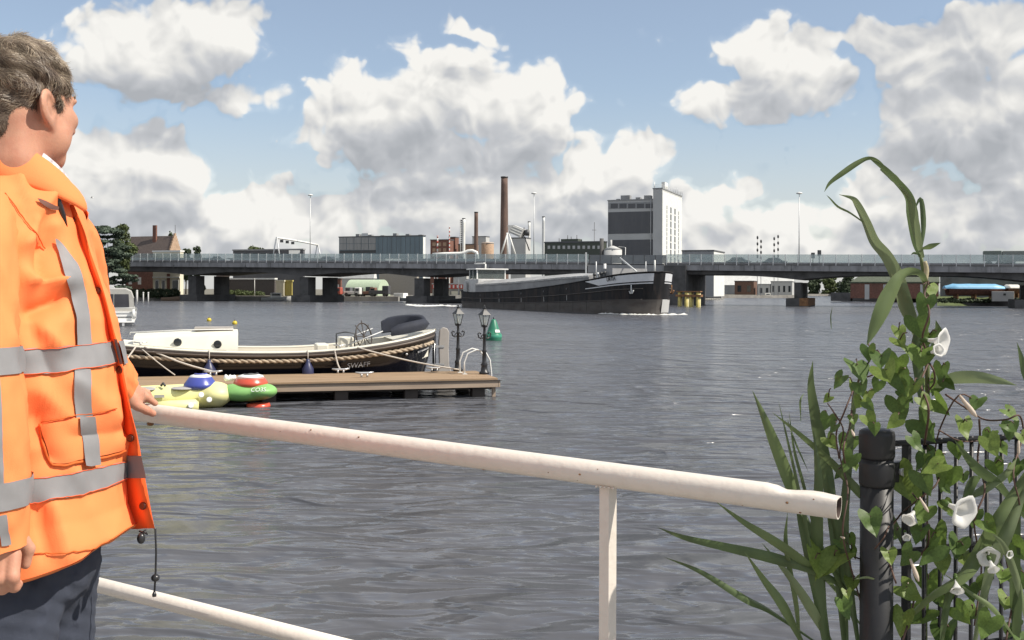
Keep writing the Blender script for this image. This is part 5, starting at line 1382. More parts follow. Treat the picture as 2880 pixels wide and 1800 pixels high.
# fenders and boat lettering
for t, r in ((.62, .17), (.37, .15)):
    p = sp_(t, .5, -1, .19); mb = MB(); mb.lathe([(.02, -.32), (r * .8, -.26), (r, -.05), (r * .95, .1), (r * .5, .22), (.05, .28), (.04, .34)], p, 16); f_ = mb.build("fender", pmat("navy_fender", (.03, .035, .09), .4), slo)
    q = sp_(t, 1.0, -1, .02); MB().tube([p + Vector((0, 0, .3)), q + Vector((0, -.04, -.02)), q + Vector((0, .05, .06))], .014, 6).build("fender_line", line_m, slo)
    MB().lathe([(.0, -.36), (.05, -.35), (.05, -.3)], p, 10).build("fender_tip", pmat("fender_red", (.4, .06, .05), .5), slo)
def hull_text(body, t, zf, size, nm, mat, sk=.15):
    a = sp_(t + .03, zf, -1, .02); b = sp_(t - .03, zf, -1, .02); c = sp_(t, zf, -1, .025); up_ = sp_(t, zf + .2, -1, .02) - c
    X = (b - a).normalized(); N = X.cross(up_).normalized(); Y = N.cross(X); c = c + N * .012
    M = Matrix(((X.x, Y.x, N.x, c.x), (X.y, Y.y, N.y, c.y), (X.z, Y.z, N.z, c.z), (0, 0, 0, 1)))
    text_mesh(body, size, mat, slo, M, nm, .006, sk)
let_m = pmat("grey_lettering", (.42, .42, .42), .5)
hull_text("SWAFF", .235, .60, .19, "hull_lettering", let_m)
hull_text("Sloep" if False else "Sanne", .045, .70, .12, "stern_lettering", let_m, .3) if False else None
p = sp_(.045, .70, -1, .02); mb = MB(); mb.bar(sp_(.058, .69, -1, .03), sp_(.022, .73, -1, .03), .02, .05); mb.build("stern_name_plate", let_m, slo)
MB().ball(sp_(.095, .7, -1, .03), .04, 8).build("exhaust_outlet", galv, slo)
# mooring lines
def sag(a, b, s_, n=10): return [a.lerp(b, i / n) + Vector((0, 0, -s_ * math.sin(math.pi * i / n))) for i in range(n + 1)]
def W(v): return SST + DE * v.x + DN * v.y + Vector((0, 0, v.z))
def rope(name, lab, a, b, s_=.08, r=.022):
    mb = MB(); mb.tube(sag(a, b, s_), r, 6); return tag(mb.build(name, line_m), lab, "rope", "mooring lines of the black tender")
rope("mooring_line", "pale mooring line from the tender's stern quarter to the jetty cleat", W(sp_(.30, 1.02, -1, .02)), CL[0], .1)
rope("mooring_line", "pale mooring line crossing the tender's stern to the left lamp post", W(sp_(.24, 1.02, -1, .02)), DP(on_dock(1283, 1043)[0], 2.0, .52), .05)
rope("mooring_line", "mooring line from the tender's foredeck to the cleat behind the blue dome", W(sp_(.78, 1.02, -1, 0)), CL[2], .06, .026)
rope("mooring_line", "left crossing mooring line from the tender's foredeck, upper one", W(sp_(.80, 1.02, -1, 0)), DP(on_dock(330, 1050)[0], 2.0, .5), .04)
rope("mooring_line", "left crossing mooring line from the tender's foredeck, steeper one", W(sp_(.86, 1.02, -1, 0)), DP(on_dock(365, 1062)[0], 1.6, .5), .03)
rope("mooring_line", "short mooring line with a white end hanging from the tender's foredeck", W(sp_(.79, 1.0, -1, .02)), DP(on_dock(495, 1055)[0], 2.1, .5), .02, .014)
for t in (.79, .87, .285):
    q = sp_(t, 1.0, -1, -.1) + Vector((0, 0, .05)); mb = MB(); mb.tube([q + Vector((-.16, 0, .08)), q + Vector((0, 0, .06)), q + Vector((.16, 0, .08))], .02, 6); mb.tube([q, q + Vector((0, 0, .07))], .03, 6); mb.build("deck_cleat", galv, slo)

# ------------------------------------------------------------------ inflatable tow toy
IO = G(400, 1150); IO.z = 0; IR = IO.copy()
IE = G(780, 1140); IE.z = 0
ia = math.atan2(IE.y - IO.y, IE.x - IO.x); IL = (IE - IO).length
inf = thing("inflatable_toy", "yellow and green inflatable ride with blue and red domes floating by the jetty", "inflatable", IO, ia)
k_ = IL / 380.0                                         # metres per photo pixel along it
def ipx(px, zpx): return ((px - 400) * k_, zpx * k_)
yel = pmat("inflatable_yellow", (.80, .76, .36), .5, var=.08, scale=3, spec=.6)
grn = pmat("inflatable_green", (.22, .46, .14), .5, var=.15, scale=3, spec=.6)
blu = pmat("inflatable_blue", (.06, .08, .36), .3, var=.05, spec=.6)
redi = pmat("inflatable_red", (.62, .09, .05), .3, var=.05, spec=.6)
whi = pmat("inflatable_white", (.82, .82, .80), .3, var=.03)
gry = pmat("inflatable_grey", (.40, .38, .37), .5, var=.05)
X = lambda px: (px - 400) * k_
def body_y(p):
    d = sd_cap(p, (X(380), 0, .24), (X(600), .05, .25), .24, .28)
    d = smin(d, sd_cap(p, (X(330), .5, .22), (X(560), .55, .24), .22, .24), .06)
    d = smin(d, sd_ell(p, (X(605), .05, .28), (.36, .42, .25)), .1)
    for cx in (400, 500):   # seat hollows
        d = -smin(-d, sd_ell(p, (X(cx + 8), -.02, .56), (.30, .36, .17)), .03)
    return d
def body_g(p):
    d = sd_ell(p, (X(690), .05, .31), (.66, .36, .21))
    d = smin(d, sd_ell(p, (X(735), -.02, .33), (.33, .40, .17)), .05)
    return d
v, f = surface_net(body_y, (X(290), -.6, -.1), (X(690), .95, .8), .022)
put("yellow_body", np_mesh("yellow_body", v, f, yel), inf)
v, f = surface_net(body_g, (X(560), -.55, -.1), (X(800), .6, .8), .022)
put("green_head", np_mesh("green_head", v, f, grn), inf)
MB().tube([(X(430), -.36, .06), (X(480), -.38, .07), (X(548), -.38, .08), (X(557), -.38, .08)], [.12, .14, .14, .08], 14).build("side_tube", yel, inf)
for cx in (405, 508): MB().ball((X(cx + 2), -.02, .43), (.26, .30, .035), 20).build("seat_pad", gry, inf)
def dome(px, z0_, z1_, r0, r1, m, nm):
    x = X(px); mb = MB(); mb.lathe([(r0 * .92, z0_ - .06), (r0, z0_), (r0 * .96, z0_ + .04), (r1, z1_ - .02), (r1 * .9, z1_)], (x, .1, 0), 28); o = mb.build(nm, m, inf)
    MB().lathe([(r1 * 1.06, z1_ - .045), (r1 * .92, z1_ + .012), (r1 * .5, z1_ + .045), (0, z1_ + .055)], (x, .1, 0), 28).build("dome_top", whi, o)
    MB().tube([(x + r1 * .55 * math.cos(a), .1 + r1 * .55 * math.sin(a), z1_ + .05) for a in [3.6 + .25 * i for i in range(14)]], .018, 6).build("swirl_stripe", m if m is blu else steel_d, o)
dome(560, .47, .68, .36, .24, blu, "blue_dome")
dome(703, .49, .66, .38, .29, redi, "red_dome")
MB().lathe([(.24, -.12), (.27, -.02), (.25, .06)], (X(725), -.02, 0), 20).build("red_skirt", redi, inf)
for px, z, y in ((585, .20, -.36), (535, .10, -.515), (563, .3, -.3)):
    o = MB().lathe([(0, 0), (.055, 0), (.06, .008), (.06, .018), (.045, .022), (0, .02)], n=18).build("air_valve", whi, inf); o.location = (X(px), y, z); o.rotation_euler = (math.radians(80), 0, math.radians(12))
MB().box((X(435), -.275, .26), (X(462), -.262, .32)).build("grab_patch", gry, inf)
mb = MB(); mb.tube([(X(452), -.12, .50), (X(458), -.16, .56), (X(464), -.2, .5)], .025, 6); mb.build("grab_handle", steel_d, inf)
M = Matrix.Translation((X(722), -.402, .395)) @ Matrix.Rotation(math.radians(66), 4, 'X')
text_mesh("CO3S", .13, whi, inf, M, "lettering", .006, .25)
mb = MB(); rr = random.Random(2)
for i in range(5): mb.ball((X(632 + i * 6), .12 + .02 * i, .60 + .03 * rr.random()), (.05, .04, .05 + .03 * rr.random()), 8)
mb.build("tow_rope_knot", whi, inf)

# ------------------------------------------------------------------ quay the man stands on
RA, RB = P(660, 1194, 2.51), P(2207, 1401.5, 1.86)
RD = (RB - RA).normalized(); RX = Vector((RD.x, RD.y, 0)).normalized(); RN = Vector((-RX.y, RX.x, 0))
def on_rail(px):
    lo, hi = -3.0, 3.0
    for _ in range(50):
        m = (lo + hi) / 2; q = RA + RD * m; x = CXP + FPX * q.x / q.y
        if x < px: lo = m
        else: hi = m
    return RA + RD * lo
mb = MB(); a = RA + RX * -6 + RN * .12; b = RA + RX * 7 + RN * .12
pts = [(a.x, a.y), (b.x, b.y), (b.x - RN.x * 8, b.y - RN.y * 8), (a.x - RN.x * 8, a.y - RN.y * 8)]
mb.prism(pts[::-1], -2.0, 1.30)
struct(mb.build("quay", quay_m))

# ------------------------------------------------------------------ cream pipe railing
rail_m = pmat("cream_pipe_paint", (.74, .68, .61), .42, var=.02, scale=8, dirt=(.30, .21, .15), dirt_scale=40.0, dirt_amt=.10, spec=.45, bump=.08, bscale=60)
rail_in = pmat("pipe_bore", (.10, .07, .06), .8)
railing = thing("pipe_railing", "cream painted steel pipe railing with a cut open end, under the man's hand", "railing", (RA.x, RA.y, 1.3))
RO = railing.location
end = on_rail(2362) - RA
Lr = end.length; r = .0242
up = RD.cross(RN).normalized(); up = up if up.z > 0 else -up; sidev = RD.cross(up)
mb = MB(); rows = []; rows_i = []
ls = [-1.6 + (Lr + 1.6 - .16) * i / 40 for i in range(41)] + [Lr - .16 + .16 * i / 10 for i in range(1, 11)]
for l in ls:
    c = RA + RD * l - RO; ro = []; ri = []
    for k in range(32):
        a = 2 * math.pi * k / 32; x, y = math.cos(a) * r, math.sin(a) * r
        if l > Lr - .125:   # torn notch along the top of the open end
            lim = r * (.62 + .10 * math.sin(l * 60)) if l > Lr - .105 else r * .82
            if y > lim: y = lim + (y - lim) * .12; 
        ro.append(tuple(c + sidev * x + up * y)); ri.append(tuple(c + sidev * (x * .90) + up * (y * .90)))
    rows.append(ro); rows_i.append(ri)
mb.grid(rows, True, True, 0); mb.grid([x[::-1] for x in rows_i[-14:]], True, True, 1); mb.grid([rows[-1], rows_i[-1]], False, True, 0)
mb.build("top_pipe", [rail_m, rail_in], railing)
low = on_rail(300); lowz = P(300, 1647, low.y).z
mb = MB(); c0_ = low - RD * 1.5; c1_ = on_rail(1712)
mb.tube([Vector((c0_.x, c0_.y, lowz + .04)) - RO, Vector((c1_.x, c1_.y, lowz - .045)) - RO], .0195, 24); mb.build("lower_pipe", rail_m, railing)
for px in (1712, -420):
    pc = on_rail(px); w = .0205; th = .004
    cdir = Vector((pc.x, pc.y, 0)).normalized(); l1 = Vector((-.86, .51, 0)); l2 = Vector((.80, .60, 0))     # two flanges of the angle, corner towards the lens
    mb = MB(); corner = Vector((pc.x, pc.y, 0)) - Vector((RO.x, RO.y, 0)) + cdir * -.004 + RX * .002; z0_, z1_ = -1.3 + 1.3, pc.z - .018 - RO.z
    for L_, nrm in ((l1, Vector((l1.y, -l1.x, 0))), (l2, Vector((-l2.y, l2.x, 0)))):
        q = [corner, corner + L_ * w, corner + L_ * w - nrm * -th, corner - nrm * -th]
        mb.prism([(v.x, v.y) for v in q], z0_, z1_)
    o = mb.build("angle_post", rail_m, railing)
    mb = MB(); q = corner + l1 * .0 ; mb.box((corner.x - .05, corner.y - .03, 0), (corner.x + .05, corner.y + .07, .008)); mb.build("base_plate", rail_m, railing)
q0 = on_rail(1712) - RO - up * .0235
for i in range(9): MB().ball(q0 + RX * (-.017 + .0045 * i) - RN * (.012 if i % 2 else .016) + up * .001, (.0028, .0028, .0022), 6).build("weld_bead", rail_m, railing)
rr_ = random.Random(5)
for i in range(13):
    c = on_rail(rr_.uniform(520, 2330)) - RO; a = rr_.uniform(-2.9, .9); n_ = sidev * math.cos(a) + up * math.sin(a)
    if n_.dot(RN) > 0: n_ = sidev * -math.cos(a) + up * math.sin(a)
    e_ = rr_.uniform(.0008, .0024); MB().ball(c + n_ * .0241, (e_ * 1.4, e_, e_), 6).build("rust_speck", rust_m, railing)
for px, dx in ((425, 0),):
    q = on_rail(px) - RO - up * .027; MB().ball(q, (.010, .010, .006), 8).build("weld_bead", rust_m, railing)

# ------------------------------------------------------------------ black fence at the right
fblk = pmat("black_fence_paint", (.014, .014, .016), .5, var=.3, scale=8, dirt=(.05, .045, .04), dirt_scale=14, dirt_amt=.35, spec=.5)
FD = 1.98
fp = P(2466, 1300, FD); fr = 45 / FPX * FD
fence = thing("metal_fence", "black steel fence with round capped post overgrown by bindweed", "fence", (fp.x, fp.y, 1.3))
FO = fence.location; zc = P(2466, 1212, FD).z - 1.3
MB().lathe([(fr, 0), (fr, zc - .05)], n=32).build("post", fblk, fence)
MB().lathe([(fr * 1.02, zc - .052), (fr * 1.08, zc - .047), (fr * 1.09, zc - .008), (fr * 1.04, zc), (fr * .8, zc + .004), (0, zc + .005)], n=32).build("post_cap", fblk, fence)
MB().lathe([(fr * 1.03, zc - .105), (fr * 1.07, zc - .10), (fr * 1.07, zc - .062), (fr * 1.03, zc - .058)], n=32).build("clamp_ring", fblk, fence)
fe = P(3000, 1236, FD + .16); fdir = Vector((fe.x - fp.x, fe.y - fp.y, 0)).normalized(); flen = 1.4
zb1 = P(2560, 1246, FD + .02).z - 1.3; zb2 = P(2720, 1531, FD + .08).z - 1.3
o = MB().box((fr * .9, -.006, zc - .10), (.075, .006, zc - .062)).build("bracket", fblk, fence); o.rotation_euler = (0, 0, math.atan2(fdir.y, fdir.x))
o = MB().tube([(.055, -.014, zc - .08), (.055, .014, zc - .08)], .009, 10).build("bracket_bolt", galv, fence); o.rotation_euler = (0, 0, math.atan2(fdir.y, fdir.x))
for z, rr in ((zb1, .0045), (zb2, .0042), (zb2 - .2, .0042), (zb2 - .4, .0042)):
    for off in (-.007, .007):
        n_ = Vector((-fdir.y, fdir.x, 0)) * off; MB().tube([fdir * .035 + n_ + Vector((0, 0, z)), fdir * flen + n_ + Vector((0, 0, z))], rr, 8).build("horizontal_wire", fblk, fence)
barme = MB().tube([(0, 0, .05), (0, 0, zb1 + .006)], .0042, 8).mesh("fence_bar", fblk)
for k in range(34):
    q = fdir * (.075 + k * .0385); put("fence_bar", barme, fence, (q.x, q.y, 0))
MB().bar(fdir * .07 + Vector((0, 0, .05)), fdir * .07 + Vector((0, 0, zb1)), .018, .008, up=tuple(fdir)).build("end_flat", fblk, fence)

# ------------------------------------------------------------------ reeds
def leafmat(name, c, tr=.35):
    return pmat(name, c, .45, var=.22, scale=14, trans=tr, spec=.35, stretch=(1, 1, .35))
reed_ms = [leafmat("reed_leaf_a", (.155, .205, .085)), leafmat("reed_leaf_b", (.115, .16, .07)), leafmat("reed_leaf_c", (.22, .27, .14))]
stem_m = leafmat("reed_stem", (.16, .19, .08), .1)
bind_ms = [leafmat("bindweed_leaf_a", (.15, .23, .05), .4), leafmat("bindweed_leaf_b", (.105, .17, .045), .4), leafmat("bindweed_leaf_c", (.21, .29, .07), .45)]
vine_m = pmat("vine_stem", (.10, .055, .04), .7, var=.3, scale=30)
petal_m = pmat("bindweed_petal", (.82, .81, .78), .6, var=.03, trans=.3)
bud_m = pmat("bindweed_bud", (.62, .52, .42), .6, var=.1, trans=.2)
def spline(pts, n):
    """Catmull-Rom through pts"""
    pts = [Vector(p) for p in pts]; out = []
    q = [pts[0] * 2 - pts[1]] + pts + [pts[-1] * 2 - pts[-2]]
    m = len(pts) - 1
    for i in range(n + 1):
        f = i / n * m; k = min(int(f), m - 1); t = f - k; a, b, c, d = q[k:k + 4]
        out.append(.5 * ((2 * b) + (c - a) * t + (2 * a - 5 * b + 4 * c - d) * t * t + (3 * b - a - 3 * c + d) * t ** 3))
    return out
RNG = random.Random(11)
def blade(parent, path, wpx, mat, peak=.3, base=.35, twist=.6, n=22, name="leaf", fold=.35):
    """long reed leaf: path of (px, py, d); wpx full width at its widest; the blade is folded along its midrib"""
    path = [(x, y, d + (.11 if d < 1.97 else .03)) for x, y, d in path]; c = spline([P(*q) for q in path], n); o0 = Vector(parent.location); rows = []
    d_mean = sum(q[2] for q in path) / len(path); W = 1.08 * wpx / FPX * d_mean; ph = RNG.uniform(-.5, .5)
    for i, p in enumerate(c):
        f = i / n; t = (c[min(i + 1, n)] - c[max(i - 1, 0)]).normalized()
        w = W * (base + (1 - base) * min(1, f / peak)) if f < peak else W * max(.02, 1 - ((f - peak) / (1 - peak)) ** 1.6)
        view = (p - Vector((0, 0, CAMZ))).normalized()
        s_ = t.cross(view).normalized(); nn = s_.cross(t).normalized()
        a = ph + twist * math.sin(f * 3.1 + ph * 3); sd = s_ * math.cos(a) + nn * math.sin(a); up_ = nn * math.cos(a) - s_ * math.sin(a)
        rows.append([tuple(p - o0 + sd * (w / 2 * k) + up_ * (abs(k) * w * fold * .5)) for k in (-1, -.5, 0, .5, 1)])
    mb = MB(); mb.grid(rows, True); return mb.build(name, mat, parent)
def stalk(parent, path, rpx, mat, name="stem", n=24, taper=.6):
    path = [(x, y, d + (.11 if d < 1.97 else .03)) for x, y, d in path]; c = spline([P(*q) for q in path], n); o0 = Vector(parent.location); d = path[0][2]
    return MB().tube([p - o0 for p in c], [rpx / FPX * d * (1 - (1 - taper) * i / n) for i in range(n + 1)], 8).build(name, mat, parent)
b = P(2596, 1800, 1.93)
tall = thing("reed", "tall reed with a bent twisted top rising above the bridge line at right", "reed", (b.x, b.y, 1.3), group="reeds by the fence")
stalk(tall, [(2606, 3000, 1.93), (2600, 1700, 1.93), (2606, 1300, 1.93), (2608, 1050, 1.93), (2604, 900, 1.93), (2600, 789, 1.93), (2590, 720, 1.93)], 9, stem_m)
A_ = [(2590, 722, 1.93), (2576, 680, 1.92), (2561, 605, 1.91), (2551, 555, 1.90), (2517, 510, 1.89), (2480, 470, 1.88), (2448, 448, 1.87)]
blade(tall, A_, 40, reed_ms[1], .35, .25, 1.0, 34); blade(tall, [(x + 6, y + 3, d - .008) for x, y, d in A_[:5]], 26, reed_ms[2], .4, .3, .5, 22)
blade(tall, [(2500, 486, 1.90), (2470, 455, 1.89), (2444, 447, 1.88), (2414, 459, 1.87), (2371, 487, 1.86), (2335, 514, 1.86), (2318, 540, 1.86)], 17, reed_ms[0], .55, .4, .4, 26)
blade(tall, [(2476, 476, 1.9), (2520, 505, 1.9), (2552, 556, 1.9)], 20, reed_ms[2], .4, .2, .3, 14)
blade(tall, [(2591, 700, 1.92), (2618, 692, 1.90), (2646, 683, 1.89)], 15, reed_ms[0], .4, .3, .2, 10)
blade(tall, [(2590, 718, 1.92), (2572, 712, 1.91), (2562, 716, 1.91)], 7, reed_ms[1], .4, .3, .2, 8)
blade(tall, [(2588, 720, 1.93), (2598, 640, 1.94), (2590, 560, 1.95), (2572, 590, 1.95)], 14, reed_ms[1], .4, .3, .3, 14)
blade(tall, [(2580, 940, 1.94), (2551, 860, 1.94), (2524, 789, 1.93), (2492, 726, 1.92), (2456, 681, 1.91), (2434, 627, 1.90), (2411, 577, 1.89), (2397, 558, 1.88), (2360, 547, 1.87)], 40, reed_ms[2], .28, .6, .7, 40)
blade(tall, [(2428, 625, 1.90), (2389, 598, 1.89), (2357, 582, 1.89), (2335, 559, 1.88), (2324, 548, 1.88)], 6, reed_ms[0], .4, .6, .2, 14)
blade(tall, [(2602, 795, 1.92), (2588, 774, 1.88), (2560, 768, 1.85), (2532, 784, 1.83), (2506, 825, 1.82), (2479, 880, 1.81), (2456, 930, 1.81), (2438, 972, 1.81)], 44, reed_ms[0], .62, .35, .35, 30)
blade(tall, [(2506, 760, 1.94), (2530, 820, 1.94), (2560, 890, 1.94), (2590, 930, 1.94)], 38, reed_ms[2], .5, .3, .5, 16)
blade(tall, [(2600, 900, 1.93), (2580, 960, 1.92), (2588, 1080, 1.91), (2600, 1180, 1.90)], 30, reed_ms[1], .4, .5, .5, 18)
blade(tall, [(2628, 1110, 1.93), (2672, 1072, 1.90), (2740, 1062, 1.87), (2807, 1070, 1.85), (2860, 1084, 1.84)], 38, reed_ms[2], .3, .6, .5, 24)
blade(tall, [(2606, 1010, 1.93), (2625, 970, 1.92), (2640, 940, 1.91), (2632, 900, 1.9)], 30, reed_ms[1], .4, .4, .5, 14)
stalk(tall, [(2600, 790, 1.92), (2606, 760, 1.92), (2601, 735, 1.92)], 9, pmat("reed_sheath", (.42, .36, .22), .7, var=.2), "sheath", 6)
def clump(name, lab, base_px, d, blades):
    b = P(base_px, 1900, d); t = thing(name, lab, "reed", (b.x, b.y, 1.3), group="reeds by the fence")
    for path, w, m, kw in blades:
        k = len(path); pp = [(x, y, d + dd) for (x, y), dd in zip(path, [-.03 + .06 * RNG.random() - .05 * i / k for i in range(k)])]
        blade(t, pp, w, reed_ms[m], **kw)
    return t
bot = lambda x, y=1900: (x, y)
lc = clump("reed", "spreading reed clump between the pipe end and the black fence post", 2300, 2.02, [
    ([(2420, 1800), (2366, 1640), (2256, 1440), (2223, 1354), (2186, 1264), (2149, 1174), (2116, 1098)], 36, 0, dict(peak=.5)),
    ([(2330, 1850), (2270, 1500), (2240, 1354), (2211, 1223), (2189, 1125)], 11, 1, {}),
    ([(2340, 1850), (2290, 1500), (2260, 1370), (2233, 1264), (2219, 1155)], 13, 1, {}),
    ([(2380, 1850), (2345, 1500), (2330, 1366), (2297, 1202), (2280, 1090), (2286, 1015)], 36, 1, dict(peak=.5)),
    ([(2560, 1570), (2500, 1450), (2421, 1390), (2333, 1298), (2240, 1215), (2172, 1160)], 28, 0, dict(peak=.3)),
    ([(2420, 1760), (2330, 1640), (2248, 1576), (2174, 1522), (2092, 1469), (2012, 1410)], 30, 0, dict(peak=.4)),
    ([(2430, 1680), (2297, 1608), (2174, 1571), (2051, 1543), (1928, 1514), (1848, 1483)], 30, 1, dict(peak=.4)),
    ([(2360, 1850), (2174, 1723), (2092, 1682), (1969, 1608), (1866, 1566)], 20, 1, dict(peak=.4)),
    ([(2280, 1850), (2207, 1711), (2149, 1633), (2094, 1552)], 26, 0, dict(peak=.3)),
    ([(2350, 1830), (2276, 1707), (2215, 1617), (2143, 1527)], 28, 2, dict(peak=.3)),
    ([(2340, 1900), (2297, 1640), (2262, 1500), (2240, 1430)], 40, 1, dict(peak=.4)),
    ([(2380, 1850), (2362, 1560), (2345, 1440), (2325, 1330)], 38, 1, dict(peak=.4)),
    ([(2330, 1900), (2310, 1660), (2295, 1500), (2300, 1350), (2288, 1210)], 34, 1, dict(peak=.5)),
    ([(2420, 1850), (2390, 1640), (2372, 1480), (2385, 1300), (2402, 1130), (2430, 1010)], 26, 1, dict(peak=.4)),
    ([(2250, 1850), (2236, 1700), (2210, 1540), (2215, 1440)], 20, 0, {}),
    ([(2215, 1180), (2240, 1250), (2275, 1330)], 7, 1, {}), ([(2252, 1185), (2250, 1130), (2262, 1105)], 7, 1, {}),
    ([(2338, 925), (2336, 890), (2342, 862)], 4, 1, {}),
])
rc = clump("reed", "leaning reed leaves growing through the fence at the right edge", 2760, 1.84, [
    ([(2560, 1730), (2620, 1672), (2700, 1622), (2745, 1560), (2800, 1468), (2870, 1360), (2930, 1260)], 48, 0, dict(peak=.4)),
    ([(2740, 1820), (2785, 1610), (2833, 1493), (2878, 1369), (2900, 1300)], 34, 2, dict(peak=.4)),
    ([(2900, 1480), (2811, 1375), (2745, 1316), (2685, 1238)], 36, 1, dict(peak=.4)),
    ([(2860, 1800), (2798, 1715), (2732, 1670), (2650, 1610)], 16, 0, {}),
    ([(2890, 1090), (2876, 1020), (2860, 962)], 16, 1, {}),
    ([(2860, 1850), (2850, 1600), (2870, 1400)], 40, 1, {}), ([(2900, 1800), (2868, 1650), (2826, 1540), (2790, 1500)], 24, 2, {}),
    ([(2720, 1400), (2770, 1370), (2830, 1330), (2860, 1290)], 30, 2, {}), ([(2700, 1420), (2730, 1360), (2760, 1340)], 34, 1, {}),
    ([(2640, 1850), (2660, 1700), (2700, 1600)], 26, 1, {}), ([(2480, 1640), (2440, 1625), (2400, 1630)], 8, 2, {}),
])

# ------------------------------------------------------------------ bindweed
def heart_leaf(seed):
    """sagittate leaf about 1 unit long: tip down -y, two basal lobes, folded along the midrib and rippled"""
    rng = random.Random(seed)
    half = [(0, .20), (.14, .36), (.30, .44), (.40, .33), (.43, .14), (.37, -.06), (.27, -.26), (.15, -.44), (.05, -.58), (0, -.66)]
    mb = MB(); fold = rng.uniform(.1, .5); curl = rng.uniform(-.3, .5); rip = rng.uniform(.02, .06)
    mid = [(0, .20), (0, .16), (0, .12), (0, .08), (0, 0.0), (0, -.12), (0, -.28), (0, -.44), (0, -.56), (0, -.66)]
    z = lambda x, y: abs(x) * fold + curl * y * y * .6 + rip * math.sin(9 * y + 4 * x)
    for sd in (-1, 1):
        rows = []
        for f in (0, .5, 1):
            rows.append([((m[0] + (h[0] - m[0]) * f) * sd, m[1] + (h[1] - m[1]) * f, z((h[0]) * f, m[1] + (h[1] - m[1]) * f)) for m, h in zip(mid, half)])
        mb.grid(rows, True)
    return mb
leaf_mes = []
for i in range(6):
    for j, m in enumerate(bind_ms): leaf_mes.append(heart_leaf(i).mesh("leaf", m))
def trumpet(open_):
    mb = MB(); n = 20; rows = []
    for r_, z in ((.06, -.9), (.07, -.6), (.11, -.35), (.22, -.12), (.40 * open_, .02), (.52 * open_, .05), (.56 * open_, .02)):
        rows.append([(r_ * math.cos(6.283 * k / n) * (1 + .07 * math.cos(5 * 6.283 * k / n)), r_ * math.sin(6.283 * k / n) * (1 + .07 * math.cos(5 * 6.283 * k / n)), z) for k in range(n)])
    mb.grid(rows, True, True); return mb
flower_me = trumpet(1.0).mesh("flower", petal_m); flower2_me = trumpet(.6).mesh("flower", petal_m)
bud_me = MB().lathe([(.05, -.5), (.07, -.2), (.10, .1), (.09, .3), (.03, .48), (0, .5)], n=10).mesh("bud", bud_m)
calyx_me = MB().lathe([(.02, -1.0), (.10, -.92), (.13, -.75), (.09, -.6)], n=8).mesh("calyx", bind_ms[1])
def face_cam(p, yaw=0, pitch=0, roll=0):
    """rotation whose +z looks from p at the lens, then tilted"""
    v = (Vector((0, 0, CAMZ)) - p).normalized(); q = v.to_track_quat('Z', 'Y')
    return (q.to_matrix() @ Matrix.Rotation(yaw, 3, 'Y') @ Matrix.Rotation(pitch, 3, 'X') @ Matrix.Rotation(roll, 3, 'Z')).to_euler()
def vine(name, lab, base, leaves, flowers, stems, seed, dens=.2):
    t = thing(name, lab, "bindweed", base, group="bindweed on the fence"); rng = random.Random(seed); o0 = Vector(base)
    leaves = list(leaves) + [(px + rng.uniform(-48, 48), py + rng.uniform(-45, 45), s_ * rng.uniform(.5, .95)) for px, py, s_ in leaves if rng.random() < dens]
    for (px, py, s_) in leaves:
        d = rng.uniform(1.90, 2.08) if not 2405 < px < 2525 else rng.uniform(1.87, 1.92); p = P(px, py, d); sc_ = s_ / FPX * d * 1.18
        put("leaf", leaf_mes[rng.randrange(len(leaf_mes))], t, p - o0, face_cam(p, rng.uniform(-.75, .75), rng.uniform(-.8, .5), rng.uniform(-.9, .9)), (sc_,) * 3)
        q = P(px + rng.uniform(-22, 22), py + rng.uniform(-30, 10), 2.0); a = p - o0 + Vector((0, 0, .12 * sc_)); b2 = q - o0
        MB().tube([a, a.lerp(b2, .5) + Vector((0, 0, .006)), b2], .0012, 5).build("leaf_stalk", vine_m, t)
    for (px, py, s_, kind, yaw, pitch) in flowers:
        d = rng.uniform(1.86, 1.93); p = P(px, py, d); sc_ = 1.4 * s_ / FPX * d
        rot = face_cam(p, yaw, pitch, rng.uniform(0, 3))
        o = put("flower" if kind < 2 else "bud", (flower_me, flower2_me, bud_me)[kind], t, p - o0, rot, (sc_,) * 3)
        if kind < 2: put("calyx", calyx_me, o)
    for path, rpx in stems: stalk(t, [(x, y, 1.86 + .06 * math.sin(i * 1.7 + seed)) for i, (x, y) in enumerate(path)], rpx, vine_m, "vine_stem", 30, .8)
    return t
bb = P(2600, 1900, 1.9); base1 = (bb.x, bb.y, 1.3)
vine("bindweed", "flowering bindweed twining up the tall reed above the fence", base1,
  [(2616, 811, 50), (2600, 852, 60), (2582, 910, 70), (2528, 933, 42), (2530, 962, 46), (2411, 1036, 75), (2443, 987, 44), (2479, 1009, 60), (2492, 1050, 75), (2524, 1018, 60), (2533, 1066, 70), (2591, 1000, 80), (2650, 1041, 55), (2614, 951, 70), (2420, 1088, 50), (2560, 985, 50), (2570, 1090, 60), (2545, 1110, 45), (2630, 1080, 55), (2598, 1130, 50), (2470, 1080, 40)],
  [(2652, 962, 50, 0, 1.15, .1), (2640, 985, 40, 1, .6, -.2), (2545, 1035, 18, 2, 0, 0)],
  [([(2600, 1250), (2612, 1150), (2590, 1080), (2612, 1010), (2594, 950), (2614, 880), (2600, 830), (2612, 790)], 3.2), ([(2380, 1320), (2372, 1260), (2392, 1190), (2400, 1110), (2425, 1050), (2450, 1000), (2440, 960)], 2.6), ([(2440, 1060), (2480, 1045), (2510, 1040), (2560, 1050)], 2.4), ([(2605, 1010), (2625, 1040), (2628, 1075), (2610, 1100)], 3.0)], 3)
bb = P(2700, 1900, 1.9); base2 = (bb.x, bb.y, 1.3)
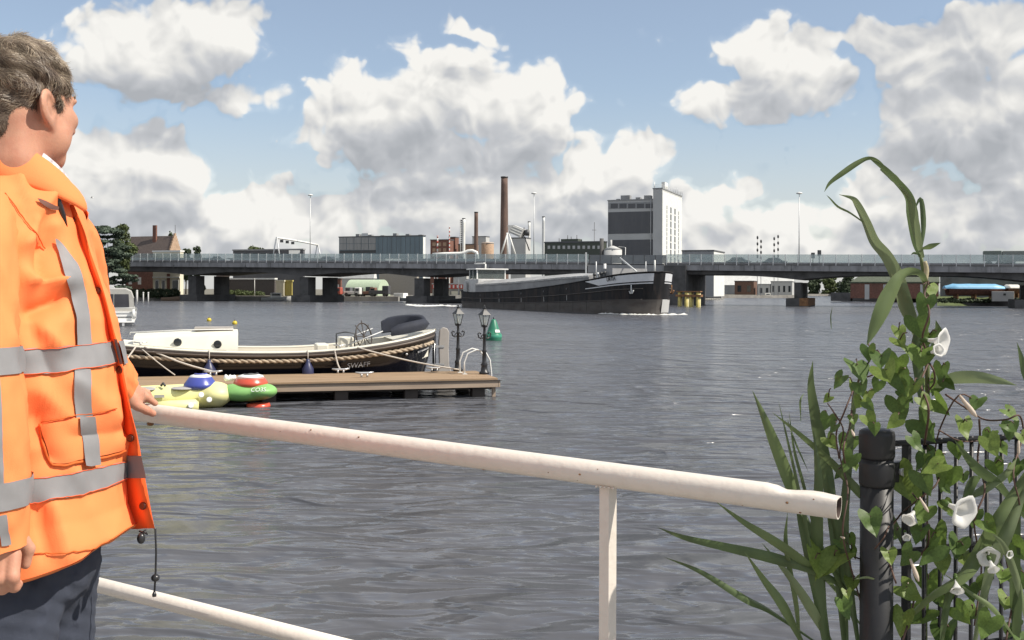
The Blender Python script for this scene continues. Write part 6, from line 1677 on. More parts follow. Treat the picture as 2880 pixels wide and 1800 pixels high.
vine("bindweed", "white flowering bindweed covering the black fence panel at lower right", base2,
  [(2528, 1139, 70), (2599, 1196, 84), (2519, 1187, 42), (2643, 1134, 60), (2749, 1130, 48), (2709, 1196, 58), (2838, 1161, 48), (2842, 1205, 52), (2785, 1245, 58), (2638, 1294, 62), (2665, 1333, 72), (2532, 1342, 90), (2568, 1378, 88), (2709, 1342, 38), (2448, 1462, 68), (2634, 1511, 88), (2621, 1545, 80), (2528, 1497, 58), (2692, 1533, 62), (2709, 1568, 48), (2847, 1325, 48), (2869, 1307, 44), (2776, 1475, 52), (2612, 1630, 78), (2550, 1661, 68), (2656, 1679, 54), (2767, 1639, 54), (2820, 1612, 52), (2856, 1537, 62), (2600, 1440, 60), (2600, 1290, 60), (2690, 1260, 45), (2800, 1310, 50), (2870, 1420, 50), (2860, 1620, 60), (2830, 1690, 60), (2600, 1725, 70), (2700, 1720, 60), (2540, 1740, 70), (2780, 1750, 70), (2850, 1770, 60), (2660, 1780, 80), (2500, 1560, 46), (2740, 1450, 48), (2560, 1560, 60), (2660, 1420, 40), (2570, 1240, 50), (2815, 1260, 40), (2876, 1230, 40), (2650, 1580, 50), (2590, 1500, 56), (2730, 1660, 46)],
  [(2712, 1440, 62, 0, .9, .3), (2556, 1462, 44, 1, -.5, .7), (2780, 1566, 40, 0, .3, .5), (2794, 1602, 36, 1, .5, .9), (2692, 1661, 40, 1, .2, 1.0), (2572, 1604, 46, 2, 1.3, 1.2), (2599, 1420, 34, 2, 1.2, 1.0), (2723, 1143, 54, 2, 1.3, .9), (2550, 1512, 26, 1, .2, .6), (2554, 1640, 14, 2, 0, 0), (2865, 1260, 30, 2, 0, 1.5), (2840, 1560, 26, 1, .8, .2)],
  [([(2520, 1640), (2490, 1530), (2530, 1450), (2590, 1400), (2640, 1350), (2630, 1270), (2650, 1190), (2700, 1110), (2760, 1140)], 2.8), ([(2660, 1110), (2720, 1150), (2770, 1180), (2830, 1180), (2868, 1170), (2882, 1230)], 3.0), ([(2754, 1180), (2756, 1230), (2750, 1300), (2770, 1380), (2740, 1470), (2760, 1600), (2740, 1760)], 3.0), ([(2540, 1800), (2570, 1690), (2560, 1600), (2610, 1530), (2600, 1440), (2560, 1380), (2520, 1330)], 3.0), ([(2830, 1800), (2850, 1660), (2830, 1560), (2868, 1440), (2850, 1330), (2874, 1240)], 2.8), ([(2640, 1210), (2700, 1240), (2760, 1240)], 2.4)], 5)
bb = P(2370, 1900, 1.95); base3 = (bb.x, bb.y, 1.3)
vine("bindweed", "sparse bindweed climbing the reeds left of the black fence post", base3,
  [(2328, 1178, 46), (2333, 1240, 42), (2386, 1245, 62), (2441, 1178, 48), (2346, 1577, 104), (2390, 1515, 38), (2395, 1551, 32), (2460, 1200, 36), (2390, 1290, 56), (2370, 1330, 40), (2400, 1640, 50), (2370, 1700, 60), (2330, 1120, 26), (2400, 1180, 30), (2420, 1130, 44), (2440, 1110, 40)],
  [(2399, 1218, 30, 2, .2, .4), (2370, 1512, 26, 2, .3, .1)],
  [([(2440, 1760), (2400, 1620), (2370, 1500), (2385, 1380), (2362, 1280), (2372, 1210), (2345, 1160), (2328, 1135)], 2.4), ([(2390, 1560), (2430, 1570), (2480, 1520), (2500, 1480)], 2.4), ([(2360, 1290), (2352, 1220), (2374, 1160), (2398, 1100)], 2.6)], 7)

# ------------------------------------------------------------------ the man in the orange jacket
from mathutils import noise as mnoise
GZ = 1.30
skin = pmat("skin", (.55, .285, .19), .55, var=.14, scale=22, sss=.10, bump=.07, bscale=300, spec=.3, dirt=(.46, .175, .115), dirt_scale=16, dirt_amt=.5)
orange = pmat("hi_vis_orange", (.97, .275, .095), .75, var=.03, scale=6, bump=.10, bscale=500, spec=.2)
orange_d = pmat("hi_vis_orange_shaded", (.92, .145, .035), .8, var=.03, scale=6, spec=.2)  # deeper orange: the placket's shade put into the colour, reused for stitching
tape = pmat("reflective_tape", (.25, .245, .25), .6, metal=.0, var=.06, scale=30, bump=.10, bscale=900)
seam_m = pmat("orange_seam", (.62, .13, .02), .8, var=.05)
denim = pmat("blue_grey_denim", (.042, .050, .074), .9, var=.2, scale=14, bump=.3, bscale=600)
hair_ms = [pmat("hair_brown", (.12, .084, .057), .5, var=.2, scale=60), pmat("hair_grey_brown", (.235, .18, .125), .45, var=.2, scale=60), pmat("hair_pale", (.42, .34, .25), .4, var=.2, scale=60), pmat("hair_dark", (.065, .038, .024), .6, var=.2, scale=60)]
blackp = pmat("black_plastic", (.02, .02, .022), .3, var=.2, spec=.6)
PO = Vector((-.93, 1.98, GZ))                           # between the feet
def L(v): return Vector(v) - PO

# --- skin: head, neck, hands (and the arms and trunk under the clothes) in one mesh
HC = P(72, 301, 1.97); HYAW = math.radians(66)
HF = Vector((math.cos(HYAW), math.sin(HYAW), 0)); HLf = Vector((-HF.y, HF.x, 0)); HT = math.radians(3)
HM = .88 * np.array([[HF.x, HLf.x, 0], [HF.y, HLf.y, 0], [0, 0, 1.0]])
def cran(p, g=0.0): return sd_ell(p, (-.014, 0, .038), (.100 + g, .079 + g, .096 + g))
def head_sdf(p):
    d = cran(p)
    d = smin(d, sd_ell(p, (.040, 0, -.030), (.064, .062, .095)), .03)
    q = p.copy(); q[..., 1] = np.abs(q[..., 1])
    d = smin(d, sd_cap(q, (-.022, .057, -.045), (.052, .026, -.108), .022, .020), .03)
    d = smin(d, sd_ell(p, (.066, 0, -.112), (.026, .026, .020)), .02)
    d = smin(d, sd_ell(q, (.066, .044, -.022), (.028, .026, .024)), .02)
    d = smin(d, sd_ell(q, (.030, .052, -.060), (.040, .024, .040)), .02)
    d = smin(d, sd_ell(p, (.083, 0, .024), (.024, .056, .013)), .018)
    d = smin(d, sd_cap(p, (.096, 0, .006), (.118, 0, -.034), .009, .014), .012)
    d = smin(d, sd_ell(q, (.106, .012, -.038), (.012, .010, .009)), .006)
    d = -smin(-d, sd_ell(q, (.104, .032, .004), (.016, .018, .010)), .012)
    d = smin(d, sd_ell(p, (.095, 0, -.064), (.013, .026, .006)), .008)
    d = smin(d, sd_ell(p, (.093, 0, -.077), (.013, .022, .007)), .008)
    d = smin(d, sd_cap(p, (-.030, 0, -.05), (-.062, 0, -.29), .066, .074), .035)
    d = smin(d, sd_cap(q, (-.045, .035, -.02), (-.06, .045, -.12), .030, .030), .03)
    # ears: rim, bowl and lobe, standing off the skull
    ang = math.radians(28); ca, sa = math.cos(ang), math.sin(ang)
    e = q - np.array((-.014, .084, -.016))
    er = np.stack([e[..., 0] * ca + e[..., 1] * sa * -1 * -1, e[..., 1] * ca - e[..., 0] * sa * -1 * -1 * -1, e[..., 2]], -1)
    tilt = .18; ex = er[..., 0] + er[..., 2] * tilt; ez = er[..., 2] - er[..., 0] * tilt
    er = np.stack([ex, er[..., 1], ez], -1)
    ear = sd_ell(er, (0, 0, .006), (.026, .011, .040))
    ear = smin(ear, sd_ell(er, (.007, -.002, -.034), (.011, .009, .014)), .01)
    ear = -smin(-ear, sd_ell(er, (.005, .011, .008), (.015, .010, .026)), .004)
    ear = smin(ear, sd_ell(er, (.002, .000, .004), (.007, .006, .018)), .004)
    d = smin(d, ear, .006)
    return d
hv, hf = surface_net(head_sdf, (-.16, -.13, -.30), (.15, .13, .15), .0036)
hv_w = hv @ HM.T + np.array(HC)

def hand_mesh(prims, lo, hi, h, k=.006):
    def f(p):
        d = None
        for a, b, ra, rb in prims:
            e = sd_cap(p, a, b, ra, rb); d = e if d is None else smin(d, e, k)
        return d
    return surface_net(f, lo, hi, h)
# left hand gripping the pipe, fingers over the top, thumb along the near side
wr = P(338, 1098, 2.54); rp = lambda px: on_rail(px)
def pt(px, py, d): return tuple(P(px, py, d))
prL = [(tuple(wr), pt(372, 1112, 2.57), .026, .030), (pt(350, 1112, 2.52), pt(380, 1128, 2.56), .020, .018), (pt(372, 1112, 2.57), pt(392, 1118, 2.60), .028, .020)]
for i, (px0, y0, px1, y1, px2, y2, d0, d1, d2) in enumerate(((386, 1108, 412, 1116, 436, 1134, 2.585, 2.60, 2.61), (390, 1102, 412, 1106, 426, 1124, 2.61, 2.63, 2.645), (386, 1098, 404, 1102, 416, 1120, 2.63, 2.655, 2.665), (380, 1096, 396, 1100, 404, 1116, 2.65, 2.67, 2.68))):
    prL += [(pt(372, 1108, 2.57 + .02 * i), pt(px0, y0, d0), .012, .0105), (pt(px0, y0, d0), pt(px1, y1, d1), .0105, .0095), (pt(px1, y1, d1), pt(px2, y2, d2), .0095, .0078)]
prL += [(pt(356, 1122, 2.53), pt(388, 1142, 2.55), .016, .0115), (pt(388, 1142, 2.55), pt(412, 1154, 2.565), .0115, .010), (pt(412, 1154, 2.565), pt(430, 1163, 2.578), .010, .0085)]
allp = np.array([q for a, b, _, _ in prL for q in (a, b)])
lv, lf = hand_mesh(prL, allp.min(0) - .04, allp.max(0) + .04, .0028, .005)
# right hand hanging, fingers curled
hb = P(2, 1508, 1.73)
prR = [(tuple(hb + Vector((-.005, 0, .05))), tuple(hb + Vector((0, .0, -.02))), .026, .030), (tuple(hb + Vector((-.012, .012, -.01))), tuple(hb + Vector((-.008, .012, -.045))), .024, .022)]
for i, (fx, fy, ln) in enumerate(((.030, -.012, .95), (.012, -.016, 1.0), (-.008, -.014, .95), (-.026, -.008, .8))):
    b0 = hb + Vector((fx * .85, fy * .6, -.030)); b1 = hb + Vector((fx, fy - .010, -.030 - .034 * ln)); b2 = b1 + Vector((-.002, .012, -.020 * ln)); b3 = b2 + Vector((-.004, .020, -.002 * ln))
    prR += [(tuple(b0), tuple(b1), .0125, .0115), (tuple(b1), tuple(b2), .0112, .0100), (tuple(b2), tuple(b3), .0098, .0082)]
prR += [(tuple(hb + Vector((.018, .020, .0))), tuple(hb + Vector((.030, .034, -.030))), .014, .0115), (tuple(hb + Vector((.030, .034, -.030))), tuple(hb + Vector((.026, .034, -.056))), .011, .0085)]
allp = np.array([q for a, b, _, _ in prR for q in (a, b)])
rv, rf = hand_mesh(prR, allp.min(0) - .04, allp.max(0) + .04, .0028, .004)
# trunk and arms below the clothes carry the figure together
SHR, ELR = Vector((-.945, 1.77, 2.695)), Vector((-.915, 1.725, 2.43))
SHL, ELL = Vector((-.955, 2.17, 2.70)), Vector((-.97, 2.37, 2.46))
prB = [((-.955, 1.98, 2.78), (-.94, 1.98, 2.15), .085, .11), ((-.955, 1.90, 2.70), (-.955, 2.07, 2.70), .07, .07), (tuple(SHR), tuple(ELR), .045, .038), (tuple(ELR), tuple(hb + Vector((-.005, 0, .05))), .038, .026), (tuple(SHL), tuple(ELL), .045, .038), (tuple(ELL), tuple(wr), .036, .026),
       ((-.955, 1.9, 2.70), tuple(SHR), .06, .05), ((-.955, 2.07, 2.70), tuple(SHL), .06, .05)]
for sd in (-.09, .09): prB += [((-.93, 1.98 + sd, 2.12), (-.92, 1.98 + sd, 1.80), .085, .055), ((-.92, 1.98 + sd, 1.80), (-.94, 1.98 + sd, 1.38), .052, .036)]
allp = np.array([q for a, b, _, _ in prB for q in (a, b)])
bv, bf = hand_mesh(prB, allp.min(0) - .13, allp.max(0) + .13, .013, .03)
parts = [(hv_w, hf), (lv, lf), (rv, rf), (bv, bf)]
V = []; F = []; o = 0
for v, f in parts: V.append(v); F.append(f + o); o += len(v)
person = bpy.data.objects.new("person", np_mesh("person", np.concatenate(V) - np.array(PO), np.concatenate(F), skin)); COL.objects.link(person)
person.location = PO
tag(person, "man in orange high-visibility jacket and jeans leaning a hand on the pipe railing", "person")
def to_head(v): return L(Vector(HM @ np.array(v)) + HC)
for sd in (-1, 1):
    e_ = to_head((.082, sd * .031, .004)); eye = MB().ball(e_, .012, 12).build("eye", white_p, person); q = to_head((.0925, sd * .031, .004)); MB().ball(q, .004, 8).build("iris", pmat("iris", (.08, .11, .12), .2), eye)

# --- hair: a cap with thousands of short combed strands over it
def hair_line(x):
    xs = [-.14, -.075, -.052, -.040, -.030, -.004, .012, .016, .034, .040, .056, .075, .090, .13]
    zs = [-.070, -.082, -.078, -.045, .020, .038, .030, -.030, -.036, .006, .030, .062, .088, .10]
    return np.interp(x, xs, zs)
def hair_sdf(p):
    nz = .004 * np.sin(p[..., 0] * 90 + p[..., 2] * 60) * np.sin(p[..., 1] * 80 + 1) + .003 * np.sin(p[..., 2] * 140 + p[..., 0] * 40)
    grow = .006 + .009 * np.clip((p[..., 2] - .02) / .09, 0, 1)
    d = sd_ell(p, (-.016, 0, .036), (.101, .080, .097)) - grow - nz
    d = smin(d, sd_cap(p, (-.055, 0, .0), (-.068, 0, -.06), .052, .052), .03)
    return np.maximum(d, (hair_line(p[..., 0]) + .006 * np.sin(p[..., 0] * 300 + p[..., 1] * 120) - p[..., 2]) * .8)
cv, cf = surface_net(hair_sdf, (-.16, -.13, -.11), (.13, .13, .18), .004)
cap = np_mesh("hair", (cv @ HM.T + np.array(HC)) - np.array(PO), cf, hair_ms[0]); hair = bpy.data.objects.new("hair", cap); COL.objects.link(hair); hair.parent = person
rng = np.random.default_rng(7)
fn = np.cross(cv[cf[:, 1]] - cv[cf[:, 0]], cv[cf[:, 3]] - cv[cf[:, 0]]); fn /= np.linalg.norm(fn, axis=1)[:, None] + 1e-9
fc = cv[cf].mean(1)
out = ((fn * (fc - np.array((-.016, 0, .03)))).sum(1) > 0.01)
ids = np.where(out)[0]; pick = rng.choice(ids, 20000)
sv = []; sf = []; smi = []
for i in pick:
    p0 = fc[i] + rng.normal(size=3) * .001; nrm = fn[i]
    cl = .5 + .5 * math.sin(p0[0] * 75 + 3 * math.sin(p0[2] * 45)) * math.cos(p0[2] * 60 + p0[1] * 40)
    flow = np.array([.75 * np.clip(p0[2] * 9, -.2, 1) - .25, np.sign(p0[1]) * .30, -.75 + .55 * np.clip((p0[2] - .08) * 12, 0, 1)]) + .55 * np.array([math.sin(p0[2] * 55 + p0[1] * 30), .3 * math.sin(p0[0] * 50), math.cos(p0[0] * 60 + p0[1] * 20)])
    flow = flow + rng.normal(size=3) * .14
    flow -= nrm * (flow @ nrm); flow /= np.linalg.norm(flow) + 1e-9
    ln = rng.uniform(.010, .027) * (1.0 if p0[2] > .0 else .55); lift = rng.uniform(.08, .34) * (.6 + .7 * cl)
    sdv = np.cross(flow, nrm); w = rng.uniform(.0003, .0008); crv = rng.normal() * .3
    b0 = len(sv)
    for k in range(5):
        t = k / 4; c = p0 + flow * ln * t + nrm * (ln * lift * t * (1 - .75 * t)) + sdv * crv * ln * t * t
        ww = w * (1 - .75 * t); sv += [c - sdv * ww + nrm * .0002, c + sdv * ww]
    for k in range(4): sf.append((b0 + 2 * k, b0 + 2 * k + 1, b0 + 2 * k + 3, b0 + 2 * k + 2))
    g = rng.random() * .55 + cl * .5 + (.12 if p0[2] > .09 or p0[0] > .02 else -.12); smi += [3 if g < .28 else 0 if g < .50 else 1 if g < .82 else 2] * 4
sv = np.array(sv) @ HM.T + np.array(HC) - np.array(PO)
me = np_mesh("hair_strands", sv, np.array(sf), hair_ms, True, smi)
hs_ = bpy.data.objects.new("hair_strands", me); COL.objects.link(hs_); hs_.parent = hair; hs_["kind"] = "stuff"
# eyebrow seen at the far edge of the face
mb = MB()
for sd in (-1, 1):
    for i in range(40):
        t = rng.random(); p = np.array((.100 - .018 * t * t, sd * (.016 + .036 * t), .026 + .006 * math.sin(t * 3) + rng.normal() * .002)); q = p + np.array((-.002, sd * .008, .002 + rng.normal() * .002)) + np.array((.006, 0, 0)) * (1 - t)
        mb.tube([to_head(p), to_head(q)], .0007, 4)
stuff(mb.build("eyebrow_hair", hair_ms[1], hair))

# --- jacket body: rings up the trunk with folds pressed into them
ZK = [2.02, 2.137, 2.18, 2.291, 2.437, 2.541, 2.639, 2.700, 2.744, 2.775, 2.795, 2.812]
FX = [-.735, -.735, -.752, -.764, -.768, -.788, -.826, -.846, -.856, -.866, -.875, -.887]
RXK = [.205, .205, .200, .190, .180, .170, .155, .142, .125, .110, .098, .084]
RYK = [.215, .215, .21, .20, .20, .205, .212, .208, .190, .150, .118, .094]
def prj(v): return CXP + FPX * v.x / v.y, HZP - FPX * (v.z - CAMZ) / v.y + ROLL * FPX * v.x / v.y
# fold ridges and valleys, drawn between two photo points: x0,y0,x1,y1,width px,height m
FOLDS = [(70, 690, 130, 560, 26, .014), (150, 640, 205, 800, 20, .010), (128, 700, 118, 800, 22, -.016), (85, 798, 160, 800, 24, .022), (88, 880, 165, 850, 26, -.020), (120, 930, 170, 985, 18, .009),
         (95, 930, 140, 1060, 22, -.008), (120, 1110, 200, 1190, 26, .008), (100, 1180, 140, 1290, 22, -.007), (230, 1080, 300, 1180, 30, .008), (150, 1430, 190, 1570, 22, .008), (110, 1440, 130, 1560, 20, -.009), (250, 1400, 300, 1540, 26, -.005), (300, 1130, 310, 1260, 20, .008),
         (60, 560, 80, 640, 26, -.010), (40, 470, 70, 560, 20, .008), (110, 610, 150, 700, 18, -.008), (330, 1240, 350, 1290, 14, .010), (200, 1230, 330, 1215, 18, -.005)]
def ring(a, z):
    fx = np.interp(z, ZK, FX); rx = np.interp(z, ZK, RXK); ry = np.interp(z, ZK, RYK)
    ca, sa = math.cos(a), math.sin(a); n = 2.35
    k = (abs(ca) ** n + abs(sa) ** n) ** (-1 / n)
    return Vector((fx - rx + rx * ca * k, 1.98 + ry * sa * k, z))
def hem(a):
    """height of the hem by angle: lower at the near side, higher at the front"""
    return 2.085 + .055 * max(0, math.cos(a)) ** 2
NA, NZ = 150, 130
JP = np.zeros((NZ + 1, NA, 3)); 
for j in range(NZ + 1):
    for i in range(NA):
        a = 2 * math.pi * i / NA
        z = hem(a) + (2.812 - hem(a)) * j / NZ
        JP[j, i] = ring(a, z)
def grid_normals(Pn, wrap=True):
    du = (np.roll(Pn, -1, 1) - np.roll(Pn, 1, 1)) if wrap else np.gradient(Pn, axis=1); dv = np.gradient(Pn, axis=0)
    n = np.cross(du, dv); return n / (np.linalg.norm(n, axis=2)[..., None] + 1e-9)
def fold_disp(Pn, N, amp=1.0, nz=.006, seed=0):
    D = np.zeros(Pn.shape[:2])
    for j in range(Pn.shape[0]):
        for i in range(Pn.shape[1]):
            v = Vector(Pn[j, i]); q = Vector((v.x * 9 + seed, v.y * 9, v.z * 5)); 
            w = abs(mnoise.noise(q + Vector((0, 0, 1.5 * mnoise.noise(q * .6))))) 
            D[j, i] = nz * (1 - 2.2 * w) + .0030 * (.4 - abs(mnoise.noise(Vector((v.x * 24, v.y * 24, v.z * 15)))) * 1.6)
    px = CXP + FPX * Pn[..., 0] / Pn[..., 1]; py = HZP - FPX * (Pn[..., 2] - CAMZ) / Pn[..., 1]
    near = N[..., 1] < .35
    for (x0, y0, x1, y1, w, h) in FOLDS:
        vx, vy = x1 - x0, y1 - y0; t = np.clip(((px - x0) * vx + (py - y0) * vy) / (vx * vx + vy * vy), 0, 1)
        dist = np.hypot(px - x0 - t * vx, py - y0 - t * vy)
        D += np.where(near, amp * h * np.exp(-(dist / w) ** 1.25), 0)
    return D
JN = grid_normals(JP)
JP = JP + JN * fold_disp(JP, JN, 1.6, .0072)[..., None]
JN = grid_normals(JP)
mb = MB(); mb.grid([[tuple(L(JP[j, i])) for i in range(NA)] for j in range(NZ + 1)], True, True)
# turned-up hem
mb.grid([[tuple(L(JP[0, i] + JN[0, i] * .002)) for i in range(NA)], [tuple(L(JP[0, i] + JN[0, i] * -.004 + np.array((0, 0, -.006)))) for i in range(NA)], [tuple(L(JP[3, i] - JN[3, i] * .012)) for i in range(NA)]], True, True)
jacket = mb.build("jacket", orange, person)
def wpt(v): return v
def lookup(PG, NG, side=None):
    x = PG[..., 0] / PG[..., 1]; px = CXP + FPX * x; py = HZP - FPX * (PG[..., 2] - CAMZ) / PG[..., 1] + ROLL * FPX * x
    view = PG - np.array((0, 0, CAMZ)); face = (NG * view).sum(-1) < 0
    def f(qx, qy, off):
        d = (px - qx) ** 2 + (py - qy) ** 2 + np.where(face, 0, 1e9)
        k = np.argsort(d, axis=None)[:6]; w = 1 / (d.flat[k] + 4.0); w /= w.sum()
        p = (PG.reshape(-1, 3)[k] * w[:, None]).sum(0); n = (NG.reshape(-1, 3)[k] * w[:, None]).sum(0); n /= np.linalg.norm(n)
        return L(Vector(p + n * off))
    return f
jk = lookup(JP, JN)
def patch(f, left, right, name, mat, parent, nu=8, nv=24, off=.0035, bulge=0.0):
    """strip on the cloth between two photo polylines with the same number of points"""
    def at(poly, t): m = len(poly) - 1; k = min(int(t * m), m - 1); u = t * m - k; return (poly[k][0] + (poly[k + 1][0] - poly[k][0]) * u, poly[k][1] + (poly[k + 1][1] - poly[k][1]) * u)
    rows = []
    for j in range(nv + 1):
        a, b = at(left, j / nv), at(right, j / nv)
        rows.append([tuple(f(a[0] + (b[0] - a[0]) * i / nu, a[1] + (b[1] - a[1]) * i / nu, off + bulge * math.sin(math.pi * i / nu) ** .5 * math.sin(math.pi * min(1, .15 + j / nv)))) for i in range(nu + 1)])
    mb = MB(); mb.grid(rows, True); o = mb.build(name, mat, parent)
    m = o.modifiers.new("smooth", 'SMOOTH'); m.factor = .5; m.iterations = 3
    return o
patch(jk, [(153, 668), (170, 750), (194, 830), (207, 900), (208, 975)], [(157, 672), (216, 750), (238, 830), (248, 900), (254, 975)], "reflective_tape", tape, jacket, 6, 30, .006)
patch(jk, [(206, 1042), (206, 1120), (210, 1185)], [(254, 1037), (257, 1120), (262, 1178)], "reflective_tape", tape, jacket, 6, 26)
patch(jk, [(60, 982), (130, 975), (210, 970), (280, 962), (319, 956)], [(60, 1058), (130, 1056), (210, 1046), (280, 1036), (333, 1022)], "reflective_tape", tape, jacket, 8, 40, .0048)
patch(jk, [(58, 1346), (130, 1340), (220, 1324), (300, 1306), (354, 1294)], [(58, 1420), (130, 1412), (220, 1396), (300, 1374), (361, 1346)], "reflective_tape", tape, jacket, 8, 40, .0048)
pf = patch(jk, [(114, 1192), (170, 1180), (240, 1168), (300, 1158), (328, 1153)], [(140, 1306), (180, 1306), (240, 1292), (300, 1278), (350, 1262)], "pocket_flap", orange, jacket, 14, 26, .006, .004)
patch(jk, [(209, 1172), (215, 1215), (222, 1255), (226, 1318)], [(262, 1164), (266, 1208), (272, 1248), (276, 1308)], "flap_tape", tape, jacket, 6, 20, .0115)
def seam(f, pts, name, mat, parent, r=.0014, off=.003):
    q = []
    for k in range(len(pts) - 1):
        n = max(2, int(math.hypot(pts[k + 1][0] - pts[k][0], pts[k + 1][1] - pts[k][1]) / 9))
        for i in range(n): q.append(f(pts[k][0] + (pts[k + 1][0] - pts[k][0]) * i / n, pts[k][1] + (pts[k + 1][1] - pts[k][1]) * i / n, off))
    q.append(f(*pts[-1], off)); return MB().tube(q, r, 5).build(name, mat, parent)
seam(jk, [(115, 1190), (118, 1230), (128, 1280), (146, 1308), (178, 1310), (240, 1297), (300, 1283), (350, 1266)], "flap_edge", seam_m, jacket, .0030, .004)
seam(jk, [(118, 1186), (180, 1174), (250, 1162), (326, 1150)], "flap_seam", seam_m, jacket, .0011)
seam(jk, [(12, 545), (50, 600), (95, 655), (125, 700)], "shoulder_seam", seam_m, jacket, .0012)
seam(jk, [(86, 1556), (170, 1556), (260, 1545), (330, 1520), (385, 1478)], "hem_seam", seam_m, jacket, .0011)

for pts in ([(62, 986), (130, 979), (210, 974), (280, 966), (318, 960)], [(62, 1054), (130, 1052), (210, 1042), (280, 1032), (331, 1018)], [(60, 1350), (130, 1344), (220, 1328), (300, 1310), (352, 1298)], [(60, 1416), (130, 1408), (220, 1392), (300, 1370), (358, 1342)]):
    seam(jk, pts, "tape_stitching", orange_d, jacket, .0007, .0056)
# near sleeve, hanging
def sleeve(path, rads, parent, name, seed, wr_amp=.006, nz=60, na=48, flat=1.0):
    c = spline(path, nz); m = len(rads) - 1; rows = np.zeros((nz + 1, na, 3)); nrm = np.zeros((nz + 1, na, 3))
    x = Vector((1, 0, 0))
    for j, p in enumerate(c):
        t = (c[min(j + 1, nz)] - c[max(j - 1, 0)]).normalized(); x = (x - t * x.dot(t)).normalized(); y = t.cross(x)
        f = j / nz * m; k = min(int(f), m - 1); r = rads[k] + (rads[k + 1] - rads[k]) * (f - k)
        for i in range(na):
            a = 2 * math.pi * i / na; n = x * math.cos(a) + y * math.sin(a)
            q = Vector((n.x * 2.2 + seed, n.y * 2.2, j / nz * 9 + 1.2 * math.sin(a)))
            dd = wr_amp * (1 - 2.4 * abs(mnoise.noise(q))) + .0018 * mnoise.noise(Vector((n.x * 9, n.y * 9, j / nz * 30 + seed)))
            rows[j, i] = p + n * (r + dd); nrm[j, i] = n
    mb = MB(); mb.grid([[tuple(L(rows[j, i])) for i in range(na)] for j in range(nz + 1)], True, True)
    mb.grid([[tuple(L(rows[nz, i])) for i in range(na)], [tuple(L(rows[nz, i] - nrm[nz, i] * .010)) for i in range(na)], [tuple(L(rows[nz - 5, i] - nrm[nz - 5, i] * .012)) for i in range(na)]], True, True)
    return mb.build(name, orange, parent), rows, nrm
sl_path = [Vector((-.965, 1.845, 2.735)), Vector((-.945, 1.775, 2.655)), Vector((-.925, 1.735, 2.53)), Vector((-.905, 1.725, 2.40)), Vector((-.895, 1.728, 2.28)), Vector((-.893, 1.732, 2.165))]
sR, sRP, sRN = sleeve(sl_path, [.070, .084, .084, .082, .078, .070], jacket, "sleeve", 1.0)
sk = lookup(sRP, sRN)
def ring_tape(PG, NG, z0, z1, i0, i1, name, parent, off=.004):
    """tape running round the cloth between two heights"""
    n = PG.shape[1]; rows = []
    for t in (0, .25, .5, .75, 1):
        z = z0 + (z1 - z0) * t; r = []
        for i in range(i0, i1 + 1):
            col = PG[:, i % n]; nc = NG[:, i % n]; zz = col[:, 2]; k = int(np.argmin(np.abs(zz - z))); k = min(max(k, 1), len(zz) - 2)
            j = k if (zz[k] - z) * (zz[k + 1] - zz[k]) <= 0 else k - 1; f_ = (z - zz[j]) / (zz[j + 1] - zz[j] + 1e-9); f_ = min(max(f_, -.5), 1.5)
            p = col[j] + (col[j + 1] - col[j]) * f_; r.append(tuple(L(Vector(p + nc[j] * off))))
        rows.append(r)
    mb = MB(); mb.grid(rows, True); return mb.build(name, tape, parent)
ring_tape(sRP, sRN, 2.457, 2.501, 0, sRP.shape[1], "sleeve_tape", sR)
ring_tape(sRP, sRN, 2.236, 2.282, 0, sRP.shape[1], "sleeve_tape", sR)
for z0_, z1_ in ((2.449, 2.495), (2.227, 2.271)): ring_tape(JP, JN, z0_, z1_, 6, 118, "reflective_tape", jacket, .0042)
patch(sk, [(-28, 1062), (-24, 1180), (-20, 1260), (-14, 1366)], [(0, 1062), (4, 1180), (8, 1270), (12, 1366)], "sleeve_tape", tape, sR, 4, 24, .0035)
patch(sk, [(-12, 1450), (-4, 1500), (2, 1538)], [(18, 1444), (24, 1490), (32, 1532)], "sleeve_tape", tape, sR, 4, 12, .0035)
sL, sLP, sLN = sleeve([Vector((-.955, 2.10, 2.725)), Vector((-.965, 2.20, 2.66)), Vector((-.985, 2.31, 2.54)), Vector((-.985, 2.41, 2.44)), P(322, 1088, 2.52)], [.085, .085, .08, .070, .056], jacket, "sleeve", 4.0)
ring_tape(sLP, sLN, 2.47, 2.515, 0, sLP.shape[1], "sleeve_tape", sL)

# far front edge with snaps, swinging clear of the near panel
inner = [(180, 600), (200, 655), (222, 720), (250, 780), (280, 850), (300, 915), (318, 970), (334, 1050), (342, 1130), (346, 1230), (352, 1320), (370, 1410), (388, 1488)]
outer = [(206, 572), (238, 651), (256, 714), (276, 770), (297, 837), (318, 921), (333, 976), (353, 1075), (369, 1156), (387, 1227), (401, 1305), (424, 1430), (435, 1486)]
dI, dO = 2.022, 1.985
mb = MB(); rows = []
for k, (a, b) in enumerate(zip(inner, outer)):
    pa, pb = P(a[0] - 30, a[1], dI + .02), P(b[0], b[1], dO); wv = .004 * math.sin(k * 1.7)
    rows.append([tuple(L(pa)), tuple(L(P(a[0], a[1], dI))), tuple(L(pa.lerp(pb, .62) + Vector((0, -.002 + wv, 0)))), tuple(L(pb)), tuple(L(pb + Vector((-.004, .010, 0)))), tuple(L(pa + Vector((0, .022, 0))))])
rr = [[tuple(v) for v in spline([Vector(r[i]) for r in rows], 48)] for i in range(6)]
mb.grid(rr, True); plk = mb.build("front_placket", orange_d, jacket)
def on_pl(px, py, off=0):
    return L(P(px, py, 1.996 + off))
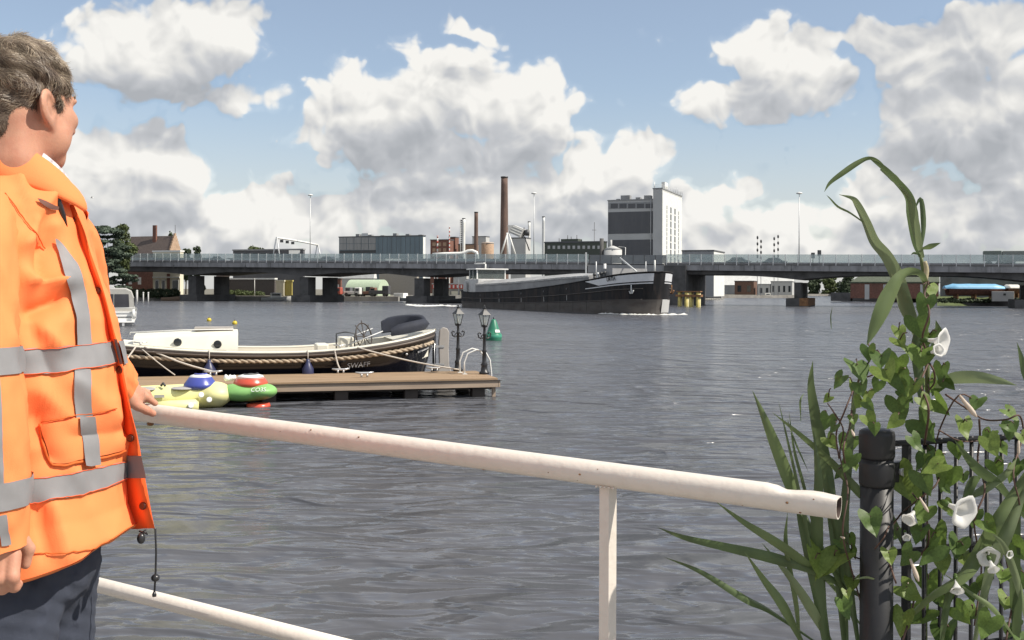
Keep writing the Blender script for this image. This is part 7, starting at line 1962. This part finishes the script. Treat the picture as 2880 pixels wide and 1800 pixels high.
for px, py in ((203, 620), (274, 818), (338, 1040), (368, 1232), (403, 1423)):
    q = on_pl(px, py, -.004); o = MB().lathe([(.0075, 0), (.0075, .003), (.005, .0045), (.002, .003), (0, .003)], n=14).build("snap_button", pmat("snap_dark", (.10, .03, .02), .35, metal=.4), plk); o.location = q; o.rotation_euler = (math.radians(85), 0, math.radians(-18))
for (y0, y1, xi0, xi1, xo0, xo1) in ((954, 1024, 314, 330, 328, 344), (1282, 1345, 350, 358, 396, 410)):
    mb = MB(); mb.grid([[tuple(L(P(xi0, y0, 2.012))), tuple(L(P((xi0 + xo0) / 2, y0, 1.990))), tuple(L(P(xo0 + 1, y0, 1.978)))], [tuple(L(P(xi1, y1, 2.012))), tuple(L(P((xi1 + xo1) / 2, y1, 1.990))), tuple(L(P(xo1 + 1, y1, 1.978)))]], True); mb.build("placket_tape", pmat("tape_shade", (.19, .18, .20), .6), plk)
# collar
mb = MB(); rows = []
CA = [math.radians(a) for a in range(-200, 12, 4)]
for a in CA:
    t = (a + math.radians(200)) / math.radians(211)
    near = max(0, min(1, (math.degrees(a) + 100) / 105))
    zt = 2.905 - .105 * near ** 1.1; zb = 2.812 - .062 * near ** 1.2
    R0, R1 = .088 + .012 * near, .104 + .026 * near
    cx = -.962 + .012 * near
    pA = Vector((cx + R0 * math.cos(a), 1.98 + R0 * math.sin(a) * 1.02, zt)); pB = Vector((cx + R1 * math.cos(a), 1.98 + R1 * math.sin(a) * 1.05, zb))
    n = Vector((math.cos(a), math.sin(a), .25)); w = .003 * math.sin(a * 7)
    rows.append([tuple(L(pB + n * -.008)), tuple(L(pB)), tuple(L(pA.lerp(pB, .5) + n * (.006 + w))), tuple(L(pA + n * .003)), tuple(L(pA + Vector((0, 0, .003)))), tuple(L(pA - n * .007)), tuple(L(pA.lerp(pB, .8) - n * .012))])
mb.grid(rows, True); collar = mb.build("collar", orange, jacket)
m_ = collar.modifiers.new("sub", 'SUBSURF'); m_.levels = 1; m_.render_levels = 1
# dark inside of the collar corner and its tab
patch(jk, [(98, 560), (128, 570), (158, 580)], [(108, 574), (132, 588), (156, 593)], "collar_tab", pmat("tab_brown", (.16, .07, .05), .8), collar, 3, 8, .006)
mb = MB(); mb.tube([L(P(158, 528, 1.93)), L(P(161, 555, 1.935)), L(P(168, 580, 1.94)), L(P(176, 606, 1.95)), L(P(186, 640, 1.96))], [.004, .005, .006, .006, .003], 6); mb.build("zip_edge", blackp, collar)
# checked shirt collar
shirt = pmat("checked_shirt", (.62, .56, .58), .8, var=.35, scale=120, detail=1.0)
mb = MB(); rows = []
for a in [math.radians(x) for x in range(-190, 20, 6)]:
    near = max(0, min(1, (math.degrees(a) + 100) / 105)); zt = 2.915 - .100 * near; rows.append([tuple(L(Vector((-.958 + r * math.cos(a), 1.985 + r * math.sin(a), zt - dz)))) for r, dz in ((.078 + .014 * near, .0), (.082 + .014 * near, -.004), (.084 + .012 * near, .03))])
mb.grid(rows, True); mb.build("shirt_collar", shirt, person)

# drawcord with toggle at the hem
a = L(P(437, 1487, 2.02)); b = L(P(437, 1625, 2.02)); c = L(P(434, 1672, 2.02))
cord = MB().tube([a + Vector((-.006, 0, .004)), a, a.lerp(b, .5) + Vector((.0015, 0, 0)), b, c], .0020, 8).build("drawcord", blackp, jacket)
MB().ball(b, (.0085, .0085, .0075), 14).build("toggle", blackp, cord); MB().lathe([(.004, -.004), (.0045, 0), (.002, .006)], c, 8).build("cord_tip", blackp, cord)
t0 = L(P(397, 1514, 1.98)); tg = MB().ball(t0, (.008, .008, .011), 12).build("toggle", blackp, jacket); MB().tube([t0 + Vector((0, 0, .010)), t0 + Vector((.008, 0, .016)), t0 + Vector((.012, 0, .008)), t0 + Vector((-.004, 0, .014))], .0018, 6).build("cord_loop", blackp, tg)

# --- jeans and shoes
def jeans_sdf(p):
    d = sd_ell(p, (-.935, 1.98, 2.08), (.130, .175, .12))
    for sd in (-.085, .085):
        e = sd_cap(p, (-.935, 1.98 + sd, 2.02), (-.925, 1.98 + sd * 1.1, 1.72), .100, .075); e = smin(e, sd_cap(p, (-.925, 1.98 + sd * 1.1, 1.72), (-.93, 1.98 + sd * 1.15, 1.37), .074, .062), .03)
        d = smin(d, e, .03)
    nz = .0035 * np.sin(p[..., 2] * 75 + 25 * np.sin(p[..., 0] * 12)) * np.sin(p[..., 0] * 38 + p[..., 1] * 20) + .0016 * np.sin(p[..., 2] * 190 + p[..., 1] * 90)
    return d + nz
v, f = surface_net(jeans_sdf, (-1.12, 1.74, 1.33), (-.74, 2.22, 2.24), .0085)
jn = put("jeans", np_mesh("jeans", v - np.array(PO), f, denim), person)
MB().tube([L(Vector((-.935 + .133 * math.cos(a), 1.98 + .178 * math.sin(a), 2.105))) for a in [2 * math.pi * i / 40 for i in range(41)]], .010, 8).build("belt", pmat("black_belt", (.015, .013, .012), .5), jn)
for sd in (-.1, .1):
    def shoe(p, s=sd): return smin(smin(sd_ell(p, (-.80, 1.98 + s, 1.335), (.075, .048, .035)), sd_cap(p, (-.95, 1.98 + s, 1.345), (-.84, 1.98 + s, 1.35), .040, .042), .03), sd_cap(p, (-.92, 1.98 + s, 1.40), (-.92, 1.98 + s, 1.36), .045, .045), .03)
    v, f = surface_net(shoe, (-1.03, 1.98 + sd - .09, 1.29), (-.70, 1.98 + sd + .09, 1.48), .010); v[:, 2] = np.maximum(v[:, 2], GZ + .002)
    put("shoe", np_mesh("shoe", v - np.array(PO), f, pmat("black_leather", (.02, .018, .016), .4)), person)

# ------------------------------------------------------------------ gull far off in the sky
p = P(258, 556, 160); t = thing("gull", "tiny white gull in the sky above the left trees", "bird", p, math.radians(20))
MB().lathe([(.0, -.28), (.05, -.2), (.085, 0), (.06, .18), (.02, .26), (0, .27)], n=10).build("body", white_p, t).rotation_euler = (0, math.radians(90), 0)
for sd in (-1, 1): MB().grid([[(-.08, sd * .05, .03), (.1, sd * .05, .03)], [(-.04, sd * .35, .16), (.10, sd * .35, .16)], [(-.12, sd * .75, .10), (-.06, sd * .75, .10)]], True).build("wing", white_p, t)
